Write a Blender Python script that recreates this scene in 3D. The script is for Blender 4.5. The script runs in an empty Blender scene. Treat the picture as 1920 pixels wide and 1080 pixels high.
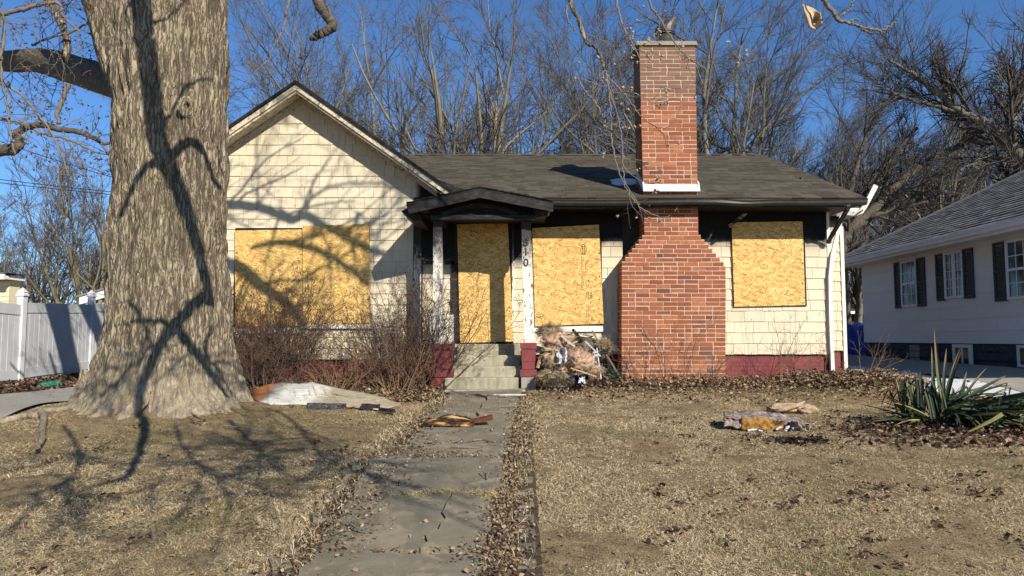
import bpy, math, random
import numpy as np
from mathutils import Vector, Matrix
R = math.radians
random.seed(7)
RNG = np.random.default_rng(7)
C = bpy.context.scene.collection
SC = bpy.context.scene

# ------------------------------------------------------------------ camera, sky, sun, exposure
F = 1331.0
TH = R(4.08)
EYE = 1.6
cam = bpy.data.cameras.new('camera')
cam.sensor_width = 36.0
cam.lens = 36.0 * F / 1920.0
cam.clip_start = 0.05
cam.clip_end = 2000.0
camo = bpy.data.objects.new('camera', cam)
C.objects.link(camo)
camo.location = (0, 0, EYE)
camo.rotation_euler = (R(90) + TH, 0, 0)
SC.camera = camo

SUN_TO = Vector((0.586, -1.0, 0.70)).normalized()
world = bpy.data.worlds.new('World')
SC.world = world
world.use_nodes = True
wn = world.node_tree
sky = wn.nodes.new('ShaderNodeTexSky')
sky.sky_type = 'NISHITA'
sky.sun_disc = False
sky.sun_elevation = math.asin(SUN_TO.z)
sky.sun_rotation = math.atan2(SUN_TO.x, SUN_TO.y)
sky.altitude = 1500
sky.air_density = 1.0
sky.dust_density = 0.0
sky.ozone_density = 7.0
bg = wn.nodes['Background']
bg.inputs['Strength'].default_value = 0.11
hsv = wn.nodes.new('ShaderNodeHueSaturation'); hsv.inputs['Saturation'].default_value = 1.06
wn.links.new(sky.outputs[0], hsv.inputs['Color']); wn.links.new(hsv.outputs[0], bg.inputs['Color'])
sun = bpy.data.lights.new('sun', 'SUN')
sun.energy = 5.0
sun.angle = R(0.47)
sun.color = (1.0, 0.93, 0.80)
suno = bpy.data.objects.new('sun', sun)
C.objects.link(suno)
suno.rotation_euler = (-SUN_TO).to_track_quat('-Z', 'Y').to_euler()
suno.location = (8, -10, 12)
SC.view_settings.view_transform = 'Standard'
SC.view_settings.look = 'None'
SC.view_settings.exposure = 0.42
SC.view_settings.gamma = 1.0
SC.view_settings.use_curve_mapping = False

# ------------------------------------------------------------------ measuring helpers
def at(px, py, Y):
    """world point at depth Y seen at a given place of the 1920x1080 photograph"""
    u = (px - 960) / F
    v = (540 - py) / F
    d = math.cos(TH) - v * math.sin(TH)
    return Vector((u * Y / d, Y, EYE + Y * (math.sin(TH) + v * math.cos(TH)) / d))
def zat(py, Y): return at(960, py, Y).z
def sstep(a, b, x): 
    t = np.clip((x - a) / (b - a), 0, 1)
    return t * t * (3 - 2 * t)

_gy = np.array([-30, -5, 0, 3.9, 5.6, 7.5, 9.4, 10.2, 10.8, 11.5, 20, 60, 400.])
_gz = np.array([-.3, -.05, .05, .35, .58, .70, .785, .84, .925, .95, 1.05, 1.1, 1.1])
_fy = np.linspace(-30, 400, 8601)
_fz = np.convolve(np.pad(np.interp(_fy, _gy, _gz), 8, mode='edge'), np.ones(17) / 17, mode='valid')
def gz(X, Y):
    X = np.asarray(X, float); Y = np.asarray(Y, float)
    z = np.interp(Y, _fy, _fz)
    z = z - 0.25 * sstep(5.2, 8.5, -X) * sstep(8, 11, Y) * (1 - sstep(22, 40, Y))
    z = z + 0.26 * np.exp(-(((X + 4.0) / 1.5) ** 2 + ((Y - 7.75) / 1.15) ** 2))
    z = z + 0.07 * sstep(6, 9, X) * sstep(9, 14, Y)
    z = z + 0.06 * np.exp(-(((X - 4.5) / 1.1) ** 2 + ((Y - 7.2) / 0.8) ** 2))
    return z
def G(X, Y): return float(gz(X, Y))
def ground_at(px, py):
    Y = 6.0
    for _ in range(60):
        p = at(px, py, Y)
        g = G(p.x, Y)
        slope = (p.z - EYE) / Y
        Yn = (g - EYE) / slope if slope < -1e-4 else 40
        Y = 0.5 * Y + 0.5 * min(max(Yn, 1.0), 60)
    return at(px, py, Y)

# ------------------------------------------------------------------ noise in numpy
def _hash(ix, iy, iz, seed):
    h = (ix.astype(np.int64) * 374761393 + iy.astype(np.int64) * 668265263 + iz.astype(np.int64) * 2147483647 + seed * 974634777) & 0xffffffff
    h = ((h ^ (h >> 13)) * 1274126177) & 0xffffffff
    return ((h ^ (h >> 16)) & 0xffff) / 65535.0
def vn(x, y, z, seed=0):
    x, y, z = np.broadcast_arrays(np.asarray(x, float), np.asarray(y, float), np.asarray(z, float))
    ix, iy, iz = np.floor(x), np.floor(y), np.floor(z)
    fx, fy, fz = x - ix, y - iy, z - iz
    fx, fy, fz = [t * t * (3 - 2 * t) for t in (fx, fy, fz)]
    r = 0
    for a in (0, 1):
        for b in (0, 1):
            for c in (0, 1):
                w = (fx if a else 1 - fx) * (fy if b else 1 - fy) * (fz if c else 1 - fz)
                r = r + w * _hash(ix + a, iy + b, iz + c, seed)
    return r

# ------------------------------------------------------------------ object helpers
WO = {}
def link(o, parent=None, org=(0, 0, 0)):
    org = Vector(org)
    C.objects.link(o)
    if parent is not None:
        o.parent = parent
        o.location = org - WO[parent.name]
    else:
        o.location = org
    WO[o.name] = org
    return o
def tag(o, label=None, cat=None, group=None, kind=None):
    if label: o['label'] = label
    if cat: o['category'] = cat
    if group: o['group'] = group
    if kind: o['kind'] = kind
    return o
def thing(name, label, cat, org, group=None, parent=None):
    o = bpy.data.objects.new(name, None)
    o.empty_display_size = 0.2
    link(o, parent, org)
    return tag(o, label, cat, group)

class MB:
    def __init__(s): s.v = []; s.f = []
    def add(s, vs, fs):
        b = len(s.v)
        s.v += [tuple(q) for q in vs]
        s.f += [tuple(i + b for i in f) for f in fs]
        return s
    def hexa(s, p):
        """8 points: bottom ring 0-3 counterclockwise from above, top ring 4-7"""
        return s.add(p, [(3, 2, 1, 0), (4, 5, 6, 7), (0, 1, 5, 4), (1, 2, 6, 5), (2, 3, 7, 6), (3, 0, 4, 7)])
    def box(s, x0, x1, y0, y1, z0, z1):
        return s.hexa([(x0, y0, z0), (x1, y0, z0), (x1, y1, z0), (x0, y1, z0), (x0, y0, z1), (x1, y0, z1), (x1, y1, z1), (x0, y1, z1)])
    def obox(s, c, size, rot):
        m = rot.to_matrix() if hasattr(rot, 'to_matrix') else rot
        hx, hy, hz = [q / 2 for q in size]
        pts = []
        for z in (-hz, hz):
            for x, y in ((-hx, -hy), (hx, -hy), (hx, hy), (-hx, hy)):
                pts.append(Vector(c) + m @ Vector((x, y, z)))
        return s.hexa(pts)
    def prism(s, poly, vec):
        """closed solid: polygon (list of 3d points) pushed along vec"""
        n = len(poly); vec = Vector(vec)
        p = [Vector(q) for q in poly]
        nrm = Vector((0, 0, 0))
        for i in range(n): nrm += (p[i] - p[0]).cross(p[(i + 1) % n] - p[0])
        if nrm.dot(vec) > 0: p.reverse()
        vs = p + [q + vec for q in p]
        fs = [tuple(range(n)), tuple(range(2 * n - 1, n - 1, -1))]
        fs += [((i + 1) % n, i, n + i, n + (i + 1) % n) for i in range(n)]
        return s.add(vs, fs)
    def tube(s, pts, rad, sides=8, caps=True):
        pts = [Vector(p) for p in pts]; n = len(pts)
        if not hasattr(rad, '__len__'): rad = [rad] * n
        b = len(s.v); ref = None
        for i, p in enumerate(pts):
            t = (pts[min(i + 1, n - 1)] - pts[max(i - 1, 0)]).normalized()
            if ref is None:
                ref = t.orthogonal().normalized()
            ref = (ref - t * ref.dot(t)).normalized()
            q = t.cross(ref)
            for k in range(sides):
                a = 2 * math.pi * k / sides
                s.v.append(tuple(p + (ref * math.cos(a) + q * math.sin(a)) * rad[i]))
        for i in range(n - 1):
            for k in range(sides):
                k2 = (k + 1) % sides
                s.f.append((b + i * sides + k, b + i * sides + k2, b + (i + 1) * sides + k2, b + (i + 1) * sides + k))
        if caps:
            s.f.append(tuple(b + k for k in range(sides - 1, -1, -1)))
            s.f.append(tuple(b + (n - 1) * sides + k for k in range(sides)))
        return s
    def mesh(s, name, org=(0, 0, 0)):
        me = bpy.data.meshes.new(name)
        ox, oy, oz = org
        me.from_pydata([(x - ox, y - oy, z - oz) for x, y, z in s.v], [], s.f)
        me.update()
        return me
    def build(s, name, mat, parent=None, smooth=False, org=None):
        if org is None:
            if parent is None:
                a = np.array(s.v)
                org = ((a[:, 0].min() + a[:, 0].max()) / 2, (a[:, 1].min() + a[:, 1].max()) / 2, a[:, 2].min())
            else:
                org = WO[parent.name]
        me = s.mesh(name, org)
        me.materials.append(mat)
        if smooth: me.polygons.foreach_set('use_smooth', [True] * len(me.polygons))
        return link(bpy.data.objects.new(name, me), parent, org)

def np_mesh(name, V, faces, smooth=False):
    """faces: list of integer arrays (m,3) or (m,4)"""
    me = bpy.data.meshes.new(name)
    V = np.ascontiguousarray(V, dtype=np.float32)
    me.vertices.add(len(V)); me.vertices.foreach_set('co', V.ravel())
    loops = np.concatenate([f.ravel() for f in faces]).astype(np.int32)
    tot = np.concatenate([np.full(len(f), f.shape[1]) for f in faces]).astype(np.int32)
    st = np.concatenate([[0], np.cumsum(tot)[:-1]]).astype(np.int32)
    me.loops.add(len(loops)); me.loops.foreach_set('vertex_index', loops)
    me.polygons.add(len(tot)); me.polygons.foreach_set('loop_start', st)
    if smooth: me.polygons.foreach_set('use_smooth', np.ones(len(tot), bool))
    me.update(calc_edges=True)
    return me
def np_obj(name, V, faces, mat, parent=None, smooth=False, org=None):
    if org is None:
        org = WO[parent.name] if parent is not None else (float(V[:, 0].mean()), float(V[:, 1].mean()), float(V[:, 2].min()))
    me = np_mesh(name, np.asarray(V) - np.array(tuple(org)), faces, smooth)
    me.materials.append(mat)
    return link(bpy.data.objects.new(name, me), parent, org)

def tubes_np(sets):
    """sets: list of (pts (n,k,3), rad (n,k), sides) -> V, [quads]"""
    Vs, Fs, base = [], [], 0
    for P, r, m in sets:
        n, k, _ = P.shape
        T = np.empty_like(P)
        T[:, 1:-1] = P[:, 2:] - P[:, :-2]; T[:, 0] = P[:, 1] - P[:, 0]; T[:, -1] = P[:, -1] - P[:, -2]
        T /= np.linalg.norm(T, axis=2, keepdims=True) + 1e-9
        ref = np.where(np.abs(T[:, :1, 2:3]) > 0.8, np.array([1., 0, 0]), np.array([0, 0, 1.]))
        A = np.cross(T, np.broadcast_to(ref, T.shape)); A /= np.linalg.norm(A, axis=2, keepdims=True) + 1e-9
        B = np.cross(T, A)
        an = 2 * np.pi * np.arange(m) / m
        V = P[:, :, None] + r[:, :, None, None] * (A[:, :, None] * np.cos(an)[:, None] + B[:, :, None] * np.sin(an)[:, None])
        idx = base + np.arange(n * k * m).reshape(n, k, m)
        j = (np.arange(m) + 1) % m
        q = np.stack([idx[:, :-1], idx[:, :-1][:, :, j], idx[:, 1:][:, :, j], idx[:, 1:]], axis=-1)
        Vs.append(V.reshape(-1, 3)); Fs.append(q.reshape(-1, 4)); base += n * k * m
    return np.concatenate(Vs), [np.concatenate(Fs)]

def grow(rng, P, D, L, Rr, spec, lean=(0, 0, 0)):
    """levels of branches, all of one level at once; returns list of (pts, rad, sides)"""
    out = []
    P = np.asarray(P, float); D = np.asarray(D, float); L = np.asarray(L, float); Rr = np.asarray(Rr, float)
    lean = np.asarray(lean, float)
    for lv in spec:
        n, k = len(P), lv['k']
        pts = np.zeros((n, k + 1, 3)); pts[:, 0] = P
        dirs = np.zeros((n, k, 3)); d = D / np.linalg.norm(D, axis=1, keepdims=True)
        for i in range(k):
            d = d + rng.normal(0, lv['wob'], (n, 3)) + np.array([0, 0, lv.get('trop', 0.0)]) + lean * lv.get('lean', 0.0)
            d /= np.linalg.norm(d, axis=1, keepdims=True)
            dirs[:, i] = d
            pts[:, i + 1] = pts[:, i] + d * (L / k)[:, None]
        rad = Rr[:, None] * (1 - (1 - lv.get('taper', 0.3)) * np.linspace(0, 1, k + 1))
        out.append((pts, rad, lv['sides']))
        c = lv.get('nch', 0)
        if not c: break
        t = rng.uniform(lv.get('t0', 0.25), 1.0, (n, c))
        x = t * k; i0 = np.minimum(x.astype(int), k - 1); fr = x - i0
        row = np.arange(n)[:, None]
        pos = pts[row, i0] * (1 - fr)[..., None] + pts[row, i0 + 1] * fr[..., None]
        rr = rad[row, i0] * (1 - fr) + rad[row, i0 + 1] * fr
        dp = dirs[row, i0]
        pe = rng.normal(0, 1, (n, c, 3)); pe -= dp * (pe * dp).sum(-1, keepdims=True); pe /= np.linalg.norm(pe, axis=2, keepdims=True)
        an = np.radians(lv.get('ang', 40) * rng.uniform(0.6, 1.35, (n, c)))[..., None]
        nd = dp * np.cos(an) + pe * np.sin(an)
        nl = (L[:, None] * lv.get('rl', 0.6) * (1.15 - 0.6 * t) * rng.uniform(0.65, 1.25, (n, c)))
        nr = np.maximum(rr * lv.get('rr', 0.6), lv.get('rmin', 0.003))
        P, D, L, Rr = pos.reshape(-1, 3), nd.reshape(-1, 3), nl.ravel(), nr.ravel()
    return out

# ------------------------------------------------------------------ materials
class NT:
    def __init__(s, name):
        s.m = bpy.data.materials.new(name); s.m.use_nodes = True
        s.t = s.m.node_tree; s.b = s.t.nodes['Principled BSDF']
        s.geo = None
    def n(s, typ, **kw):
        nd = s.t.nodes.new('ShaderNode' + typ)
        for k, v in kw.items(): setattr(nd, k, v)
        return nd
    def l(s, a, b): s.t.links.new(a, b)
    def put(s, sock, v):
        if isinstance(v, bpy.types.NodeSocket): s.l(v, sock)
        else: sock.default_value = v
    def pos(s):
        if s.geo is None: s.geo = s.n('NewGeometry')
        return s.geo.outputs['Position']
    def island(s):
        s.pos(); return s.geo.outputs['Random Per Island']
    def objrand(s): return s.n('ObjectInfo').outputs['Random']
    def objco(s): return s.n('TexCoord').outputs['Object']
    def mapv(s, vec, scale=(1, 1, 1), rot=(0, 0, 0), loc=(0, 0, 0)):
        m = s.n('Mapping'); s.l(vec, m.inputs['Vector'])
        m.inputs['Scale'].default_value = scale; m.inputs['Rotation'].default_value = rot; m.inputs['Location'].default_value = loc
        return m.outputs[0]
    def noise(s, vec, scale, detail=4, rough=0.6, dist=0.0):
        k = s.n('TexNoise'); s.l(vec, k.inputs['Vector'])
        k.inputs['Scale'].default_value = scale; k.inputs['Detail'].default_value = detail
        k.inputs['Roughness'].default_value = rough; k.inputs['Distortion'].default_value = dist
        return k.outputs['Fac']
    def vor(s, vec, scale, feature='F1', out='Distance', rnd=1.0):
        k = s.n('TexVoronoi', feature=feature); s.l(vec, k.inputs['Vector'])
        k.inputs['Scale'].default_value = scale; k.inputs['Randomness'].default_value = rnd
        return k.outputs[out]
    def ramp(s, fac, stops, interp='LINEAR'):
        r = s.n('ValToRGB'); s.put(r.inputs[0], fac)
        e = r.color_ramp.elements; r.color_ramp.interpolation = interp
        while len(e) < len(stops): e.new(0.5)
        for q, (p, c) in zip(e, stops):
            q.position = p; q.color = (c[0], c[1], c[2], 1) if hasattr(c, '__len__') else (c, c, c, 1)
        return r.outputs[0]
    def mix(s, fac, a, b, mode='MIX'):
        k = s.n('Mix', data_type='RGBA', blend_type=mode)
        s.put(k.inputs[0], fac)
        for i, v in ((6, a), (7, b)):
            if not isinstance(v, bpy.types.NodeSocket) and len(v) == 3: v = (*v, 1)
            s.put(k.inputs[i], v)
        return k.outputs[2]
    def math(s, op, a, b=0.0, clamp=False):
        k = s.n('Math', operation=op, use_clamp=clamp); s.put(k.inputs[0], a); s.put(k.inputs[1], b); return k.outputs[0]
    def range(s, v, a, b, c=0.0, d=1.0, smooth=True):
        k = s.n('MapRange'); k.clamp = True
        if smooth: k.interpolation_type = 'SMOOTHSTEP'
        s.put(k.inputs[0], v)
        for i, q in enumerate((a, b, c, d)): s.put(k.inputs[i + 1], q)
        return k.outputs[0]
    def xyz(s, vec):
        k = s.n('SeparateXYZ'); s.l(vec, k.inputs[0]); return k.outputs
    def bump(s, h, strength=0.3, dist=0.01, prev=None):
        k = s.n('Bump'); s.put(k.inputs['Height'], h)
        k.inputs['Strength'].default_value = strength; k.inputs['Distance'].default_value = dist
        if prev is not None: s.l(prev, k.inputs['Normal'])
        return k.outputs[0]
    def done(s, col, rough=0.85, normal=None, spec=0.25, metal=0.0):
        if not isinstance(col, bpy.types.NodeSocket) and len(col) == 3: col = (*col, 1)
        s.put(s.b.inputs['Base Color'], col); s.put(s.b.inputs['Roughness'], rough)
        s.b.inputs['Specular IOR Level'].default_value = spec
        s.b.inputs['Metallic'].default_value = metal
        if normal is not None: s.l(normal, s.b.inputs['Normal'])
        return s.m

def rough_mat(name, stops, scale=6, stretch=(1, 1, 1), rough=0.9, bump=0.4, bdist=0.01, fine=60, rnd=0.0, spec=0.2, metal=0.0):
    """noisy two-scale material in world coordinates"""
    t = NT(name); p = t.mapv(t.pos(), stretch)
    a = t.noise(p, scale, 6, 0.65)
    if rnd:
        a = t.math('ADD', a, t.math('MULTIPLY', t.math('SUBTRACT', t.objrand(), 0.5), rnd))
    c = t.ramp(a, stops)
    b = t.noise(p, fine, 4, 0.7)
    return t.done(c, rough, t.bump(b, bump, bdist), spec, metal)

def soot_fac(t, lo, hi, amp=0.25, scale=9, xmask=None):
    z = t.xyz(t.pos())[2]
    nz = t.noise(t.mapv(t.pos(), (1, 1, 0.7)), scale, 6, 0.7)
    f = t.range(t.math('ADD', z, t.math('MULTIPLY', t.math('SUBTRACT', nz, 0.5), amp * 2)), lo, hi)
    if xmask:
        f = t.math('MULTIPLY', f, t.range(t.xyz(t.pos())[0], xmask[0], xmask[1]))
    return f

M = {}
def siding_mat(name, base, lo, hi, xmask):
    t = NT(name)
    p = t.pos()
    grain = t.noise(t.mapv(p, (34, 34, 1.6)), 2.0, 5, 0.65)
    big = t.noise(p, 1.7, 4, 0.6)
    col = t.ramp(grain, [(0.25, [q * 0.86 for q in base]), (0.6, base), (0.85, [min(1, q * 1.05) for q in base])])
    col = t.mix(t.math('MULTIPLY', t.objrand(), 0.42), col, [base[0] * 0.78, base[1] * 0.76, base[2] * 0.78])
    col = t.mix(t.range(big, 0.46, 0.72, 0, 0.5), col, [base[0] * 0.72, base[1] * 0.69, base[2] * 0.66])
    strk = t.noise(t.mapv(p, (9, 9, 0.9)), 1.5, 5, 0.65)
    col = t.mix(t.range(strk, 0.55, 0.72, 0, 0.45), col, [base[0] * 0.5, base[1] * 0.47, base[2] * 0.45])
    drip = t.noise(t.mapv(p, (26, 26, 5)), 1.6, 3, 0.5)
    col = t.mix(t.range(drip, 0.69, 0.74, 0, 0.8), col, (0.10, 0.09, 0.08))
    chip = t.noise(t.mapv(p, (7, 7, 5), loc=(3.1, 0, 1.7)), 1.5, 3, 0.5)
    col = t.mix(t.range(chip, 0.70, 0.715, 0, 0.9), col, (0.28, 0.30, 0.29))
    if lo:
        s2 = soot_fac(t, lo - 0.22, hi, 0.06, 4, xmask)
        col = t.mix(t.math('MULTIPLY', s2, 0.4), col, (0.16, 0.115, 0.09))
        if name.startswith('cream painted front'):
            x = t.xyz(p)[0]
            col = t.mix(t.math('MULTIPLY', soot_fac(t, zat(515, 11.25), zat(480, 11.25), 0.10, 7), t.range(x, 0.37, 0.33)), col, (0.012, 0.011, 0.010))
        s1 = soot_fac(t, lo, hi, 0.10, 7, xmask)
        col = t.mix(s1, col, (0.009, 0.0085, 0.008))
    h = t.noise(t.mapv(p, (60, 60, 3)), 2.0, 4, 0.6)
    return t.done(col, 0.75, t.bump(h, 0.35, 0.006), 0.25)

def osb_mat(name, seed, tint=1.0):
    t = NT(name)
    p = t.mapv(t.objco(), (1, 1, 1), loc=(seed * 3.3, seed * 1.1, seed * 0.7))
    col = None; hh = None
    for i, (ang, sc) in enumerate(((0.3, 1.0), (1.2, 1.1), (-0.7, 1.0), (1.75, 1.25), (0.75, 1.3), (-0.25, 1.1))):
        q = t.mapv(t.mapv(p, (1, 1, 1), rot=(0, ang, 0)), (11.5 * sc, 1, 42 * sc))
        c = t.vor(q, 1.0, out='Color')
        r, g, b = t.xyz(c)[:3]
        fl = t.ramp(r, [(0.0, (0.30, 0.16, 0.04)), (0.18, (0.47, 0.275, 0.075)), (0.6, (0.62, 0.39, 0.125)), (0.9, (0.76, 0.54, 0.22))])
        if col is None: col, hh = fl, r
        else:
            k = t.range(g, 0.52, 0.56)
            col = t.mix(k, col, fl); hh = t.math('ADD', t.math('MULTIPLY', hh, 0.6), t.math('MULTIPLY', b, 0.5))
    fine = t.noise(t.mapv(p, (120, 1, 40)), 1.0, 3, 0.6)
    col = t.mix(t.range(fine, 0.35, 0.7, 0.0, 0.3), col, (0.70, 0.48, 0.19))
    dark = t.noise(p, 38, 3, 0.6)
    col = t.mix(t.range(dark, 0.655, 0.72, 0, 0.8), col, (0.13, 0.06, 0.015))
    big = t.noise(p, 2.2, 3, 0.5)
    col = t.mix(t.range(big, 0.35, 0.75, 0, 0.22), col, (0.40, 0.22, 0.06))
    return t.done(col, 0.8, t.bump(hh, 0.25, 0.004), 0.25)

def brick_mat(name, paint=None):
    t = NT(name)
    p = t.pos()
    a = t.noise(p, 14, 5, 0.6)
    rnd = t.objrand() if not paint else t.island()
    if paint == 'stuff':
        pass
    base = t.ramp(rnd, [(0.0, (0.09, 0.05, 0.036)), (0.045, (0.20, 0.070, 0.038)), (0.3, (0.27, 0.088, 0.042)), (0.7, (0.325, 0.108, 0.050)), (1.0, (0.40, 0.155, 0.075))])
    col = t.mix(t.range(a, 0.4, 0.75, 0, 0.55), base, (0.19, 0.064, 0.036))
    f = t.noise(p, 90, 3, 0.6)
    col = t.mix(t.range(f, 0.55, 0.75, 0, 0.45), col, (0.42, 0.19, 0.11))
    # grey weathering band under the cap and dark vertical stains low on the right side
    z = t.xyz(p)[2]; x = t.xyz(p)[0]
    topw = t.math('MULTIPLY', t.range(t.math('ADD', z, t.math('MULTIPLY', a, 0.35)), 5.25, 5.72), 0.72)
    col = t.mix(topw, col, (0.17, 0.115, 0.09))
    st = t.noise(t.mapv(p, (6, 6, 1.3)), 1.3, 5, 0.7)
    low = t.math('MULTIPLY', t.range(z, 2.2, 1.2), t.range(x, 2.75, 3.15))
    col = t.mix(t.math('MULTIPLY', t.math('MULTIPLY', t.range(st, 0.42, 0.6), low), 0.6), col, (0.13, 0.10, 0.085))
    g = t.noise(p, 220, 3, 0.7)
    return t.done(col, 0.9, t.bump(t.math('ADD', g, a), 0.5, 0.004), 0.2)

def build_materials():
    cream = (0.67, 0.59, 0.43)
    M['siding_wing'] = siding_mat('cream painted wing shingle', cream, zat(455, 11.25), zat(425, 11.25), (-1.58, -1.45))
    M['siding_main'] = siding_mat('cream painted front shingle', cream, zat(466, 11.25), zat(444, 11.25), (-1.7, -1.6))
    M['siding_rear'] = siding_mat('cream painted rear shingle', cream, zat(440, 12.3), zat(405, 12.3), (4, 4.1))
    M['sheathing'] = rough_mat('dark tar paper', [(0.3, (0.03, 0.028, 0.025)), (0.7, (0.06, 0.05, 0.045))], 8)
    t = NT('cream weathered trim'); p = t.pos()
    g = t.noise(t.mapv(p, (1, 1, 1)), 22, 6, 0.7)
    c = t.ramp(g, [(0.3, (0.50, 0.43, 0.32)), (0.47, (0.62, 0.54, 0.40)), (0.55, (0.46, 0.39, 0.29)), (0.64, (0.11, 0.092, 0.075))])
    M['trim'] = t.done(c, 0.7, t.bump(g, 0.3, 0.004))
    t = NT('white weathered trim'); p = t.pos()
    g = t.noise(t.mapv(p, (1, 1, 0.3)), 30, 6, 0.7)
    c = t.ramp(g, [(0.28, (0.6, 0.57, 0.5)), (0.62, (0.74, 0.71, 0.64)), (0.76, (0.45, 0.42, 0.36))])
    M['white_trim'] = t.done(c, 0.6, t.bump(g, 0.2, 0.003))
    # post: white paint with soot above and blistered flecks
    t = NT('scorched white post paint'); p = t.pos()
    g = t.noise(t.mapv(p, (1, 1, 0.35)), 34, 6, 0.7)
    c = t.ramp(g, [(0.3, (0.60, 0.56, 0.49)), (0.54, (0.74, 0.69, 0.60)), (0.60, (0.10, 0.085, 0.075))])
    s1 = soot_fac(t, zat(515, 10.4), zat(440, 10.4), 0.40, 22)
    c = t.mix(s1, c, (0.035, 0.033, 0.032))
    M['post'] = t.done(c, 0.75, t.bump(g, 0.4, 0.004))
    t = NT('charred wood'); p = t.pos()
    v = t.vor(t.mapv(p, (14, 14, 22)), 1.6)
    a = t.noise(p, 18, 6, 0.7)
    c = t.ramp(a, [(0.35, (0.006, 0.006, 0.006)), (0.62, (0.022, 0.021, 0.02)), (0.78, (0.10, 0.095, 0.09))])
    M['char'] = t.done(c, 0.7, t.bump(t.math('ADD', v, a), 0.6, 0.01), 0.3)
    t = NT('scorched fascia'); p = t.pos()
    a = t.noise(t.mapv(p, (0.7, 1, 3)), 9, 7, 0.72)
    c = t.ramp(a, [(0.40, (0.008, 0.008, 0.008)), (0.58, (0.03, 0.028, 0.026)), (0.72, (0.13, 0.11, 0.095))])
    M['scorched'] = t.done(c, 0.75, t.bump(a, 0.5, 0.008), 0.3)
    M['soot_black'] = rough_mat('soot blackened board', [(0.3, (0.006, 0.006, 0.006)), (0.75, (0.02, 0.018, 0.016))], 6)
    # asphalt shingles
    def asphalt(name, lo, hi, brown):
        t = NT(name); p = t.pos()
        isl = t.island()
        a = t.noise(p, 260, 2, 0.7)
        b = t.noise(p, 1.1, 4, 0.6)
        c = t.ramp(isl, [(0.0, lo), (0.5, [(u + w) / 2 for u, w in zip(lo, hi)]), (1.0, hi)])
        c = t.mix(t.range(a, 0.4, 0.7, 0, 0.5), c, [w * 1.7 for w in hi])
        c = t.mix(t.range(b, 0.45, 0.7, 0, 0.5), c, brown)
        return t.done(c, 0.92, t.bump(a, 0.5, 0.004), 0.15)
    M['roof'] = asphalt('weathered asphalt shingle', (0.040, 0.034, 0.025), (0.098, 0.084, 0.063), (0.050, 0.042, 0.030))
    M['roof_n'] = asphalt('grey asphalt shingle', (0.105, 0.10, 0.095), (0.21, 0.20, 0.19), (0.125, 0.118, 0.11))
    M['roof_black'] = rough_mat('burnt shingle', [(0.35, (0.008, 0.008, 0.008)), (0.6, (0.028, 0.027, 0.025)), (0.8, (0.09, 0.085, 0.08))], 14, (1, 1, 1), bump=0.7)
    M['brick'] = brick_mat('red brick')
    M['brick_joined'] = brick_mat('red brick laid', 'stuff')
    M['mortar'] = rough_mat('tan mortar', [(0.3, (0.44, 0.33, 0.25)), (0.7, (0.60, 0.47, 0.37))], 20, bump=0.7, bdist=0.006, fine=160)
    t = NT('oxblood painted masonry'); p = t.pos()
    a = t.noise(p, 6, 6, 0.65); f = t.noise(p, 45, 4, 0.6)
    c = t.ramp(a, [(0.3, (0.135, 0.026, 0.026)), (0.65, (0.20, 0.042, 0.040)), (0.8, (0.24, 0.075, 0.066))])
    c = t.mix(t.range(f, 0.72, 0.76, 0, 0.8), c, (0.42, 0.33, 0.28))
    M['red_paint'] = t.done(c, 0.62, t.bump(t.math('ADD', a, f), 0.35, 0.006), 0.35)
    def concrete(name, lo, hi, rough=0.9, stain=None):
        t = NT(name); p = t.pos()
        a = t.noise(p, 2.6, 7, 0.68); b = t.noise(p, 130, 3, 0.7); e = t.vor(p, 60)
        c = t.ramp(a, [(0.3, lo), (0.7, hi)])
        c = t.mix(t.range(b, 0.5, 0.75, 0, 0.4), c, [q * 1.5 for q in hi])
        c = t.mix(t.range(b, 0.42, 0.3, 0, 0.5), c, [q * 0.45 for q in lo])
        if stain:
            s = t.noise(t.mapv(p, (1, 1, 0.6)), 3.4, 6, 0.7, 0.6)
            c = t.mix(t.range(s, 0.5, 0.62, 0, 0.75), c, stain)
        return t.done(c, rough, t.bump(t.math('ADD', b, a), 0.5, 0.006), 0.2)
    M['concrete'] = concrete('weathered step concrete', (0.25, 0.225, 0.16), (0.40, 0.365, 0.265), stain=(0.20, 0.19, 0.13))
    M['slab'] = concrete('old walk slab', (0.135, 0.117, 0.082), (0.215, 0.188, 0.135), stain=(0.28, 0.235, 0.16))
    M['drive'] = concrete('driveway concrete', (0.25, 0.232, 0.195), (0.35, 0.325, 0.275))
    M['cap'] = concrete('chimney cap concrete', (0.21, 0.19, 0.145), (0.30, 0.27, 0.20))
    M['block'] = concrete('grey cinder block', (0.22, 0.205, 0.175), (0.33, 0.31, 0.265))
    M['flashing'] = rough_mat('aluminium flashing', [(0.3, (0.50, 0.51, 0.52)), (0.7, (0.72, 0.73, 0.73))], 9, rough=0.5, bump=0.35, spec=0.5, metal=0.1)
    M['dark_metal'] = rough_mat('dark brown metal', [(0.3, (0.016, 0.013, 0.011)), (0.7, (0.04, 0.034, 0.03))], 8, rough=0.42, bump=0.1, spec=0.5)
    M['flue_metal'] = rough_mat('weathered flue metal', [(0.3, (0.03, 0.027, 0.025)), (0.7, (0.085, 0.075, 0.068))], 10, rough=0.5, bump=0.2, spec=0.5, metal=0.3)
    for i in range(5): M['osb%d' % i] = osb_mat('oriented strand board %d' % i, i + 1.0)
    M['ink'] = NT('black stencil ink').done((0.06, 0.04, 0.02), 0.8)
    M['black_paint'] = NT('black number').done((0.012, 0.012, 0.012), 0.45, spec=0.5)
    # bark
    t = NT('silver maple bark'); p = t.pos()
    w = t.mapv(p, (1, 1, 0.16))
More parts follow.
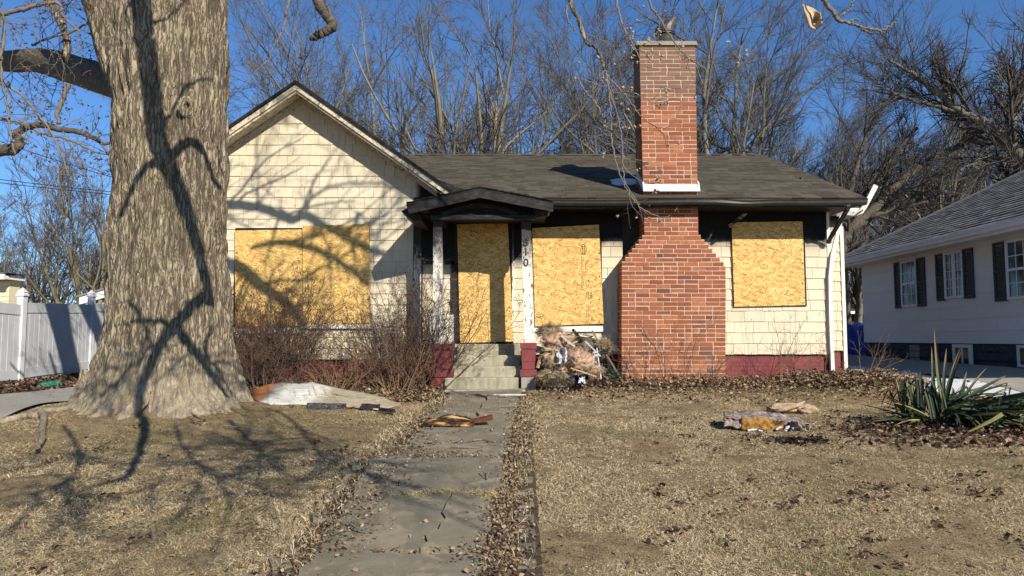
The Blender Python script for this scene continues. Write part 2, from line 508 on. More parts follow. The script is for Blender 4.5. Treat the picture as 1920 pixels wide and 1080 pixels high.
    a = t.noise(w, 26, 6, 0.7); b = t.noise(p, 1.4, 4, 0.6); f = t.noise(t.mapv(p, (1, 1, 0.3)), 90, 4, 0.7)
    c = t.ramp(a, [(0.25, (0.15, 0.115, 0.075)), (0.5, (0.34, 0.275, 0.19)), (0.75, (0.54, 0.445, 0.325))])
    c = t.mix(t.range(b, 0.48, 0.68, 0, 0.45), c, (0.21, 0.195, 0.11))
    c = t.mix(t.range(f, 0.55, 0.75, 0, 0.35), c, (0.48, 0.43, 0.35))
    wv = t.noise(t.mapv(p, (1, 1, 0.5)), 6, 3, 0.6)
    cr = t.n('TexVoronoi', feature='DISTANCE_TO_EDGE')
    mv = t.n('VectorMath', operation='ADD'); t.l(t.mapv(p, (1, 1, 0.085)), mv.inputs[0])
    sc_ = t.n('VectorMath', operation='SCALE'); nz_ = t.n('TexNoise'); t.l(p, nz_.inputs['Vector']); nz_.inputs['Scale'].default_value = 9; nz_.inputs['Detail'].default_value = 4
    t.l(nz_.outputs['Color'], sc_.inputs[0]); sc_.inputs['Scale'].default_value = 0.16; t.l(sc_.outputs[0], mv.inputs[1])
    t.l(mv.outputs[0], cr.inputs['Vector']); cr.inputs['Scale'].default_value = 27
    wv2 = t.n('VectorMath', operation='SCALE'); t.l(nz_.outputs['Color'], wv2.inputs[0]); wv2.inputs['Scale'].default_value = 0.05
    mv2 = t.n('VectorMath', operation='ADD'); t.l(p, mv2.inputs[0]); t.l(wv2.outputs[0], mv2.inputs[1])
    q1 = t.noise(t.mapv(mv2.outputs[0], (1, 1, 0.11)), 14, 2, 0.5)
    q2 = t.noise(t.mapv(mv2.outputs[0], (1, 1, 0.16), loc=(4, 2, 1)), 27, 2, 0.5)
    ck = t.math('MINIMUM', t.math('MULTIPLY', t.math('ABSOLUTE', t.math('SUBTRACT', q1, 0.5)), 1.9), t.math('ADD', t.math('MULTIPLY', t.math('ABSOLUTE', t.math('SUBTRACT', q2, 0.5)), 1.6), 0.03))
    c = t.mix(t.math('MULTIPLY', t.range(ck, 0.0, 0.16, 0.92, 0.0), t.range(t.xyz(p)[2], 0.85, 1.7, 0.2, 1.0)), c, (0.06, 0.046, 0.033))
    c = t.mix(t.math('MULTIPLY', t.range(t.noise(p, 12, 5, 0.7), 0.45, 0.62), t.range(t.xyz(p)[2], 1.5, 0.85, 0.0, 0.65)), c, (0.15, 0.13, 0.105))
    a = t.math('ADD', a, t.math('MULTIPLY', t.range(ck, 0.0, 0.25, 0.0, 1.1), t.range(t.xyz(p)[2], 0.85, 1.7, 0.25, 1.0)))
    M['bark'] = t.done(c, 0.95, t.bump(t.math('ADD', a, t.math('MULTIPLY', f, 0.6)), 0.9, 0.02), 0.1)
    def twig(name, lo, hi):
        t = NT(name); p = t.pos(); a = t.noise(p, 5, 4, 0.6)
        c = t.ramp(t.math('ADD', t.math('MULTIPLY', a, 0.6), t.math('MULTIPLY', t.island(), 0.4)), [(0.25, lo), (0.75, hi)])
        return t.done(c, 0.85, None, 0.15)
    M['limb'] = rough_mat('dark maple limb bark', [(0.3, (0.06, 0.05, 0.04)), (0.55, (0.12, 0.10, 0.08)), (0.75, (0.19, 0.165, 0.135))], 18, (1, 1, 1), bump=0.9, bdist=0.02, fine=45)
    M['twig_maple'] = twig('maple twig', (0.10, 0.085, 0.07), (0.24, 0.20, 0.16))
    M['trunk_far'] = twig('grey brown trunk', (0.10, 0.09, 0.07), (0.22, 0.20, 0.16))
    M['twig_far'] = twig('grey twig', (0.075, 0.068, 0.06), (0.165, 0.15, 0.135))
    M['twig_dark'] = twig('dark brown twig', (0.05, 0.044, 0.038), (0.12, 0.105, 0.092))
    M['twig_olive'] = twig('olive bark', (0.14, 0.12, 0.075), (0.27, 0.235, 0.16))
    M['shrub'] = twig('red brown shrub twig', (0.055, 0.036, 0.027), (0.165, 0.112, 0.084))
    M['weed'] = twig('dry weed stalk', (0.14, 0.085, 0.05), (0.28, 0.18, 0.11))
    M['bud'] = twig('tan bud', (0.26, 0.20, 0.14), (0.48, 0.39, 0.28))
    M['berry'] = twig('dark bud', (0.06, 0.025, 0.02), (0.20, 0.10, 0.07))
    M['wood_pale'] = rough_mat('bare pale wood', [(0.3, (0.33, 0.21, 0.11)), (0.7, (0.52, 0.38, 0.23))], 9, (1, 1, 1), bump=0.5)
    M['wood_char_mix'] = rough_mat('half charred wood', [(0.40, (0.012, 0.01, 0.009)), (0.52, (0.10, 0.045, 0.015)), (0.60, (0.50, 0.30, 0.12)), (0.8, (0.60, 0.42, 0.2))], 7, (0.8, 2.0, 2.0), bump=0.6)
    M['rust'] = rough_mat('rusty sheet', [(0.3, (0.06, 0.02, 0.012)), (0.7, (0.20, 0.065, 0.03))], 14, bump=0.5)
    # ground
    t = NT('dormant lawn soil'); p = t.pos()
    a = t.noise(p, 0.9, 5, 0.65); b = t.noise(p, 95, 6, 0.8); g2 = t.noise(p, 7, 5, 0.7); b = t.math('ADD', b, t.math('MULTIPLY', t.math('SUBTRACT', g2, 0.5), 0.35)); e = t.noise(t.mapv(p, (1, 1, 1)), 240, 2, 0.6)
    c = t.ramp(b, [(0.33, (0.045, 0.031, 0.018)), (0.47, (0.215, 0.153, 0.084)), (0.56, (0.38, 0.285, 0.165)), (0.7, (0.60, 0.49, 0.31))])
    c = t.mix(t.range(a, 0.52, 0.7, 0, 0.35), c, (0.13, 0.115, 0.05))
    M['ground'] = t.done(c, 1.0, t.bump(t.math('ADD', b, e), 0.8, 0.02), 0.05)
    def blades(name, stops, green=0.0):
        t = NT(name); p = t.pos()
        c = t.ramp(t.island(), stops)
        a = t.noise(t.mapv(p, (1, 1, 0)), 0.8, 4, 0.6)
        if green:
            x, y = t.xyz(p)[0], t.xyz(p)[1]
            spot = t.math('MULTIPLY', t.range(x, -5.2, -3.0), t.range(x, -0.9, -2.2))
            spot = t.math('MULTIPLY', spot, t.math('MULTIPLY', t.range(y, 5.6, 6.6), t.range(y, 8.6, 7.6)))
            k = t.math('MULTIPLY', t.math('ADD', t.range(a, 0.50, 0.68, 0, 0.55), t.math('MULTIPLY', spot, 0.5), True), green)
            c = t.mix(k, c, (0.10, 0.105, 0.030))
        return t.done(c, 0.9, None, 0.1)
    M['grass'] = blades('dormant grass', [(0.0, (0.13, 0.09, 0.045)), (0.22, (0.34, 0.25, 0.135)), (0.6, (0.57, 0.44, 0.26)), (1.0, (0.82, 0.70, 0.48))], 1.0)
    M['straw'] = blades('pale straw grass', [(0.0, (0.35, 0.26, 0.12)), (1.0, (0.62, 0.50, 0.28))])
    M['leaf'] = blades('dead leaf', [(0.0, (0.04, 0.028, 0.02)), (0.4, (0.15, 0.10, 0.06)), (0.8, (0.29, 0.20, 0.12)), (1.0, (0.42, 0.31, 0.20))])
    M['leaf_red'] = blades('dead red brown leaf', [(0.0, (0.03, 0.018, 0.014)), (0.45, (0.085, 0.05, 0.034)), (0.85, (0.18, 0.11, 0.075)), (1.0, (0.34, 0.24, 0.17))])
    M['shade_flakes'] = blades('shadow flake', [(0.0, (0.008, 0.008, 0.008)), (0.7, (0.03, 0.026, 0.022)), (1.0, (0.12, 0.09, 0.06))])  # near-black colours stand in for shade on the lawn
    M['flecks'] = blades('pale debris fleck', [(0.0, (0.5, 0.48, 0.44)), (1.0, (0.75, 0.74, 0.72))])
    M['soil'] = rough_mat('dark bed soil', [(0.3, (0.055, 0.038, 0.026)), (0.7, (0.14, 0.098, 0.062))], 30, bump=0.9, bdist=0.03)
    M['snow'] = rough_mat('old granular snow', [(0.3, (0.62, 0.64, 0.68)), (0.7, (0.86, 0.87, 0.89))], 12, bump=0.8, bdist=0.03, fine=70)
    # neighbours
    M['n_siding'] = rough_mat('white painted panel', [(0.3, (0.72, 0.70, 0.65)), (0.7, (0.80, 0.78, 0.735))], 5, (3, 3, 12), bump=0.3, bdist=0.004, rnd=0.25)
    M['n_block'] = rough_mat('slate blue painted block', [(0.3, (0.035, 0.052, 0.066)), (0.7, (0.075, 0.10, 0.12))], 14, bump=0.8, bdist=0.02, fine=40)
    M['n_trim'] = rough_mat('white vinyl trim', [(0.3, (0.74, 0.74, 0.72)), (0.7, (0.80, 0.80, 0.79))], 4, bump=0.05, rough=0.5)
    M['shutter'] = rough_mat('dark blue grey shutter', [(0.3, (0.028, 0.042, 0.052)), (0.7, (0.05, 0.07, 0.085))], 8, bump=0.1, rough=0.55)
    t = NT('window glass'); M['glass'] = t.done((0.02, 0.022, 0.025), 0.06, None, 0.6)
    M['vinyl'] = rough_mat('white vinyl fence', [(0.3, (0.56, 0.57, 0.59)), (0.65, (0.70, 0.71, 0.72)), (0.85, (0.50, 0.50, 0.47))], 3, bump=0.05, rough=0.5)
    M['yellow_siding'] = rough_mat('pale yellow siding', [(0.3, (0.62, 0.57, 0.36)), (0.7, (0.7, 0.65, 0.44))], 6)
    t = NT('blue tarpaulin'); p = t.pos(); M['tarp'] = t.done(t.ramp(t.noise(p, 6, 4), [(0.3, (0.01, 0.03, 0.16)), (0.7, (0.02, 0.06, 0.30))]), 0.5, t.bump(t.noise(p, 9, 5), 0.8, 0.06), 0.4)
    M['green_plastic'] = rough_mat('green plastic', [(0.3, (0.02, 0.20, 0.13)), (0.7, (0.05, 0.33, 0.22))], 12, rough=0.4)
    M['wire_green'] = NT('green coated wire').done((0.012, 0.035, 0.026), 0.5, spec=0.4)
    M['cable'] = NT('black cable').done((0.02, 0.02, 0.022), 0.6)
    # debris
    t = NT('dirty insulation fluff'); p = t.pos()
    a = t.noise(p, 7, 6, 0.7); b = t.noise(p, 60, 4, 0.7)
    c = t.ramp(a, [(0.3, (0.24, 0.17, 0.11)), (0.48, (0.56, 0.41, 0.27)), (0.75, (0.72, 0.56, 0.40))])
    c = t.mix(t.range(b, 0.55, 0.8, 0, 0.4), c, (0.15, 0.12, 0.09))
    M['fluff'] = t.done(c, 1.0, t.bump(b, 1.0, 0.03), 0.02)
    M['fluff_pink'] = rough_mat('pink tan insulation', [(0.3, (0.36, 0.22, 0.15)), (0.5, (0.64, 0.43, 0.29)), (0.75, (0.74, 0.55, 0.40))], 8, bump=1.0, bdist=0.03, fine=60)
    M['fluff_grey'] = rough_mat('sooty insulation', [(0.3, (0.06, 0.05, 0.038)), (0.5, (0.28, 0.225, 0.15)), (0.72, (0.52, 0.42, 0.29))], 11, bump=1.0, bdist=0.03, fine=60)
    M['fluff_dark'] = rough_mat('dark gap insulation', [(0.3, (0.02, 0.017, 0.014)), (0.6, (0.07, 0.056, 0.042)), (0.75, (0.20, 0.16, 0.11))], 11, bump=1.0, bdist=0.03, fine=60)  # dark tone standing in for shade between the wads
    M['foil'] = rough_mat('crumpled pale sheet', [(0.3, (0.35, 0.35, 0.36)), (0.7, (0.70, 0.70, 0.71))], 12, rough=0.45, bump=0.8, bdist=0.03, fine=16)
    M['black_sheet'] = rough_mat('black plastic or shade sheet', [(0.3, (0.010, 0.010, 0.011)), (0.7, (0.03, 0.03, 0.032))], 9, rough=0.35, bump=0.9, bdist=0.03, fine=18, spec=0.5)
    # buckled door skin: heat scale of orange rust, white ash and tan paint along x
    t = NT('heat stained door skin'); p = t.pos()
    x = t.xyz(p)[0]
    nz = t.noise(t.mapv(p, (2, 2, 14)), 3.2, 6, 0.7)
    xx = t.math('ADD', x, t.math('MULTIPLY', t.math('SUBTRACT', nz, 0.5), 0.34))
    k = t.range(xx, -3.28, -1.58, 0, 1, False)
    c = t.ramp(k, [(0.0, (0.24, 0.08, 0.02)), (0.10, (0.46, 0.155, 0.03)), (0.19, (0.34, 0.12, 0.03)), (0.235, (0.15, 0.14, 0.125)), (0.30, (0.50, 0.49, 0.45)), (0.50, (0.55, 0.53, 0.47)), (0.59, (0.36, 0.30, 0.225)), (1.0, (0.43, 0.355, 0.25))])
    s = t.noise(t.mapv(p, (2.0, 5, 30)), 2.0, 5, 0.7)
    c = t.mix(t.range(s, 0.53, 0.66, 0, 0.75), c, (0.16, 0.155, 0.14))
    s3 = t.noise(p, 9, 6, 0.7)
    c = t.mix(t.range(s3, 0.5, 0.7, 0, 0.5), c, (0.22, 0.17, 0.12))
    M['door_skin'] = t.done(c, 0.55, t.bump(s, 0.25, 0.01), 0.35)
    t = NT('crusted foam'); p = t.pos(); a = t.noise(p, 16, 6, 0.72)
    c = t.ramp(a, [(0.36, (0.07, 0.045, 0.04)), (0.47, (0.22, 0.165, 0.14)), (0.57, (0.36, 0.30, 0.26)), (0.72, (0.58, 0.53, 0.48))])
    M['crust'] = t.done(c, 0.95, t.bump(a, 0.9, 0.03), 0.1)
    M['mustard'] = rough_mat('mustard foam', [(0.36, (0.06, 0.03, 0.012)), (0.48, (0.30, 0.15, 0.035)), (0.62, (0.42, 0.23, 0.055)), (0.72, (0.10, 0.05, 0.015))], 14, bump=0.9, bdist=0.02)
    M['paper_wasp'] = rough_mat('peeled tan bark', [(0.3, (0.30, 0.20, 0.12)), (0.7, (0.58, 0.45, 0.31))], 16, bump=0.5)
    t = NT('yucca leaf'); r = t.objrand(); p = t.pos()
    c = t.ramp(r, [(0.0, (0.014, 0.024, 0.014)), (0.5, (0.03, 0.048, 0.024)), (0.8, (0.06, 0.08, 0.034)), (0.89, (0.20, 0.20, 0.07)), (0.96, (0.40, 0.36, 0.16)), (1.0, (0.40, 0.31, 0.18))])
    n1 = t.noise(p, 7, 4, 0.6)
    c = t.mix(t.range(n1, 0.55, 0.75, 0, 0.4), c, (0.12, 0.13, 0.075))
    tip = t.xyz(t.objco())[0]
    c = t.mix(t.math('MULTIPLY', t.range(t.math('ADD', tip, t.math('MULTIPLY', r, .25)), 0.62, 0.86), .85), c, (0.20, 0.14, 0.075))
    M['yucca'] = t.done(c, 0.6, t.bump(t.noise(t.mapv(p, (1, 1, 1)), 60, 3), .3, .004), 0.25)
build_materials()
# ------------------------------------------------------------------ ground, drives, walk
def build_ground():
    xs = np.unique(np.concatenate([np.linspace(-300, -14, 14), np.linspace(-14, 14, 141), np.linspace(14, 300, 14)]))
    ys = np.unique(np.concatenate([np.linspace(-120, -6, 8), np.linspace(-6, 2, 9), np.linspace(2, 13, 111), np.linspace(13, 30, 35), np.linspace(30, 380, 20)]))
    Xg, Yg = np.meshgrid(xs, ys)
    Z = gz(Xg, Yg) + (vn(Xg * 1.7, Yg * 1.7, 0, 3) - 0.5) * 0.035 * (np.abs(Xg) < 14) + (vn(Xg * 6, Yg * 6, 0, 4) - 0.5) * 0.03 * (np.abs(Xg) < 14)
    V = np.stack([Xg, Yg, Z], -1).reshape(-1, 3)
    ny, nx = Xg.shape
    i = np.arange(ny * nx).reshape(ny, nx)
    Fq = np.stack([i[:-1, :-1], i[:-1, 1:], i[1:, 1:], i[1:, :-1]], -1).reshape(-1, 4)
    o = np_obj('ground', V, [Fq], M['ground'], None, True, (0, 0, 0))
    tag(o, 'straw coloured dormant lawn sloping up to the burnt house', kind='structure')
build_ground()

def sheet(name, pts, mat, lift, n=24, label=None, edge=0.0, thick=0.0):
    """a patch following the ground: quad of 4 xy corners (a,b,c,d), grid of n"""
    a, b, c, d = [np.array(p, float) for p in pts]
    u, v = np.meshgrid(np.linspace(0, 1, n), np.linspace(0, 1, n))
    P = (a * (1 - u)[..., None] + b * u[..., None]) * (1 - v)[..., None] + (d * (1 - u)[..., None] + c * u[..., None]) * v[..., None]
    if edge:
        P[..., 0] += (vn(P[..., 0] * 3, P[..., 1] * 3, 0, 9) - 0.5) * edge
        P[..., 1] += (vn(P[..., 0] * 3, P[..., 1] * 3, 5, 9) - 0.5) * edge
    Z = gz(P[..., 0], P[..., 1]) + lift
    V = np.concatenate([P, Z[..., None]], -1).reshape(-1, 3)
    i = np.arange(n * n).reshape(n, n)
    Fq = np.stack([i[:-1, :-1], i[:-1, 1:], i[1:, 1:], i[1:, :-1]], -1).reshape(-1, 4)
    o = np_obj(name, V, [Fq], mat, None, True)
    return tag(o, label, kind='structure')
sheet('driveway', [(-15, 6.6), (-4.98, 6.9), (-5.8, 11.2), (-15, 10.9)], M['drive'], 0.035, 30, 'pale concrete driveway between the maple and the white fence')
sheet('driveway', [(7.1, 6), (9.25, 6), (9.25, 21), (7.1, 21)], M['drive'], 0.035, 30, 'concrete driveway beside the white neighbouring house')
sheet('snow_patch', [(6.1, 10.2), (7.05, 8.9), (7.35, 16.6), (6.75, 15.5)], M['snow'], 0.03, 60, 'thin strip of old snow along the neighbouring driveway', edge=0.9)

# front walk: bed sheet with slabs laid in it
wa = ground_at(612, 1056); wb = ground_at(850, 748)
def walk_edge(Y):
    t = (Y - 4.2) / (9.9 - 4.2)
    return (-1.10 if Y < 6.15 else -0.93 + (Y - 6.2) * 0.028), -0.13 + 0.043 * (Y - 4)
def build_walk():
    def e(Y, k): return walk_edge(Y)[k]
    o = sheet('path', [(e(2.5, 0) - 0.25, 2.5), (0.15, 2.5), (0.22, 10.35), (e(10.3, 0) - 0.12, 10.35)], M['soil'], 0.022, 40, 'straight slab walk leading up to the front steps')
    joints = [1250, 1049, 939, 868, 839, 808, 796, 745, 737]
    ysj = [ground_at(900, j).y for j in joints]
    rng = random.Random(5)
    jobs = []
    for i in range(len(ysj) - 1):
        y0, y1 = ysj[i] + 0.014, ysj[i + 1] - 0.014
        if y1 - y0 < 0.05: continue
        if i in (1, 2, 6): f = {1: .66, 2: .30, 6: .55}[i]; jobs += [(i, y0, y1, 0.0, f), (i, y0, y1, f, 1.0)]
        else: jobs.append((i, y0, y1, 0.0, 1.0))
    for i, y0, y1, f0, f1 in jobs:
        mb = MB(); n = 10
        ck = random.Random(70 + i); cx_ = [ck.uniform(-.03, .03) + (.10 * (k / 10 - .5) if i != 6 else 0) for k in range(12)]
        xl, xr = [], []
        off = rng.uniform(-0.02, 0.02)
        for k in range(n + 1):
            yy = y0 + (y1 - y0) * k / n
            l, r_ = walk_edge(yy)
            rg_ = (.03 if k in (0, n) else 0)
            wl, wr = l + off + rg_ + rng.uniform(-0.035, 0.03), r_ - 0.02 - rg_ + rng.uniform(-0.03, 0.035)
            if f0 > 0: wl = l + (r_ - l) * f0 + cx_[k] + .006
            if f1 < 1: wr = l + (r_ - l) * f1 + cx_[k] - .006
            xl.append((wl, yy)); xr.append((wr, yy))
        tilt = rng.uniform(-0.014, 0.014)
        top, bot = [], []
        for (lx, ly), (rx, ry) in zip(xl, xr):
            row = []
            for s in np.linspace(0, 1, 7):
                x = lx * (1 - s) + rx * s
                row.append((x, ly, G(x, ly) + 0.040 + (.008 if f0 > 0 else 0) + tilt * (s - .5) * 2 + (rng.random() - .5) * 0.003))
            top.append(row)
        b = len(mb.v)
        for row in top: mb.v += row
        for row in top: mb.v += [(x, y, z - 0.06) for x, y, z in row]
        N = (n + 1) * 7
        for r_ in range(n):
            for s in range(6):
                q = r_ * 7 + s
                mb.f.append((q, q + 1, q + 8, q + 7))
        ring = [s for s in range(7)] + [r_ * 7 + 6 for r_ in range(1, n + 1)] + [n * 7 + s for s in range(5, -1, -1)] + [r_ * 7 for r_ in range(n - 1, 0, -1)]
        for q in range(len(ring)):
            a_, b_ = ring[q], ring[(q + 1) % len(ring)]
            mb.f.append((b_, a_, a_ + N, b_ + N))
        mb.build('slab', M['slab'], o)
    # edging bricks beside the walk
    def edging(px, py, L, ang, mat):
        p = ground_at(px, py)
        mb = MB(); mb.obox((p.x, p.y, G(p.x, p.y) - 0.003), (0.10, L * rng.uniform(.7, 1), 0.06), Matrix.Rotation(ang, 3, 'Z'))
        mb.build('edging_brick', mat, o)
    for py in (1062, 1030, 1003, 975, 950, 925, 903, 883, 864, 846, 830, 816, 803, 790, 779, 769):
        t = (py - 735) / (1060 - 735)
        edging(984 + 4 * t, py, 0.2, rng.uniform(-0.06, 0.06), M['slab'])
    for px, py in ((525, 1062), (545, 1040), (600, 975), (622, 935), (640, 914), (655, 893), (668, 876)):
        edging(px, py, 0.19, rng.uniform(0.25, 0.5), M['slab'] if rng.random() < 0.75 else M['brick'])
build_walk()

def text_mesh(name, body, size, mat, extrude=0.0):
    cu = bpy.data.curves.new(name, 'FONT'); cu.body = body; cu.size = size; cu.extrude = extrude; cu.align_x = 'CENTER'
    tmp = bpy.data.objects.new('tmp', cu); C.objects.link(tmp)
    me = bpy.data.meshes.new_from_object(tmp.evaluated_get(bpy.context.evaluated_depsgraph_get()))
    bpy.data.objects.remove(tmp); me.materials.clear(); me.materials.append(mat); me.name = name
    return bpy.data.objects.new(name, me)
# ------------------------------------------------------------------ the burnt house
YW = 11.25
house = thing('burnt_house', 'boarded up cream shingled house with soot black eaves and brick chimney', 'house', (0, YW, 0.95))
HO = WO[house.name]
wedge = {}
def unit_shingle():
    """unit width, unit height wedge: bottom edge proud"""
    mb = MB()
    yb, yt = -0.017, -0.003
    mb.hexa([(0, yb, 0), (1, yb, 0), (1, 0.004, 0), (0, 0.004, 0), (0, yt, 1), (1, yt, 1), (1, 0.004, 1), (0, 0.004, 1)])
    return mb.mesh('shingle')
USH = unit_shingle()
def shingle_part(name_mats, x0, x1, z0, z1, parent, Y=YW, mat=None):
    o = bpy.data.objects.new('shingle', USHM[mat.name]) if (mat.name in USHM) else None
    if o is None:
        me = USH.copy(); me.name = 'shingle'; me.materials.append(mat); USHM[mat.name] = me
        o = bpy.data.objects.new('shingle', me)
    link(o, parent, (x0, Y + random.uniform(-0.003, 0.001), z0))
    o.scale = (x1 - x0, 1, z1 - z0)
    o.rotation_euler = (0, random.uniform(-0.006, 0.006), 0)
    return o
USHM = {}
def course_run(rng, x0, x1, wmin, wmax):
    xs = [x0]
    while xs[-1] < x1 - wmin * 0.6:
        xs.append(xs[-1] + rng.uniform(wmin, wmax))
    xs[-1] = x1
    return [(a, b) for a, b in zip(xs, xs[1:]) if b - a > 0.02]

# gable geometry of the wing, drawn at the rake plane
YR = 10.87
PK = at(555, 151, YR); RE = at(850, 357, YR)
SL = (RE.z - PK.z) / (RE.x - PK.x)            # negative
hw = RE.x - PK.x
WX0 = at(297, 400, YW).x; WX1 = at(776, 400, YW).x
WXR = at(815, 345, YW).x
zbw = zat(671, YW); zbm = zat(662, YW)
def gable_top(x): return PK.z - 0.13 + SL * abs(x - PK.x)
EZ = 0.172

def build_walls():
    rng = random.Random(11)
    # sheathing behind the wing
    mb = MB()
    yb = YW + 0.004
    poly = [(WX0, yb, zbw), (WXR, yb, zbw), (WXR, yb, gable_top(WXR)), (PK.x, yb, gable_top(PK.x)), (WX0, yb, gable_top(WX0))]
    mb.prism(poly, (0, 7.6, 0))
    wing = mb.build('wing_wall', M['sheathing'], house)
    mb = MB()
    xr = at(1557, 600, YW).x
    ztop = zat(372, YW) + 0.1
    mb.box(WXR + 0.01, xr, yb, 18.5, zbm, ztop - 0.06)
    main = mb.build('front_wall', M['sheathing'], house)
    # foundation
    mb = MB()
    for (x0, x1, zt) in ((WX0 + 0.02, at(860, 600, YW).x, zbw), (at(1000, 600, YW).x, xr - 0.03, zbm)):
        z = G((x0 + x1) / 2, YW) - 0.25; row = 0
        while z < zt - 0.01:
            h = min(0.0655, zt - 0.004 - z)
            xs = course_run(rng, x0, x1, 0.205, 0.212) if row % 2 == 0 else [(x0, x0 + 0.1)] + course_run(rng, x0 + 0.11, x1, 0.205, 0.212)
            for a, b in xs:
                d = rng.uniform(-0.002, 0.002)
                mb.box(a, b - 0.006, YW + 0.03 + d, YW + 0.14, z, z + h - 0.006)
            z += 0.0676; row += 1
    f = mb.build('foundation', M['red_paint'], house); tag(f, kind='stuff')
    mb = MB()
    mb.box(WX0 + 0.03, at(862, 600, YW).x, YW + 0.034, 18.8, 0.5, zbw - 0.003)
    mb.box(at(985, 600, YW).x, xr - 0.035, YW + 0.034, 18.4, 0.5, zbm - 0.003)
    mb.build('foundation_core', M['red_paint'], house)
    # ---- wing shingles
    left_vis = at(416, 400, YW).x
    xs_w = WX0 - 0.0
    back = MB()
    n = 0
    boards = [(at(440, 430, YW).x, at(566, 430, YW).x, zat(612, YW), zat(433, YW)), (at(566, 430, YW).x, at(693, 430, YW).x, zat(606, YW), zat(423, YW))]
    z0 = zbw - 0.02
    row = 0
    while z0 < PK.z - 0.15:
        z1 = z0 + EZ + 0.012
        zt = z1
        half_b = (PK.z - 0.14 - z0) / -SL; half_t = (PK.z - 0.14 - zt) / -SL
        xl, xrr = max(WX0, PK.x - half_b), min(WX1 if z0 < zat(384, YW) else WXR, PK.x + half_b)
        if xrr - xl < 0.1: break
        runs = course_run(rng, xl - rng.uniform(0, 0.2) if xl > WX0 else xl, xrr, 0.15, 0.36)
        if runs and runs[0][0] < xl: runs[0] = (xl, runs[0][1])
        for a, b in runs:
            b2 = b - 0.005
            cut = (a < PK.x - half_t) or (b2 > PK.x + half_t)
            hidden = b2 < left_vis - 0.02
            if not hidden:
                for (bx0, bx1, bz0, bz1) in boards:
                    if a > bx0 + 0.02 and b2 < bx1 - 0.02 and z0 > bz0 + 0.03 and z1 < bz1: hidden = True
            bot_drop = rng.uniform(-0.004, 0.004)
            if hidden and not cut:
                if True:
                    back.box(a, b2, YW - 0.014, YW + 0.004, z0 + bot_drop, z0 + EZ)
            elif not cut:
                shingle_part(None, a, b2, z0 + bot_drop, z1, wing, YW, M['siding_wing']); n += 1
            else:
                # trimmed by the rake
                def clip(z): return PK.x - (PK.z - 0.14 - z) / -SL, PK.x + (PK.z - 0.14 - z) / -SL
                l0, r0 = clip(z0); l1, r1 = clip(zt)
                if r1 <= l1: l1 = r1 = PK.x
                A0, B0 = max(a, l0), min(b2, r0); A1, B1 = max(a, l1), min(b2, r1)
                if B0 - A0 < 0.02: continue
                if B1 < A1: A1 = B1 = min(max((A1 + B1) / 2, A0), B0)
                if A1 > B0: A1 = B1 = B0
                if B1 < A0: A1 = B1 = A0
                m2 = MB(); yb_, yt_ = YW - 0.016, YW - 0.003
                m2.hexa([(A0, yb_, z0), (B0, yb_, z0), (B0, YW + .004, z0), (A0, YW + .004, z0), (A1, yt_, zt), (B1, yt_, zt), (B1, YW + .004, zt), (A1, YW + .004, zt)])
                m2.build('shingle', M['siding_wing'], wing); n += 1
        z0 += EZ; row += 1
    if back.v: tag(back.build('hidden_shingle', M['siding_wing'], wing), kind='stuff')
    # ---- porch wall and front wall shingles
    chim = (at(1166, 600, 10.8).x, at(1362, 600, 10.8).x)
    zones = [(at(793, 500, YW).x, at(860, 500, YW).x), (at(963, 500, YW).x, at(1000, 500, YW).x), (at(1000, 500, YW).x, at(1168, 500, YW).x), (at(1300, 500, YW).x, at(1557, 500, YW).x)]
    openings = [(at(1000, 500, YW).x, at(1126, 500, YW).x, zat(606, YW), zat(428, YW)), (at(1375, 500, YW).x, at(1507, 500, YW).x, zat(570, YW), zat(418, YW))]
    z0 = zbm - 0.02
    back = MB()
    while z0 < zat(385, YW) + 0.1:
        z1 = z0 + EZ + 0.012
        for zi, (a0, b0) in enumerate(zones):
            for a, b in course_run(rng, a0, b0, 0.14, 0.34):
                b2 = b - 0.005
                hidden = any(a > o[0] + .02 and b2 < o[1] - .02 and z0 > o[2] + .03 and z1 < o[3] for o in openings)
                zlow = zat(497, YW)
                if a > chim[0] + 0.08 and b2 < chim[1] - 0.06 and z0 < zlow: hidden = True
                if hidden: back.box(a, b2, YW - 0.013, YW + 0.004, z0, z0 + EZ); continue
                shingle_part(None, a, b2, z0 + rng.uniform(-.004, .004), z1, main, YW, M['siding_main']); n += 1
        z0 += EZ
    tag(back.build('hidden_shingle', M['siding_main'], main), kind='stuff')
    # ---- rear bay set back on the right
    YB = 12.35
    xa, xb = at(1552, 600, YB).x - 0.5, at(1580, 600, YB).x
    mb = MB(); zrb = zat(655, YB)
    mb.box(xa, xb, YB + 0.004, 17.5, zrb, zat(405, YB))
    rear = mb.build('rear_wall', M['sheathing'], house)
    mb = MB(); mb.box(xa, xb - 0.02, YB + 0.03, 17.4, 0.6, zrb - 0.003); mb.build('foundation_core', M['red_paint'], house)
    z0 = zrb - 0.02
    while z0 < zat(412, YB):
        for a, b in course_run(rng, xa + 0.2, xb, 0.14, 0.3):
            shingle_part(None, a, b - 0.0045, z0, z0 + EZ + 0.012, rear, YB, M['siding_rear'])
        z0 += EZ
    mb = MB(); mb.box(xb - 0.01, xb + 0.05, YB - 0.03, YB + 0.05, zrb - 0.35, zat(405, YB)); mb.build('corner_board', M['white_trim'], house)
    mb = MB(); mb.box(xa, xb + 0.28, YB - 0.3, 17.8, zat(405, YB), zat(396, YB)); mb.build('rear_eave', M['white_trim'], house)
    # rear roof wedge under the main roof plane
    mb = MB(); mb.prism([(xa, YB - 0.28, zat(396, YB)), (xb + 0.26, YB - 0.28, zat(396, YB)), (xa, YB - 0.28, zat(396, YB) + 0.55)], (0, 5.2, 0)); mb.build('rear_roof', M['roof'], house)
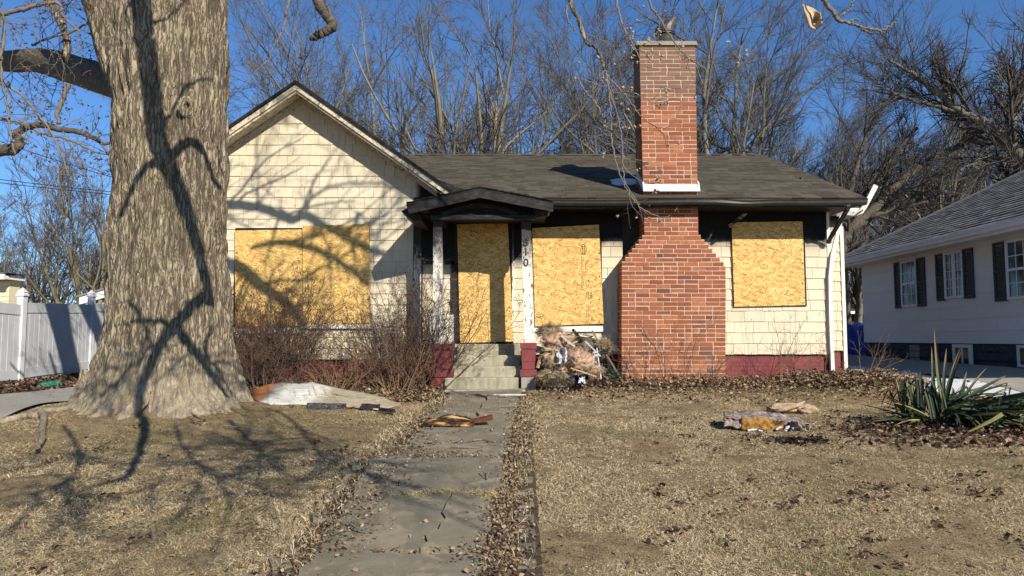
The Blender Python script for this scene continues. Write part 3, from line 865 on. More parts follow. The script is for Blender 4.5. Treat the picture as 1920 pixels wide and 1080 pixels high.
    # trims
    mb = MB(); mb.box(at(776, 500, YW).x, at(790, 500, YW).x, YW - 0.035, YW, zbw - 0.02, zat(400, YW))
    mb.build('corner_board', M['post'], house)
    mb = MB(); mb.box(at(955, 500, YW).x, at(964, 500, YW).x, YW - 0.03, YW, zat(641, YW), zat(395, YW))
    mb.build('door_jamb', M['post'], house)
    mb = MB(); mb.box(at(852, 500, YW).x, at(858, 500, YW).x, YW - 0.03, YW, zat(643, YW), zat(395, YW))
    mb.build('door_jamb', M['scorched'], house)
    mb = MB(); mb.box(xr - 0.02, xr + 0.025, YW - 0.02, YW + 0.1, zbm - 0.34, zat(395, YW))
    mb.build('corner_board', M['white_trim'], house)
    mb = MB(); mb.box(at(562, 600, YW).x, at(700, 600, YW).x, YW - 0.06, YW, zat(616, YW), zat(608, YW)); mb.build('window_sill', M['white_trim'], house)
    mb = MB(); mb.box(at(436, 600, YW).x, at(562, 600, YW).x - 0.005, YW - 0.05, YW, zat(626, YW), zat(617, YW)); mb.build('window_sill', M['white_trim'], house)
    mb = MB(); mb.box(at(450, 600, YW).x, at(563, 600, YW).x, YW - 0.03, YW, zat(436, YW), zat(427, YW)); mb.build('window_head', M['flashing'], house)
    mb = MB(); mb.box(at(998, 600, YW).x, at(1132, 600, YW).x, YW - 0.045, YW, zat(622, YW), zat(611, YW)); mb.build('window_sill', M['white_trim'], house)
    # white panel low on the porch wall left of the door
    mb = MB(); mb.box(at(806, 600, YW).x, at(858, 600, YW).x, YW - 0.026, YW, zat(642, YW), zat(590, YW)); mb.build('lower_panel', M['white_trim'], house)
    mb = MB(); mb.box(at(792, 490, YW).x, at(852, 490, YW).x, YW - 0.04, YW, zat(496, YW), zat(490, YW)); mb.build('charred_rail', M['scorched'], house)
    mb = MB(); mb.box(at(846, 490, YW).x, at(852, 490, YW).x, YW - 0.04, YW, zat(588, YW), zat(486, YW)); mb.build('charred_strip', M['scorched'], house)
    # boarded openings
    def board(px, Yb, mat, label, thick=0.015):
        pts = [at(x, y, Yb) for x, y in px]
        mb = MB(); mb.prism(pts, (0, thick, 0))
        c = sum(pts, Vector()) / len(pts)
        o = mb.build('board', mat, house, org=c)
        tag(o, label)
        return o
    board([(440, 432), (566, 430), (567, 610), (441, 614)], YW - 0.05, M['osb0'], 'left sheet of strand board over the wing window')
    board([(567, 423), (692, 420), (694, 606), (568, 609)], YW - 0.056, M['osb1'], 'right sheet of strand board over the wing window')
    board([(857, 421), (952, 418), (963, 640), (863, 643)], YW - 0.05, M['osb2'], 'strand board nailed over the front door')
    mid = board([(998, 428), (1123, 421), (1132, 607), (1003, 612)], YW - 0.075, M['osb3'], 'stamped strand board over the window right of the porch post')
    board([(1372, 417), (1505, 415), (1510, 572), (1377, 575)], YW - 0.055, M['osb4'], 'strand board over the window right of the chimney')
    # dark opening frames behind the boards
    for a in ((857, 960, 395, 643), (1000, 1128, 424, 611), (1373, 1509, 413, 574), (441, 693, 428, 612)):
        mb = MB(); mb.box(at(a[0], 500, YW).x, at(a[1], 500, YW).x, YW - 0.034, YW - 0.018, zat(a[3], YW), zat(a[2], YW)); mb.build('opening_frame', M['soot_black'], house)
    # nail heads
    mb = MB()
    for (x0, x1, y0, y1, Yb) in ((444, 690, 430, 606, YW - .058), (862, 955, 426, 636, YW - .053), (1002, 1124, 432, 604, YW - .078), (1377, 1505, 420, 568, YW - .058)):
        for k in range(5):
            for xx in (x0, x1):
                p = at(xx, y0 + (y1 - y0) * k / 4, Yb); mb.box(p.x - .008, p.x + .008, Yb - .002, Yb + .01, p.z - .008, p.z + .008)
    tag(mb.build('screw_head', M['dark_metal'], house), kind='stuff')
    # stamp printed on the middle board
    Ys = YW - 0.0765
    mb = MB()
    def ring(cx, cy, rx, ry, w=0.9):
        n = 28; b = len(mb.v)
        for k in range(n):
            a = 2 * math.pi * k / n
            p = at(cx + rx * math.cos(a), cy + ry * math.sin(a), Ys); q = at(cx + (rx - w) * math.cos(a), cy + (ry - w) * math.sin(a), Ys)
            mb.v += [tuple(p), tuple(q)]
        for k in range(n):
            k2 = (k + 1) % n
            mb.f.append((b + 2 * k, b + 2 * k + 1, b + 2 * k2 + 1, b + 2 * k2))
    ring(1094, 468, 5.6, 10.2); ring(1101.5, 531, 3.4, 6.5, 0.6)
    def dash(px, py, w, h):
        p = at(px, py, Ys); q = at(px + w, py + h, Ys)
        mb.add([(p.x, Ys, p.z), (q.x, Ys, p.z), (q.x, Ys, q.z), (p.x, Ys, q.z)], [(0, 3, 2, 1)])
    def printed(px, y0, y1, w):
        y = y0
        while y < y1:
            h = rng.uniform(0.7, 2.0); dash(px + rng.uniform(-.2, .2), y, w * rng.uniform(0.5, 1), h); y += h + rng.uniform(0.6, 1.2)
    printed(1090.4, 480, 541, 1.4); printed(1092.8, 484, 540, 1.0); printed(1097.5, 490, 510, 1.3); printed(1100.3, 491, 509, 1.2)
    printed(1098.5, 548, 562, 1.6); printed(1102, 548, 561, 2.2); printed(1100, 570, 604, 1.3); printed(1103.5, 572, 602, 1.3)
    for yy in (461.5, 465.5, 469.5, 473.5): dash(1091, yy, 2.2, 2.4); dash(1094.6, yy, 2.2, 2.4)
    mb.build('printed_stamp', M['ink'], house)
    t = text_mesh('stamp_lettering', 'TPS', 0.075, M['ink'])
    link(t, house, at(1104, 554, Ys)); t.rotation_euler = (R(90), R(90), 0)
    print('house shingles', n)
build_walls()

def build_wing_roof():
    def strip(off0, off1, y0, y1, mat, name, ext=0.0):
        """pair of sloping boards along the gable, offsets measured straight down from the roof line"""
        mb = MB()
        for sx in (-1, 1):
            e = hw + ext
            poly = [(PK.x, y0, PK.z - off0), (PK.x + sx * e, y0, PK.z - off0 + SL * e), (PK.x + sx * e, y0, PK.z - off1 + SL * e), (PK.x, y0, PK.z - off1)]
            m = MB(); m.prism(poly, (0, y1 - y0, 0))
            m.build(name, mat, house)
    strip(0.0, 0.055, YR - 0.03, 18.0, M['roof_black'], 'wing_roof', 0.03)
    strip(0.058, 0.145, YR, YR + 0.028, M['trim'], 'rake_board')
    strip(0.105, 0.185, YR + 0.031, YR + 0.06, M['trim'], 'rake_board', -0.01)
    strip(0.12, 0.14, YR + 0.063, YW - 0.032, M['trim'], 'soffit', -0.02)
    strip(0.144, 0.235, YW - 0.03, YW - 0.002, M['trim'], 'frieze_board', -0.16)
    # cornice return box at the right eave, scorched
    mb = MB()
    a, b, c = at(817, 336, YR + 0.03), at(868, 354, YR + 0.03), at(818, 361, YR + 0.03)
    mb.prism([a, b, at(860, 362, YR + .03), c], (0, 0.3, 0)); mb.build('cornice_return', M['scorched'], house)
build_wing_roof()

YE, YRG = 10.6, 14.9
EL = zat(371, YE); XE = at(1622, 368, YE).x
ZR = zat(291, YRG); XH = at(1430, 288, YRG).x
XLE, XLR = -0.55, -2.95
XL0 = XLE
def roof_z(Y): return EL + (ZR - EL) * (Y - YE) / (YRG - YE)
def build_main_roof():
    rng = random.Random(3)
    th = Vector((0, 0, -0.05))
    a, b = Vector((XLE, YE, EL)), Vector((XE, YE, EL))
    c, d = Vector((XH, YRG, ZR)), Vector((XLR, YRG, ZR))
    e, g = Vector((XE, 2 * YRG - YE, EL)), Vector((XLE, 2 * YRG - YE, EL))
    mb = MB()
    top = [a, b, c, d, e, g]
    lo = [p + th for p in top]
    mb.v = [tuple(p) for p in top + lo]
    mb.f = [(0, 1, 2, 3), (3, 2, 4, 5), (9, 8, 7, 6), (11, 10, 8, 9), (0, 6, 7, 1), (1, 7, 8, 2), (2, 8, 10, 4), (4, 10, 11, 5), (5, 11, 9, 3), (3, 9, 6, 0)]
    roof = mb.build('roof', M['roof'], house)
    mb = MB()
    n = 34
    dy, dz = (YRG - YE) / n, (ZR - EL) / n
    nrm = Vector((0, -(ZR - EL), YRG - YE)).normalized()
    for r_ in range(n):
        y0, z0 = YE - 0.015 + dy * r_, EL + dz * r_ - 0.004
        y1, z1 = y0 + dy * 1.08, z0 + dz * 1.08
        t0 = r_ / n
        xr0 = XE + (XH - XE) * t0
        x = XLE + (XLR - XLE) * t0 + rng.uniform(0, 0.2)
        while x < xr0 - 0.03:
            w = rng.choice((0.12, 0.16, 0.2, 0.26, 0.3)); x2 = min(x + w, xr0 + 0.02)
            k = rng.uniform(0.008, 0.014); q = rng.uniform(-0.004, 0.004)
            p = [Vector((x, y0 + q, z0)), Vector((x2 - 0.004, y0 + q, z0)), Vector((x2 - 0.004, y1, z1)), Vector((x, y1, z1))]
            mb.hexa([v_ + nrm * 0.001 for v_ in p] + [p[0] + nrm * k, p[1] + nrm * k, p[2] + nrm * 0.003, p[3] + nrm * 0.003])
            x = x2
    tag(mb.build('roof_shingle', M['roof'], roof), kind='stuff')
    mb = MB()
    for k in range(int((XH - XLR) / 0.15)):
        x = XLR + 0.15 * k; j = rng.uniform(-0.01, 0.01)
        mb.prism([(x, YRG - 0.12, ZR - 0.03 + j), (x, YRG, ZR + 0.028 + j), (x, YRG + 0.12, ZR - 0.03 + j), (x, YRG, ZR + 0.012 + j)], (0.155, 0, 0))
    tag(mb.build('ridge_cap', M['roof'], roof), kind='stuff')
    # gable end behind the right rake
    xg = at(1557, 600, YW).x - 0.012
    mb = MB(); mb.prism([(xg, YW + .03, EL - .1), (xg, 2 * YRG - YW - .03, EL - .1), (xg, YRG, ZR - 0.22)], (-0.1, 0, 0)); mb.build('gable_end', M['sheathing'], house)
    # eave: fascia, soffit
    mb = MB(); mb.box(at(1020, 380, 10.7).x, XE - 0.05, 10.66, 10.70, zat(386, 10.66), EL + 0.0); mb.build('fascia', M['soot_black'], house)
    mb = MB(); mb.box(at(1020, 380, 10.7).x, XE - 0.06, 10.703, YW + 0.6, zat(386, 10.7) + 0.004, zat(386, 10.7) + 0.03); mb.build('soffit', M['char'], house)
    # drooping grey soffit strip seen under the gutter
    mb = MB()
    N = 40; b = 0
    for k in range(N + 1):
        t = k / N; x = at(1030, 387, 10.63).x * (1 - t) + at(1582, 387, 10.63).x * t
        z = zat(388 - 2.5 * t + math.sin(t * 9) * 0.8, 10.63) + rng.uniform(-.002, .002)
        mb.v += [(x, 10.625, z - 0.018), (x, 10.625, z + 0.018), (x, 10.645, z + 0.02), (x, 10.645, z - 0.016)]
        if k:
            p = (k - 1) * 4; q = k * 4
            for i in range(4): mb.f.append((p + i, q + i, q + (i + 1) % 4, p + (i + 1) % 4))
    mb.build('soffit_strip', M['scorched'], house)
    # gutter with a K profile
    prof = [(0, 0.075), (0.004, 0.0), (0.075, 0.0), (0.1, 0.03), (0.105, 0.06), (0.12, 0.085), (0.113, 0.087), (0.1, 0.065), (0.095, 0.034), (0.072, 0.008), (0.01, 0.008), (0.006, 0.075)]
    mb = MB(); N = 46; x0g, x1g = at(1030, 375, 10.55).x, XE + 0.015
    zg = zat(384, 10.55)
    for k in range(N + 1):
        t = k / N; x = x0g + (x1g - x0g) * t
        sag = -0.012 * math.sin(t * math.pi * 3.1) - 0.03 * math.exp(-((t - 0.62) / 0.06) ** 2) + 0.012 * t
        tw = -0.03 * math.exp(-((t - 0.58) / 0.09) ** 2)
        mb.v += [(x, 10.655 - py_ - (pz_ * tw * 4 if pz_ > .05 else 0), zg + pz_ + sag * (1 if pz_ > 0.05 else 0.6)) for py_, pz_ in prof]
    m_ = len(prof)
    for k in range(N):
        for i in range(m_):
            mb.f.append((k * m_ + i, k * m_ + (i + 1) % m_, (k + 1) * m_ + (i + 1) % m_, (k + 1) * m_ + i))
    mb.f.append(tuple(range(m_))); mb.f.append(tuple(N * m_ + i for i in range(m_ - 1, -1, -1)))
    gut = mb.build('gutter', M['dark_metal'], house)
    # dark downspout with an elbow, then white lower run
    def rect_run(pts, w, d, name, mat, par):
        m = MB(); n_ = len(pts); pts = [Vector(p) for p in pts]
        for i, p in enumerate(pts):
            t = (pts[min(i + 1, n_ - 1)] - pts[max(i - 1, 0)]).normalized()
            s = t.cross(Vector((0, 1, 0))).normalized(); f_ = s.cross(t).normalized()
            m.v += [tuple(p + s * sx * w / 2 + f_ * sy * d / 2) for sx, sy in ((-1, -1), (1, -1), (1, 1), (-1, 1))]
        for i in range(n_ - 1):
            for k in range(4): m.f.append((i * 4 + k, i * 4 + (k + 1) % 4, i * 4 + 4 + (k + 1) % 4, i * 4 + 4 + k))
        m.f.append((3, 2, 1, 0)); q = (n_ - 1) * 4; m.f.append((q, q + 1, q + 2, q + 3))
        return m.build(name, mat, par)
    rect_run([at(1590, 374, 10.6), at(1590, 386, 10.6), at(1589, 393, 10.64), at(1585, 399, 10.72), at(1557, 446, 11.1), at(1553, 456, 11.16)], 0.055, 0.04, 'downspout', M['dark_metal'], house)
    rect_run([at(1577, 405, 11.28), at(1572, 430, 11.26), at(1560, 480, 11.2), at(1556, 520, 11.19), at(1557.5, 600, 11.19), at(1561, 697, 11.19)], 0.055, 0.04, 'downspout', M['white_trim'], house)
    t_ = rect_run([at(1570, 402, 11.6), at(1588, 399, 11.5), at(1604, 401, 11.45), at(1613, 397, 11.43), at(1620, 388, 11.42), at(1633, 364, 11.4), at(1641, 348, 11.4)], 0.075, 0.055, 'broken_downspout', M['white_trim'], house)
    mb = MB()
    for (px, py) in ((1623, 381), (1599.5, 399)):
        p = at(px, py, 11.36); mb.obox(p, (0.016, 0.004, 0.032), Matrix.Rotation(0.5, 3, 'Y'))
    for k in range(7):
        p = at(1607 + k * 1.7, 401 - k * 1.1, 11.385); mb.obox(p, (0.006, 0.03, 0.03), Matrix.Rotation(0.3, 3, 'Y'))
    mb.build('crimp', M['dark_metal'], t_)
    # snow left on the shingles beside the chimney
    mb = MB(); pts = []
    for k in range(24):
        a_ = 2 * math.pi * k / 24
        px = 1171 + 28 * math.cos(a_) * (1 + rng.uniform(-.2, .2)); py = 343.5 + 5.5 * math.sin(a_) * (1 + rng.uniform(-.25, .25))
        Y = 11.0
        for _ in range(20):
            p = at(px, py, Y); s_ = (p.z - EYE) / Y
            Y = (EL - EYE - (ZR - EL) / (YRG - YE) * YE) / (s_ - (ZR - EL) / (YRG - YE))
        pts.append(at(px, py, Y) + Vector((0, 0, 0.016)))
    mb.prism(pts, (0, -0.004, 0.014)); o = mb.build('roof_snow', M['snow'], None)
    tag(o, 'small patch of old snow lying on roof beside the chimney', 'snow')
build_main_roof()

def build_chimney():
    rng = random.Random(21)
    ch = bpy.data.objects.new('chimney', None); link(ch, house, (at(1264, 700, 10.8).x, 10.8, 0.9))
    YC = 10.8
    CH = 0.0677; GAP = 0.0138; stacks = []
    zb = zat(718, YC) - 0.12; ztp = zat(86, YC)
    n = int((ztp - zb) / CH)
    CH = (ztp - zb) / n
    def edge(z):
        # profile from the photograph
        py = 540 - F * math.tan(math.atan2(z - EYE, YC) - TH)
        if py > 497: l, r_ = 1165.5 + (718 - py) * 0.002, 1360.5
        elif py > 440:
            t = (497 - py) / 57; l, r_ = 1165 + 44 * t, 1359 - 49 * t
        else: l, r_ = 1208.5 - (440 - py) * 0.028, 1309.5 - (440 - py) * 0.016
        return at(l, py, YC).x, at(r_, py, YC).x
    core = MB(); items = []
    for r_ in range(n):
        z0 = zb + r_ * CH; zc = z0 + CH / 2
        x0, x1 = edge(zc)
        x0 = round(x0 / 0.0525) * 0.0525 if zat(497, YC) < zc < zat(440, YC) else x0
        dep = YW + 0.02 if z0 < EL - 0.1 else YC + 0.58
        core.box(x0 + 0.004, x1 - 0.004, YC + 0.0045, dep, z0, z0 + CH)
        x = x0; start = rng.random() < 0.5
        first = True
        while x < x1 - 0.03:
            if first: L = 0.096 if (r_ % 2) else 0.2
            else: L = 0.2 if rng.random() < 0.76 else 0.096
            first = False
            if x1 - (x + L) < 0.09: L = x1 - x if x1 - x < 0.26 else 0.13
            L = min(L, x1 - x)
            items.append((x, L, z0, dep)); x += L + GAP
        # side bricks
        for sx, xs in ((0, x0), (1, x1)):
            y = YC + 0.105 if r_ % 2 else YC + 0.11
            while y < dep - 0.05:
                L = min(0.2, dep - y); items.append(('s', xs, y, L, z0)); y += L + 0.0105
    m_core = core.build('mortar', M['mortar'], ch)
    bm_ = MB(); h2 = (CH - GAP)
    bv = 0.004
    bm_.v = [(0, 0, 0), (1, 0, 0), (1, 1, 0), (0, 1, 0), (0, 0, 1), (1, 0, 1), (1, 1, 1), (0, 1, 1)]
    ums = []
    for q in range(8):
        unit = MB(); unit.box(0, 1, 0, 1, 0, 1)
        unit.v = [(x + rng.uniform(-.02, .02), y + rng.uniform(-.03, .02), z + rng.uniform(-.07, .07)) for x, y, z in unit.v]
        um = unit.mesh('brick'); um.materials.append(M['brick']); ums.append(um)
    fronts = [q for q in items if q[0] != 's']
    order = sorted(range(len(fronts)), key=lambda i: -fronts[i][1])
    keep = set(order[:300])
    rest = MB()
    for i, (x, L, z0, dep) in enumerate(fronts):
        j = rng.uniform(-0.002, 0.002); dz = rng.uniform(-0.0015, 0.0015)
        if i in keep:
            o = bpy.data.objects.new('brick', rng.choice(ums)); link(o, ch, (x, YC + j, z0 + dz)); o.scale = (L, 0.095, h2)
            o.rotation_euler = (0, rng.uniform(-.006, .006), rng.uniform(-.008, .008))
        else:
            rest.box(x, x + L, YC + j, YC + 0.095, z0 + dz, z0 + dz + h2)
    for q in items:
        if q[0] != 's': continue
        _, xs, y, L, z0 = q; j = rng.uniform(-.002, .002)
        c = (fronts[0][0] + 2) / 2
        lft = xs < at(1262, 500, YC).x
        a, b = (xs + j, xs + 0.08) if lft else (xs - 0.08, xs + j)
        rest.box(a, b, y, y + L, z0 + 0.0007, z0 + h2 + 0.0007)
    tag(rest.build('brickwork', M['brick_joined'], ch), kind='stuff')
    # cap slab
    x0, x1 = at(1192, 84, YC).x, at(1307, 84, YC).x
    mb = MB(); z0, z1 = ztp + 0.002, zat(78, YC)
    mb.hexa([(x0, YC - .035, z0), (x1, YC - .035, z0), (x1, YC + .63, z0), (x0, YC + .63, z0), (x0 + .015, YC - .025, z1), (x1 - .01, YC - .02, z1), (x1 - .015, YC + .62, z1), (x0 + .01, YC + .62, z1)])
    mb.build('chimney_cap', M['cap'], ch)
    # flue cowl: flared base, neck, band and a leaning hood
    cx, cy = at(1248, 78, YC + 0.28).x, YC + 0.28
    def lathe(prof, m, lean=0.0, z00=z1):
        N = 20; b = len(m.v)
        for r_, z in prof:
            for k in range(N):
                a = 2 * math.pi * k / N
                m.v.append((cx + 1.35 * r_ * math.cos(a) + lean * (z - z00), cy + 1.35 * r_ * math.sin(a), z))
        for i in range(len(prof) - 1):
            for k in range(N):
                m.f.append((b + i * N + k, b + i * N + (k + 1) % N, b + (i + 1) * N + (k + 1) % N, b + (i + 1) * N + k))
    mb = MB(); lathe([(0.2, z1), (0.2, z1 + .02), (0.155, z1 + .03), (0.14, z1 + .05), (0.11, z1 + .15), (0.085, z1 + .25), (0.08, z1 + .25)], mb)
    cowl = mb.build('flue_cowl', M['flue_metal'], ch, True)
    mb = MB(); lathe([(0.10, z1 + .235), (0.115, z1 + .24), (0.115, z1 + .275), (0.10, z1 + .28)], mb); mb.build('band', M['flue_metal'], cowl, True)
    # hood: tilted wedge shell
    mb = MB(); N = 16; b = 0
    for i, (zz, rr, lx, cut) in enumerate(((0.27, 0.125, -0.01, 0), (0.33, 0.125, 0.0, 0), (0.42, 0.105, 0.045, 0), (0.475, 0.085, 0.075, 0), (0.485, 0.08, 0.08, 0))):
        for k in range(N):
            a = 2 * math.pi * k / N
            mb.v.append((cx + lx * 1.3 + 1.3 * rr * math.cos(a), cy + 1.3 * rr * math.sin(a) * 0.9, z1 + zz + (0.03 * math.cos(a) if i >= 2 else -0.05 * (math.sin(a) < -0.3) * (i == 0))))
    for i in range(4):
        for k in range(N): mb.f.append((i * N + k, i * N + (k + 1) % N, (i + 1) * N + (k + 1) % N, (i + 1) * N + k))
    mb.f.append(tuple(4 * N + k for k in range(N)))
    mb.build('hood', M['flue_metal'], cowl)
    # flashing apron
    a0, a1 = at(1206, 352, YC).x, at(1309, 352, YC).x
    mb = MB(); zf0, zf1 = zat(359, YC - .05), zat(346, YC)
    mb.hexa([(a0, YC - .07, zf0), (a1, YC - .07, zf0), (a1, YC - .055, zf0), (a0, YC - .055, zf0), (a0 + .01, YC - .016, zf1), (a1 - .01, YC - .016, zf1), (a1 - .01, YC - .004, zf1), (a0 + .01, YC - .004, zf1)])
    for xs, s in ((a0, -1), (a1, 1)):
        x_in = xs + (0.0 if s < 0 else -0.0)
        mb.hexa([(xs - .012, YC - .075, zf0), (xs + .012, YC - .075, zf0), (xs + .012, YC + .55, zf0 + .35), (xs - .012, YC + .55, zf0 + .35), (xs - .012, YC - .02, zf1 + .03), (xs + .012, YC - .02, zf1 + .03), (xs + .012, YC + .55, zf1 + .38), (xs - .012, YC + .55, zf1 + .38)])
    mb.build('flashing', M['flashing'], ch)
    # shoulder wall flashing to hide nothing: soot behind stays
build_chimney()

def build_porch():
    rng = random.Random(9)
    YF = 10.0
    pl, pk, pr = at(762, 381, YF), at(900, 351, YF), at(1037, 377, YF)
    back = 1.5
    for (a, b, nm) in ((pl, pk, 'porch_roof'), (pk, pr, 'porch_roof')):
        mb = MB()
        mb.prism([a, b, b - Vector((0, 0, .035)), a - Vector((0, 0, .035))], (0, back, 0))
        r_ = mb.build(nm, M['roof_black'], house)
        m2 = MB(); N = 8
        d = (b - a); L = d.length; dn = d.normalized()
        for k in range(9):          # ragged shingle courses lying along the slope
            t0, t1 = k / 9, (k + 1.1) / 9
            y = YF - 0.02
            while y < YF + back - .05:
                y2 = min(y + rng.uniform(.12, .3), YF + back)
                p0 = a + d * t0; p1 = a + d * min(t1, 1)
                if nm and a is pk: p0, p1 = b - d * t0, b - d * min(t1, 1)
                h0, h1 = rng.uniform(.012, .028), rng.uniform(.004, .01)
                j = rng.uniform(-.006, .006)
                m2.hexa([(p0.x, y + j, p0.z + .001), (p1.x, y + j, p1.z + .001), (p1.x, y2 - .004, p1.z + .001), (p0.x, y2 - .004, p0.z + .001),
                         (p0.x, y + j, p0.z + h0), (p1.x, y + j, p1.z + h1), (p1.x, y2 - .004, p1.z + h1), (p0.x, y2 - .004, p0.z + h0)])
                y = y2
        tag(m2.build('roof_shingle', M['roof_black'], r_), kind='stuff')
        mb = MB(); lo = Vector((0, 0, .036)); hi = Vector((0, 0, .036 + .115))
        mb.prism([a - lo, b - lo, b - hi, a - hi + (Vector((0.04, 0, 0)) if a is pl else Vector())], (0, .03, 0)); mb.build('porch_fascia', M['scorched'], house)
    # pediment board behind the fascia with an arched lower trim
    YP = 10.26
    mb = MB()
    zb = zat(405, YP)
    xl, xr = at(806, 405, YP).x, at(1000, 405, YP).x
    A, B, D = at(775, 388, YP), at(900, 358, YP), at(1026, 384, YP)
    mb.prism([(xl, YP, zb), (xr, YP, zb), (D.x, YP, D.z - .02), (B.x, YP, B.z), (A.x, YP, A.z - .02)], (0, .05, 0)); mb.build('pediment', M['soot_black'], house)
    mb = MB(); N = 20
    top, bot = [], []
    for k in range(N + 1):
        t = k / N; px = 828 + (972 - 828) * t
        py = 405 - 17 * math.sin(math.pi * t)
        top.append(at(px, py - 6.5, YP - .03)); bot.append(at(px, py + 1.5, YP - .03))
    for k in range(N):
        mb.hexa([bot[k], bot[k + 1], bot[k + 1] + Vector((0, .028, 0)), bot[k] + Vector((0, .028, 0)), top[k], top[k + 1], top[k + 1] + Vector((0, .028, 0)), top[k] + Vector((0, .028, 0))])
    mb.build('arch_trim', M['scorched'], house)
    mb = MB(); mb.box(at(808, 408, YP).x, at(1003, 408, YP).x, YP - .04, YP + .09, zat(412, YP), zat(404, YP)); mb.build('porch_beam', M['scorched'], house)
    for px in (821, 988):
        x = at(px, 405, YP).x; mb = MB(); mb.box(x - .06, x + .06, YP + .095, YW - .05, zat(412, YP) + .006, zat(400, YP)); mb.build('side_beam', M['char'], house)
    mb = MB(); mb.box(at(775, 400, YP).x, at(1026, 400, YP).x, YP + .06, YW - .01, zat(400, YP), zat(398, YP)); mb.build('porch_ceiling', M['char'], house)
    # eave soffits closing the sides
    mb = MB(); mb.box(pl.x + .03, at(806, 400, YP).x, YF + .04, YW - .03, pl.z - .10, pl.z - .07); mb.build('porch_soffit', M['char'], house)
    mb = MB(); mb.box(at(1000, 400, YP).x, pr.x - .03, YF + .04, 10.6, pr.z - .10, pr.z - .07); mb.build('porch_soffit', M['char'], house)
    # broken gutter end on the left
    mb = MB(); mb.prism([at(752, 396, 10.2), at(765, 389, 10.2), at(790, 404, 10.2), at(792, 416, 10.2), at(772, 412, 10.2)], (0, .9, 0)); mb.build('broken_gutter_end', M['char'], house)
    # board sagging, right of the roof end
    mb = MB(); mb.prism([at(1002, 392, 10.15), at(1032, 384, 10.15), at(1030, 404, 10.15), at(1004, 408, 10.15)], (0, .05, 0)); mb.build('hanging_scrap', M['char'], house)
    mb = MB(); mb.obox(at(1383, 412, 10.9), (0.34, 0.03, 0.05), Matrix.Rotation(R(-38), 3, 'Y')); mb.build('dangling_lath', M['wood_char_mix'], house)
    mb = MB(); mb.obox(at(1332, 442, 11.1), (0.03, 0.03, 0.2), Matrix.Rotation(R(28), 3, 'Y')); mb.build('dangling_lath', M['char'], house)
    # posts
    YPO = 10.42
    def post(top, bot, w):
        a, b = at(*top, YPO), at(*bot, YPO)
        m = MB(); h = w / 2
        N = 12
        for k in range(N + 1):
            t = k / N; p = a * (1 - t) + b * t; hh = h * (0.94 + 0.10 * t)
            m.v += [(p.x - hh, YPO - hh, p.z), (p.x + hh, YPO - hh, p.z), (p.x + hh, YPO + hh, p.z), (p.x - hh, YPO + hh, p.z)]
        for k in range(N):
            for i in range(4): m.f.append((k * 4 + i, k * 4 + 4 + i, k * 4 + 4 + (i + 1) % 4, k * 4 + (i + 1) % 4))
        m.f.append((0, 1, 2, 3)); q = N * 4; m.f.append((q + 3, q + 2, q + 1, q))
        return m.build('porch_post', M['post'], house)
    post((821, 412), (822, 650), 0.135)
    rp = post((986.5, 412), (992, 642), 0.150)
    for px in (821, 987):
        p = at(px, 408, YPO); mb = MB(); mb.box(p.x - .1, p.x + .1, YPO - .1, YPO + .1, p.z - .03, p.z + .02); mb.build('post_cap', M['char'], house)
    # house number down the right hand post
    for ch_, py, mat in (('8', 461, M['black_paint']), ('1', 478.5, M['black_paint']), ('0', 499, M['black_paint'])):
        o = text_mesh('number_digit', ch_, 0.16, mat, 0.004)
        t = (py - 412) / 230
        link(o, rp, at(984.5 + 5 * t, py, YPO - 0.0815)); o.rotation_euler = (R(90), 0, 0)
    # pedestals
    def pedestal(px0, px1, ytop, ybot, lowmat, Yf, taper):
        x0, x1 = at(px0, 680, Yf).x, at(px1, 680, Yf).x
        w = x1 - x0; cx = (x0 + x1) / 2
        zt, zbt = zat(ytop, Yf), G(cx, Yf) - .1
        H = zt - zat(ybot, Yf)
        def bx(z0, z1, wd, mat, name, wt=None):
            m = MB(); a = wd / 2; b = (wt or wd) / 2; yc = Yf + w / 2
            m.hexa([(cx - a, yc - a, z0), (cx + a, yc - a, z0), (cx + a, yc + a, z0), (cx - a, yc + a, z0), (cx - b, yc - b, z1), (cx + b, yc - b, z1), (cx + b, yc + b, z1), (cx - b, yc + b, z1)])
            return m.build(name, mat, house)
        bx(zt - .13 * H, zt, w * 1.02, M['red_paint'], 'pedestal_cap')
        bx(zt - .42 * H, zt - .135 * H, w * .86, M['red_paint'], 'pedestal_block', w * .9)
        bx(zt - .60 * H, zt - .425 * H, w * .82, M['red_paint'], 'pedestal_block')
        bx(zt - .76 * H, zt - .605 * H, w * 1.04, M['red_paint'], 'pedestal_base')
        bx(zbt, zt - .765 * H, w * .9, lowmat, 'pedestal_foot')
    pedestal(976, 1006, 643, 726, M['block'], 10.33, 0)
    pedestal(806, 849, 645, 726, M['red_paint'], 10.30, 0)
build_porch()

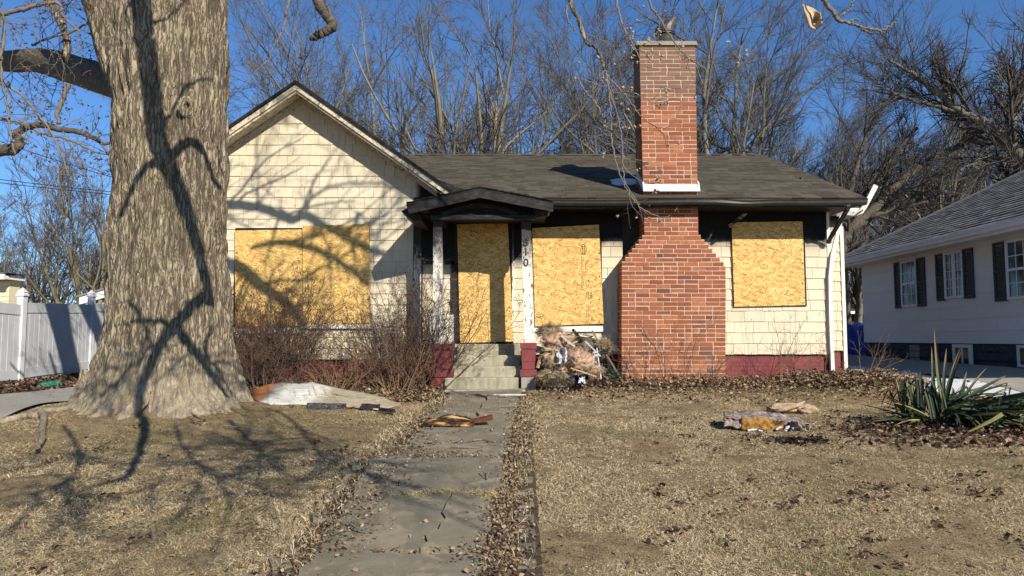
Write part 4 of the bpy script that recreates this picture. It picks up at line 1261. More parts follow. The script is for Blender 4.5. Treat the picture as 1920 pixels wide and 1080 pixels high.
def build_steps():
    st = thing('front_steps', 'four worn grey concrete steps rising to the boarded front door', 'steps', (at(905, 700, 10.3).x, 10.6, 0.85))
    rng = random.Random(4)
    rises = [(645, 666, 10.98, 858, 976), (666, 687, 10.74, 851, 976), (687, 708.5, 10.50, 846, 977), (708.5, 727, 10.27, 834, 972), (731, 742, 10.05, 830, 985)]
    for i, (yt, yb, Y, pxa, pxb) in enumerate(rises):
        x0, x1 = at(pxa, yt, Y).x, at(pxb, yt, Y).x
        zt = zat(yt, Y); zb = zat(yb, Y) - 0.05
        if i == 4: zt = G((x0 + x1) / 2, Y) + .05; zb = zt - .2
        yend = YW - .06 if i == 0 else rises[i - 1][2] + .02
        m = MB(); nx = 26
        for k in range(nx + 1):
            x = x0 + (x1 - x0) * k / nx
            w = rng.uniform(-.006, .006); chip = -.018 if rng.random() < .12 else 0
            m.v += [(x, Y + w + .004, zb), (x, Y + w, zt - .015 + chip), (x, Y + w + .014 - chip, zt + rng.uniform(-.003, .002)), (x, yend, zt)]
        for k in range(nx):
            for q in range(3): m.f.append((k * 4 + q, (k + 1) * 4 + q, (k + 1) * 4 + q + 1, k * 4 + q + 1))
        m.f.append((0, 1, 2, 3)); m.v += [(x0, yend, zb), (x1, yend, zb)]
        e = nx * 4; m.f[-1] = (0, 1, 2, 3, len(m.v) - 2); m.f.append((e + 3, e + 2, e + 1, e, len(m.v) - 1))
        m.build('step', M['concrete'], st)
build_steps()
# ------------------------------------------------------------------ neighbouring houses and fence
def build_neighbour():
    XW = 9.5
    def yx(px): return XW * F / (px - 960) * 0.995
    Yf, Yn = 19.2, 8.5
    nb = thing('neighbour_house', 'white panelled house with slate blue shutters standing in shade past the driveway', 'house', (XW + 3, 14, 1.1))
    zs, ze, zg = 1.50, 3.56, 0.95
    rng = random.Random(8)
    mb = MB(); mb.box(XW + .012, XW + 8, Yn, Yf, zs, ze + .1); wall = mb.build('wall', M['n_siding'], nb)
    rows = 8; h = (ze - zs) / rows
    for r_ in range(rows):
        y = Yn + (0.6 if r_ % 2 else 0)
        while y < Yf:
            y2 = min(y + 1.2, Yf)
            m = MB(); m.hexa([(XW - .012, y2 - .004, zs + r_ * h), (XW - .012, y, zs + r_ * h), (XW + .014, y, zs + r_ * h), (XW + .014, y2 - .004, zs + r_ * h),
                              (XW - .001, y2 - .004, zs + (r_ + 1) * h), (XW - .001, y, zs + (r_ + 1) * h), (XW + .014, y, zs + (r_ + 1) * h), (XW + .014, y2 - .004, zs + (r_ + 1) * h)])
            # panel edges face -X
            m.build('siding_panel', M['n_siding'], wall); y = y2
    # foundation blocks with rock faces
    def bulge(y0, y1, z0, z1):
        m = MB(); nu, nv = 5, 4; b = 0
        for i in range(nv + 1):
            for k in range(nu + 1):
                e = (0 < i < nv) and (0 < k < nu)
                m.v.append((XW + .05 - (rng.uniform(.02, .05) if e else 0), y1 + (y0 - y1) * k / nu, z0 + (z1 - z0) * i / nv))
        for i in range(nv):
            for k in range(nu):
                q = i * (nu + 1) + k; m.f.append((q, q + 1, q + nu + 2, q + nu + 1))
        return m
    fnd = MB(); fnd.box(XW + .052, XW + 7.9, Yn, Yf - .05, .4, zs - .004); fnd = fnd.build('foundation', M['n_block'], nb)
    bw = [(yx(1696), yx(1714), 'glass_block'), (yx(1775), yx(1817), 'basement'), (yx(1893), yx(1950), 'well')]
    for r_ in range(3):
        y = Yn + (0.2 if r_ % 2 else 0)
        while y < Yf - .06:
            y2 = min(y + .40, Yf - .05)
            if not any(min(a, b) - .02 < (y + y2) / 2 < max(a, b) + .02 for a, b, _ in bw[:3]):
                bulge(y, y2 - .008, zg + r_ * .183, zg + (r_ + 1) * .183 - .008).build('foundation_block', M['n_block'], fnd)
            y = y2
    # shaded glass block window and white basement window
    a, b, _ = bw[0]
    m = MB()
    for i in range(3):
        for k in range(2):
            ya = b + (a - b) * k / 2; m.box(XW + .03, XW + .06, ya + .01, ya + abs(a - b) / 2 - .01, zs - .03 - (i + 1) * .15, zs - .05 - i * .15)
    m.build('glass_block_window', M['block'], nb)
    def window(px0, px1, zb_, zt_, kind, wide=.05):
        y0, y1 = sorted((yx(px0), yx(px1)))
        fr = MB(); X0 = XW - .045
        fr.box(X0, XW + .01, y0, y1, zt_ - wide, zt_); fr.box(X0, XW + .01, y0, y1, zb_, zb_ + wide)
        fr.box(X0 + .001, XW + .01, y0, y0 + wide, zb_ + wide + .001, zt_ - wide - .001); fr.box(X0 + .001, XW + .01, y1 - wide, y1, zb_ + wide + .001, zt_ - wide - .001)
        w = fr.build('window', M['n_trim'], nb)
        gl = MB(); gl.box(XW - .018, XW - .014, y0 + wide + .002, y1 - wide - .002, zb_ + wide + .002, zt_ - wide - .002); gl.build('pane', M['glass'], w)
        mt = MB(); zi0, zi1, yi0, yi1 = zb_ + wide, zt_ - wide, y0 + wide, y1 - wide
        if kind == 'hung':
            zm = (zi0 + zi1) / 2
            mt.box(XW - .034, XW - .02, yi0 + .003, yi1 - .003, zm - .025, zm + .025)
            for k in (1, 2): yy = yi0 + (yi1 - yi0) * k / 3; mt.box(XW - .028, XW - .0185, yy - .008, yy + .008, zi0 + .003, zi1 - .003)
            for q in (.25, .75): zz = zi0 + (zi1 - zi0) * q; mt.box(XW - .0275, XW - .0186, yi0 + .003, yi1 - .003, zz - .008, zz + .008)
        elif kind == 'case':
            ym = (yi0 + yi1) / 2; mt.box(XW - .036, XW - .02, ym - .05, ym + .05, zi0 + .003, zi1 - .003)
            for q in (.25, .75): yy = yi0 + (yi1 - yi0) * q; mt.box(XW - .028, XW - .0185, yy - .007, yy + .007, zi0 + .003, zi1 - .003)
            for q in (.2, .4, .6, .8): zz = zi0 + (zi1 - zi0) * q; mt.box(XW - .0275, XW - .0186, yi0 + .003, yi1 - .003, zz - .007, zz + .007)
        else:
            ym = (yi0 + yi1) / 2; mt.box(XW - .03, XW - .0185, ym - .02, ym + .02, zi0 + .003, zi1 - .003)
        mt.build('muntin', M['n_trim'], w)
        return w
    def shutter(px0, px1, zb_, zt_):
        y0, y1 = sorted((yx(px0), yx(px1))); m = MB(); x0 = XW - .05
        m.box(x0, XW - .013, y0, y0 + .05, zb_, zt_); m.box(x0, XW - .013, y1 - .05, y1, zb_, zt_)
        for z in (zb_, zt_ - .06, (zb_ + zt_) / 2 - .03): m.box(x0 + .001, XW - .014, y0 + .051, y1 - .051, z + .001, z + .059)
        s = m.build('shutter', M['shutter'], nb)
        lv = MB(); z = zb_ + .07
        while z < zt_ - .08:
            lv.hexa([(x0 + .006, y1 - .052, z), (x0 + .006, y0 + .052, z), (XW - .016, y0 + .052, z + .02), (XW - .016, y1 - .052, z + .02), (x0 + .006, y1 - .052, z + .012), (x0 + .006, y0 + .052, z + .012), (XW - .016, y0 + .052, z + .032), (XW - .016, y1 - .052, z + .032)])
            z += .036
        o = lv.build('louvre', M['shutter'], s); tag(o, kind='stuff')
    zt, zb = 3.47, 2.36
    window(1690, 1720, zb, zt, 'hung'); shutter(1678.5, 1689.5, zb - .02, zt); shutter(1720.5, 1735.5, zb - .02, zt)
    window(1772, 1808, zb + .1, zt, 'case'); shutter(1757, 1771.5, zb + .07, zt); shutter(1808.5, 1827, zb + .07, zt)
    window(1889, 1942, zb - .02, zt, 'hung'); shutter(1866, 1888.5, zb - .04, zt); shutter(1942.5, 1968, zb - .04, zt)
    window(1782, 1816, zg + .02, zs - .02, 'base', .07)
    window(1902, 1945, zg + .12, zs - .02, 'base', .05)
    # soffit, gutter, roof (hipped at the far end)
    XEv = 9.02; YEv = Yf + .5
    m = MB(); m.box(XEv + .02, XW + 8, Yn - 1, YEv, ze + .001, ze + .03); m.build('soffit', M['n_trim'], nb)
    m = MB(); m.box(XEv - .0, XEv + .018, Yn - 1, YEv, ze - .02, ze + .16); m.build('fascia', M['n_trim'], nb)
    m = MB()
    prof = [(-.11, .16), (-.115, .13), (-.09, .09), (-.085, .05), (-.07, .035), (-.002, .035), (-.002, .155), (-.01, .155), (-.01, .045), (-.066, .045), (-.076, .056), (-.08, .094), (-.104, .134), (-.1, .16)]
    poly = [(XEv + a, Yn - 1, ze + b) for a, b in prof]; m.prism(poly, (0, YEv + .02 - Yn + 1, 0)); m.build('gutter', M['n_trim'], nb)
    p = .575; W = 5.0; z0 = ze + .165
    m = MB()
    a, b, c, d = (XEv - .03, Yn - 1, z0), (XEv - .03, YEv + .03, z0), (XEv + W, YEv - W, z0 + p * W), (XEv + W, Yn - 1, z0 + p * W)
    e = (XEv + 2 * W, YEv + .03, z0)
    m.add([a, b, c, d, e, (XEv + 2 * W, Yn - 1, z0)], [(0, 3, 2, 1), (1, 2, 4), (3, 5, 4, 2), (0, 1, 4, 5)])
    rf = m.build('roof', M['roof_n'], nb)
    m = MB(); n = 36
    for r_ in range(n):
        t0, t1 = r_ / n, min((r_ + 1.05) / n, 1)
        x0, x1 = XEv - .03 + (W + .03) * t0, XEv - .03 + (W + .03) * t1
        za, zb2 = z0 + p * W * t0, z0 + p * W * t1
        y = Yn - 1 + rng.uniform(0, .3); ye0, ye1 = YEv - W * t0, YEv - W * t1
        while y < ye0:
            y2 = min(y + rng.choice((.3, .33, .25)), ye0); k = rng.uniform(.016, .026)
            up = Vector((-p, 0, 1)).normalized()
            q = [Vector((x0, y2 - .006, za)), Vector((x0, y, za)), Vector((x1, min(y, ye1 - .01), zb2)), Vector((x1, min(y2 - .006, ye1), zb2))]
            m.hexa([v + up * .001 for v in q] + [q[0] + up * k, q[1] + up * k, q[2] + up * .003, q[3] + up * .003]); y = y2
    tag(m.build('roof_shingle', M['roof_n'], rf), kind='stuff')
    m = MB(); m.tube([(XEv - .02, YEv, z0 + .02), (XEv + W, YEv - W, z0 + p * W + .02)], .05, 6); m.build('hip_cap', M['roof_n'], rf)
build_neighbour()

def build_fence():
    fe = thing('vinyl_fence', 'white vinyl privacy fence with pointed post caps and lattice foot beside driveway', 'fence', (-9.8, 15, .65))
    P = [Vector((-9.3, 10.9)), Vector((-9.67, 14.0)), Vector((-10.08, 17.0)), Vector((-10.5, 20.0)), Vector((-10.9, 23.0))]
    zb = [.70, .66, .745, .80, .84]; H = [1.70, 1.72, 1.79, 1.8, 1.8]
    for i, p in enumerate(P):
        z0 = zb[i] - .1; z1 = zb[i] + H[i] + .06; w = .062
        m = MB(); m.box(p.x - w, p.x + w, p.y - w, p.y + w, z0, z1); po = m.build('fence_post', M['vinyl'], fe)
        m = MB()
        m.box(p.x - w - .02, p.x + w + .02, p.y - w - .02, p.y + w + .02, z1, z1 + .03)
        m.hexa([(p.x - w - .015, p.y - w - .015, z1 + .031), (p.x + w + .015, p.y - w - .015, z1 + .031), (p.x + w + .015, p.y + w + .015, z1 + .031), (p.x - w - .015, p.y + w + .015, z1 + .031)] +
               [(p.x + sx * (w - .005), p.y + sy * (w - .005), z1 + .075) for sx, sy in ((-1, -1), (1, -1), (1, 1), (-1, 1))])
        m.hexa([(p.x + sx * (w + .012), p.y + sy * (w + .012), z1 + .076) for sx, sy in ((-1, -1), (1, -1), (1, 1), (-1, 1))] + [(p.x + sx * .004, p.y + sy * .004, z1 + .17) for sx, sy in ((-1, -1), (1, -1), (1, 1), (-1, 1))])
        m.build('post_cap', M['vinyl'], po)
    for i in range(len(P) - 1):
        a, b = P[i], P[i + 1]; d = (b - a); L = d.length; d.normalize(); nrm = Vector((-d.y, d.x))
        def seg(t0, t1, za0, za1, zb0, zb1, th, name, off=0.0):
            m = MB(); pts = []
            for z_ in (0, 1):
                for t, s in ((t0, -1), (t1, -1), (t1, 1), (t0, 1)):
                    q = a + d * t + nrm * (th * s + off)
                    f = t / L
                    pts.append((q.x, q.y, ((za0 * (1 - f) + za1 * f) if z_ == 0 else (zb0 * (1 - f) + zb1 * f))))
            m.hexa(pts); return m.build(name, M['vinyl'], fe)
        g0, g1 = zb[i], zb[i + 1]; t0_, t1_ = .065, L - .065
        h0, h1 = g0 + H[i] - .07, g1 + H[i + 1] - .12
        seg(t0_, t1_, h0 - .2, h1 - .2, h0, h1, .03, 'fence_rail'); seg(t0_, t1_, g0 + .16, g1 + .14, g0 + .36, g1 + .32, .03, 'fence_rail')
        n = 15; w = (t1_ - t0_) / n
        for k in range(n):
            seg(t0_ + k * w + .005, t0_ + (k + 1) * w - .005, g0 + .361, g1 + .321, h0 - .201, h1 - .201, .018, 'fence_plank', random.uniform(-.002, .002))
        # lattice foot
        m = MB(); k = 0.0
        while k < L - .1:
            for sgn in (-1, 1):
                p0 = a + d * (k if sgn > 0 else k + .13); p1 = a + d * (k + .13 if sgn > 0 else k)
                zz0 = g0 + (g1 - g0) * k / L - .06
                m.tube([(p0.x, p0.y, zz0), (p1.x, p1.y, zz0 + .2)], .017, 4)
            k += .13
        tag(m.build('lattice', M['vinyl'], fe), kind='stuff')
build_fence()

def build_far_sheds():
    # pale gable beyond the fence
    Y = 30
    s = thing('yellow_shed', 'pale yellow gabled outbuilding seen over the white fence', 'shed', (at(190, 580, Y).x, Y, 1.0))
    a = at(148, 571, Y); b = at(330, 520, Y)
    m = MB(); m.prism([(a.x + .5, Y + .3, .9), (a.x + 7, Y + .3, .9), (a.x + 7, Y + .3, 3.0), (a.x + .5, Y + .3, 3.0)], (0, 6, 0)); m.build('wall', M['yellow_siding'], s)
    sl = (b.z - a.z) / (b.x - a.x)
    m = MB(); m.prism([(a.x + .5, Y + .31, 3.0), (a.x + 7, Y + .31, 3.0), (a.x + 7, Y + .31, a.z + sl * 6.5), (a.x + .5, Y + .31, a.z + .02)], (0, 5.9, 0)); m.build('gable', M['yellow_siding'], s)
    m = MB(); m.prism([a, (a.x + 6.5, Y, a.z + sl * 6.5), (a.x + 6.5, Y, a.z + sl * 6.5 + .33), (a.x, Y, a.z + .3)], (0, .06, 0)); m.build('fascia', M['n_trim'], s)
    m = MB(); m.prism([(a.x - .1, Y - .04, a.z + .30), (a.x + 6.5, Y - .04, a.z + sl * 6.5 + .34), (a.x + 6.5, Y - .04, a.z + sl * 6.5 + .42), (a.x - .1, Y - .04, a.z + .38)], (0, 7, 0)); m.build('roof', M['roof_n'], s)
    m = MB(); m.box(a.x + .3, a.x + 7, Y + .02, Y + .4, a.z - .02, a.z + .03); m.build('soffit', M['n_trim'], s)
    Y = 24
    s = thing('yellow_house', 'corner of a pale yellow house with white eave at the left edge', 'house', (at(-60, 600, Y).x, Y, .9))
    x1 = at(18, 540, Y).x
    m = MB(); m.box(x1 - 6, x1, Y, Y + .5, .6, zat(526, Y)); w = m.build('wall', M['yellow_siding'], s)
    for k in range(9):
        m = MB(); z = zat(527, Y) - .02 - k * .17; m.hexa([(x1 - 6, Y - .03, z - .165), (x1, Y - .03, z - .165), (x1, Y - .002, z - .165), (x1 - 6, Y - .002, z - .165), (x1 - 6, Y - .012, z), (x1, Y - .012, z), (x1, Y - .002, z), (x1 - 6, Y - .002, z)]); m.build('siding_board', M['yellow_siding'], w)
    m = MB(); m.box(x1 - 6, at(29, 520, Y).x, Y - .5, Y + .5, zat(525, Y), zat(519, Y)); m.build('soffit', M['n_trim'], s)
    m = MB(); m.box(x1 - 6, at(30, 520, Y).x, Y - .6, Y - .51, zat(524, Y - .5), zat(514, Y - .5)); m.build('gutter', M['n_trim'], s)
    m = MB(); m.prism([(x1 + .3, Y - .5, zat(514, Y)), (x1 - 6, Y - .5, zat(514, Y)), (x1 - 6, Y - .5, zat(512, Y) + .3), ], (0, 1.0, 0)); m.build('roof', M['roof_n'], s)
    # low dark roofed shed in the gap on the right
    Y = 32
    s = thing('dark_shed', 'low dark roofed shed far back between the two houses', 'shed', (at(1600, 610, Y).x, Y, 1.05))
    xa, xb = at(1545, 600, Y).x, at(1660, 600, Y).x
    m = MB(); m.box(xa, xb, Y, Y + 4, .9, zat(585, Y)); m.build('wall', M['sheathing'], s)
    m = MB(); m.prism([(xa - .3, Y - .4, zat(585, Y)), (xa - .3, Y + 2.2, zat(564, Y)), (xa - .3, Y + 4.6, zat(585, Y)), (xa - .3, Y + 4.6, zat(588, Y)), (xa - .3, Y - .4, zat(588, Y))], (xb - xa + .6, 0, 0)); m.build('roof', M['roof'], s)
    m = MB(); m.box(xa - .3, xb + .3, Y - .46, Y - .41, zat(589, Y), zat(584, Y)); m.build('fascia', M['n_trim'], s)
    # tarp heap
    Y = 22.5
    m = MB(); nu, nv = 26, 16
    c0 = at(1606, 650, Y)
    for i in range(nv + 1):
        for k in range(nu + 1):
            u, v = k / nu * 2 - 1, i / nv * 2 - 1
            hgt = max(0, 1 - u ** 4) * max(0, 1 - v ** 4)
            z = G(c0.x, Y) - .02 + hgt * (.88 + .1 * math.sin(5 * u + 2 * v) + .08 * math.sin(11 * u - 3 * v)) * (1 - .25 * u * .6)
            m.v.append((c0.x + u * .95 + .03 * math.sin(9 * v), Y + v * 1.3, z))
    for i in range(nv):
        for k in range(nu): q = i * (nu + 1) + k; m.f.append((q, q + 1, q + nu + 2, q + nu + 1))
    o = m.build('tarp_heap', M['tarp'], None, True); tag(o, 'heap under a blue tarpaulin behind the gap between houses', 'tarp')
    # overhead wires
    for k, (y0, y1, s_) in enumerate(((329, 353, .0), (337, 356, .0), (228, 320, .0))):
        Y = 16 + k * .4
        a, b = at(-300, y0 - (y1 - y0) * 1.35, Y), at(640, y1 + (y1 - y0) * 1.8, Y)
        if k == 2: a, b = at(-200, 190, Y), at(330, 366, Y)
        else: a, b = at(-300, y0 - 32, Y), at(640, y1 + 42, Y)
        m = MB(); N = 24; m.tube([a.lerp(b, t / N) - Vector((0, 0, .12 * math.sin(math.pi * t / N))) for t in range(N + 1)], .009, 5)
        o = m.build('power_line', M['cable'], None)
        tag(o, ['upper of two black power lines crossing left of the maple trunk', 'lower of two black power lines crossing left of the maple trunk', 'thin steep service wire slanting behind the maple twigs'][k], 'power line', 'power lines left of the maple')
build_far_sheds()

# ------------------------------------------------------------------ bare trees behind the houses
def oct_np(P, r, stretch=1.6, rng=RNG):
    n = len(P); D = rng.normal(0, 1, (n, 3)); D /= np.linalg.norm(D, axis=1, keepdims=True)
    A = np.cross(D, rng.normal(0, 1, (n, 3))); A /= np.linalg.norm(A, axis=1, keepdims=True); B = np.cross(D, A)
    r = np.broadcast_to(r, (n,))[:, None]
    V = np.stack([P + D * r * stretch, P + A * r, P + B * r, P - A * r, P - B * r, P - D * r * stretch], 1).reshape(-1, 3)
    b = (np.arange(n) * 6)[:, None, None]
    T = np.array([[0, 1, 2], [0, 2, 3], [0, 3, 4], [0, 4, 1], [5, 2, 1], [5, 3, 2], [5, 4, 3], [5, 1, 4]])
    return V, (b + T[None]).reshape(-1, 3)

def tree_proto(seed, H, stems, spread, mats, spec, lean=(0, 0, 0), r0=.17):
    rng = np.random.default_rng(seed)
    n = stems
    an = rng.uniform(0, 2 * np.pi, n) if n > 1 else np.array([rng.uniform(0, 6.28)])
    sp = np.tan(np.radians(spread)) * rng.uniform(.5, 1.2, n)
    D = np.stack([np.cos(an) * sp, np.sin(an) * sp, np.ones(n)], -1)
    P = np.stack([np.cos(an) * .12, np.sin(an) * .12, np.full(n, -.2)], -1) * (n > 1) + np.array([0, 0, -.2])
    L = H * rng.uniform(.8, 1.0, n); Rr = r0 * rng.uniform(.7, 1.05, n)
    sets = grow(rng, P, D, L, Rr, spec, lean)
    tv, tf = tubes_np(sets[:2]); cv, cf = tubes_np(sets[2:])
    tm = np_mesh('trunk', tv, tf, True); tm.materials.append(mats[0])
    cm = np_mesh('crown', cv, cf, False); cm.materials.append(mats[1])
    return tm, cm
def spec_a(n1=11, n2=8, n3=6, n4=4, a1=30, a2=34, trop=.05, t0=.22, rl1=.42, lean=0.0, rm=.0042):
    s = [dict(k=9, wob=.07, trop=trop * .6, taper=.05, nch=n1, t0=t0, ang=a1, rl=rl1, rr=.66, sides=8, lean=lean * .5),
         dict(k=7, wob=.10, trop=trop, taper=.3, nch=n2, t0=.15, ang=a2, rl=.5, rr=.5, rmin=.012, sides=5, lean=lean),
         dict(k=5, wob=.11, trop=trop, taper=.4, nch=n3, t0=.12, ang=a2, rl=.55, rr=.6, rmin=rm * 1.3, sides=4, lean=lean),
         dict(k=3, wob=.12, trop=trop * .6, taper=.55, nch=n4, t0=.1, ang=36, rl=.6, rr=.7, rmin=rm, sides=3, lean=lean * .6)]
    if n4: s.append(dict(k=2, wob=.13, trop=trop * .5, taper=.7, sides=3))
    return s
def build_trees():
    far = (M['trunk_far'], M['twig_far']); dark = (M['trunk_far'], M['twig_dark']); ol = (M['twig_olive'], M['twig_far'])
    protos = dict(
        vase=tree_proto(1, 13, 4, 15, ol, spec_a(9, 7, 6, 4, 40, 38, .055, .18, .5), r0=.27),
        tall=tree_proto(2, 15, 2, 8, far, spec_a(13, 7, 6, 4, 46, 40, .05, .2, .45), r0=.26),
        brush=tree_proto(3, 11, 5, 18, far, spec_a(8, 7, 6, 4, 38, 36, .07), r0=.2),
        sweep=tree_proto(4, 12, 4, 10, dark, spec_a(11, 7, 6, 4, 24, 24, .05, .15, .5, .07), lean=(1, -.1, .45), r0=.2),
        sweep_two=tree_proto(5, 12, 3, 14, far, spec_a(11, 7, 6, 4, 26, 26, .05, .15, .48, .06), lean=(1, .2, .6), r0=.22),
        round=tree_proto(6, 11, 3, 16, far, spec_a(11, 7, 6, 4, 46, 40, .05, .2, .5), r0=.24),
        small=tree_proto(7, 8, 5, 20, ol, spec_a(9, 7, 5, 3, 30, 32, .05, .2, .45), r0=.12),
    )
    L = [  # px, depth, proto, scale, turn, label
        (905, 27, 'vase', 1.12, 10, 'many stemmed bare tree rising above the roof ridge left of the chimney'),
        (1372, 25, 'tall', 1.0, 40, 'bare tree with forked olive trunk just right of the chimney'),
        (655, 29, 'tall', 1.05, 200, 'tall bare tree above the gable peak'),
        (560, 33, 'brush', 1.25, 80, 'grey twiggy tree behind the left gable slope'),
        (480, 31, 'round', 1.2, 130, 'grey bare tree just right of the maple trunk'),
        (745, 32, 'vase', 1.1, 150, 'bare tree behind the right slope of the gable'),
        (1010, 31, 'round', 1.25, 260, 'bare tree above the middle of the roof ridge'),
        (1085, 34, 'tall', 1.1, 310, 'slim bare tree left of the chimney twigs'),
        (1160, 30, 'brush', 1.25, 200, 'dense twiggy tree directly left of the chimney stack'),
        (1250, 33, 'tall', 1.15, 100, 'tall bare tree hidden behind the chimney stack'),
        (1310, 29, 'brush', 1.2, 300, 'brushy tree directly right of the chimney stack'),
        (1440, 27, 'sweep_two', .92, 0, 'swept bare tree above the right end of the ridge'),
        (1520, 31, 'sweep', .84, 15, 'swept grey tree above the right roof slope'),
        (1600, 30, 'sweep_two', .82, 20, 'dark swept tree above the broken downspout'),
        (1690, 33, 'sweep', .86, -5, 'dark swept tree at the left end of the neighbouring roof'),
        (1765, 30, 'vase', .84, 60, 'rounded twiggy tree above the neighbouring roof'),
        (1840, 32, 'sweep_two', .92, 25, 'swept tree behind the neighbouring hip'),
        (1925, 31, 'vase', .95, 190, 'bare tree at the right edge behind the neighbouring house'),
        (1590, 44, 'tall', .7, 90, 'slim distant trunk seen in the gap between houses'),
        (1625, 40, 'brush', .8, 120, 'distant thicket tree in the gap between houses'),
        (165, 37, 'small', 1.3, 30, 'olive many stemmed tree between fence and maple trunk'),
        (95, 40, 'small', 1.15, 140, 'hazy twiggy tree far behind the fence'),
        (20, 38, 'round', .62, 220, 'low bare tree above the yellow house eave'),
        (215, 44, 'brush', .75, 10, 'dark distant tree beside the maple trunk'),
        (-50, 36, 'small', 1.1, 60, 'bare tree just beyond the left edge'),
        (1470, 46, 'vase', 1.05, 75, 'faint far tree behind the swept trees'),
        (1730, 45, 'vase', 1.0, 10, 'faint far tree above the neighbouring hip'),
    ]
    for px, Y, pr, s, rz, lab in L:
        x = (px - 960) / F * Y
        tm, cm = protos[pr]
        t = bpy.data.objects.new('bare_tree', tm); link(t, None, (x, Y, G(x, Y)))
        t.scale = (s, s, s * random.uniform(.95, 1.05)); t.rotation_euler = (0, 0, R(rz))
        tag(t, lab, 'tree', 'bare trees behind the houses')
        c = bpy.data.objects.new('crown', cm); C.objects.link(c); c.parent = t
    # low distant thicket closing the horizon
    rng = np.random.default_rng(12)
    n = 520
    X = rng.uniform(-75, 75, n); Yb = rng.uniform(48, 62, n)
    sets = grow(rng, np.stack([X, Yb, gz(X, Yb)], -1), np.stack([rng.normal(0, .12, n), rng.normal(0, .12, n), np.ones(n)], -1), rng.uniform(3, 7.5, n), rng.uniform(.03, .08, n),
                [dict(k=5, wob=.08, taper=.3, nch=8, t0=.15, ang=35, rl=.45, rr=.6, rmin=.015, sides=4), dict(k=3, wob=.1, trop=.05, taper=.5, nch=6, t0=.1, ang=38, rl=.55, rr=.7, rmin=.012, sides=3), dict(k=2, wob=.12, taper=.7, sides=3)])
    V, Fq = tubes_np(sets)
    o = np_obj('distant_woods', V, Fq, M['twig_dark'], None); tag(o, 'distant brown thicket closing the view behind the yards', kind='stuff')
    # nearer tree whose limbs reach in from the right, and one reaching up from the gap
    def limb_tree(name, base, limbs, Y, label, seed, mats, dens=26):
        rng = np.random.default_rng(seed)
        sets = []; seeds = ([], [], [], [])
        for L_, rad in limbs:
            P = np.array([tuple(at(a, b, Y + (c if len(q) > 2 else 0))) if True else 0 for q in L_ for a, b, c in [(q[0], q[1], q[2] if len(q) > 2 else 0)]])
            # smooth
            tt = np.linspace(0, 1, len(P)); ti = np.linspace(0, 1, len(P) * 5)
            Q = np.stack([np.interp(ti, tt, P[:, k]) for k in range(3)], -1)
            Q[1:-1] = (Q[:-2] + Q[1:-1] * 2 + Q[2:]) / 4
            Q[1:-1] += rng.normal(0, .02, Q[1:-1].shape)
            rr = np.interp(ti, tt, np.array(rad)) * Y / F
            sets.append((Q[None], rr[None], 8))
            m_ = int(dens * len(P) / 4)
            k = rng.integers(int(len(Q) * .2), len(Q) - 1, m_)
            d = Q[k + 1] - Q[k]; d /= np.linalg.norm(d, axis=1, keepdims=True)
            pe = rng.normal(0, 1, d.shape) + np.array([0, 0, .5]); pe -= d * (pe * d).sum(1, keepdims=True); pe /= np.linalg.norm(pe, axis=1, keepdims=True)
            seeds[0].append(Q[k]); seeds[1].append(d * .75 + pe * .65); seeds[2].append(rng.uniform(1.2, 3.2, m_)); seeds[3].append(np.maximum(rr[k] * .35, .012))
        cs = grow(rng, np.concatenate(seeds[0]), np.concatenate(seeds[1]), np.concatenate(seeds[2]), np.concatenate(seeds[3]),
                  [dict(k=6, wob=.1, trop=.05, taper=.3, nch=9, t0=.12, ang=34, rl=.5, rr=.6, rmin=.009, sides=4), dict(k=4, wob=.11, trop=.03, taper=.4, nch=6, t0=.1, ang=36, rl=.55, rr=.65, rmin=.006, sides=3), dict(k=2, wob=.12, taper=.6, sides=3)])
        V, Fq = tubes_np(sets)
        o = np_obj(name, V, Fq, mats[0], None, True); tag(o, label, 'tree', 'bare trees behind the houses')
        V, Fq = tubes_np(cs); c = np_obj('crown', V, Fq, mats[1], o)
    limb_tree('bare_tree', None, [
        ([(2010, 640), (1985, 480), (1950, 350), (1905, 285), (1878, 245)], [26, 24, 20, 15, 13]),
        ([(1885, 252), (1840, 228), (1795, 205), (1750, 168), (1712, 140), (1660, 108)], [11, 9, 8, 6, 4, 2]),
        ([(1886, 250), (1905, 205), (1925, 150), (1935, 60)], [9, 8, 6, 4]),
        ([(1810, 214), (1760, 200), (1700, 185), (1640, 160)], [5, 4, 3, 2]),
        ([(1960, 365), (1900, 300), (1850, 292), (1800, 320)], [8, 6, 5, 3])], 23, 'big limbed bare tree leaning in from the right over the neighbouring roof', 31, (M['trunk_far'], M['twig_dark']), 18)
    limb_tree('bare_tree', None, [
        ([(1560, 640), (1562, 540), (1575, 465), (1600, 425), (1645, 385), (1700, 330), (1765, 285), (1830, 262)], [13, 12, 11, 10.5, 9.5, 8, 5, 3]),
        ([(1620, 408), (1680, 392), (1740, 378)], [6, 4, 2]),
        ([(1590, 440), (1625, 380), (1660, 310), (1720, 240)], [7, 6, 5, 3]),
        ([(1570, 480), (1600, 330), (1630, 240), (1690, 150)], [7, 5, 4, 2])], 24, 'dark limbed tree slanting up from the gap behind the downspout', 32, (M['limb'], M['twig_dark']), 14)
build_trees()
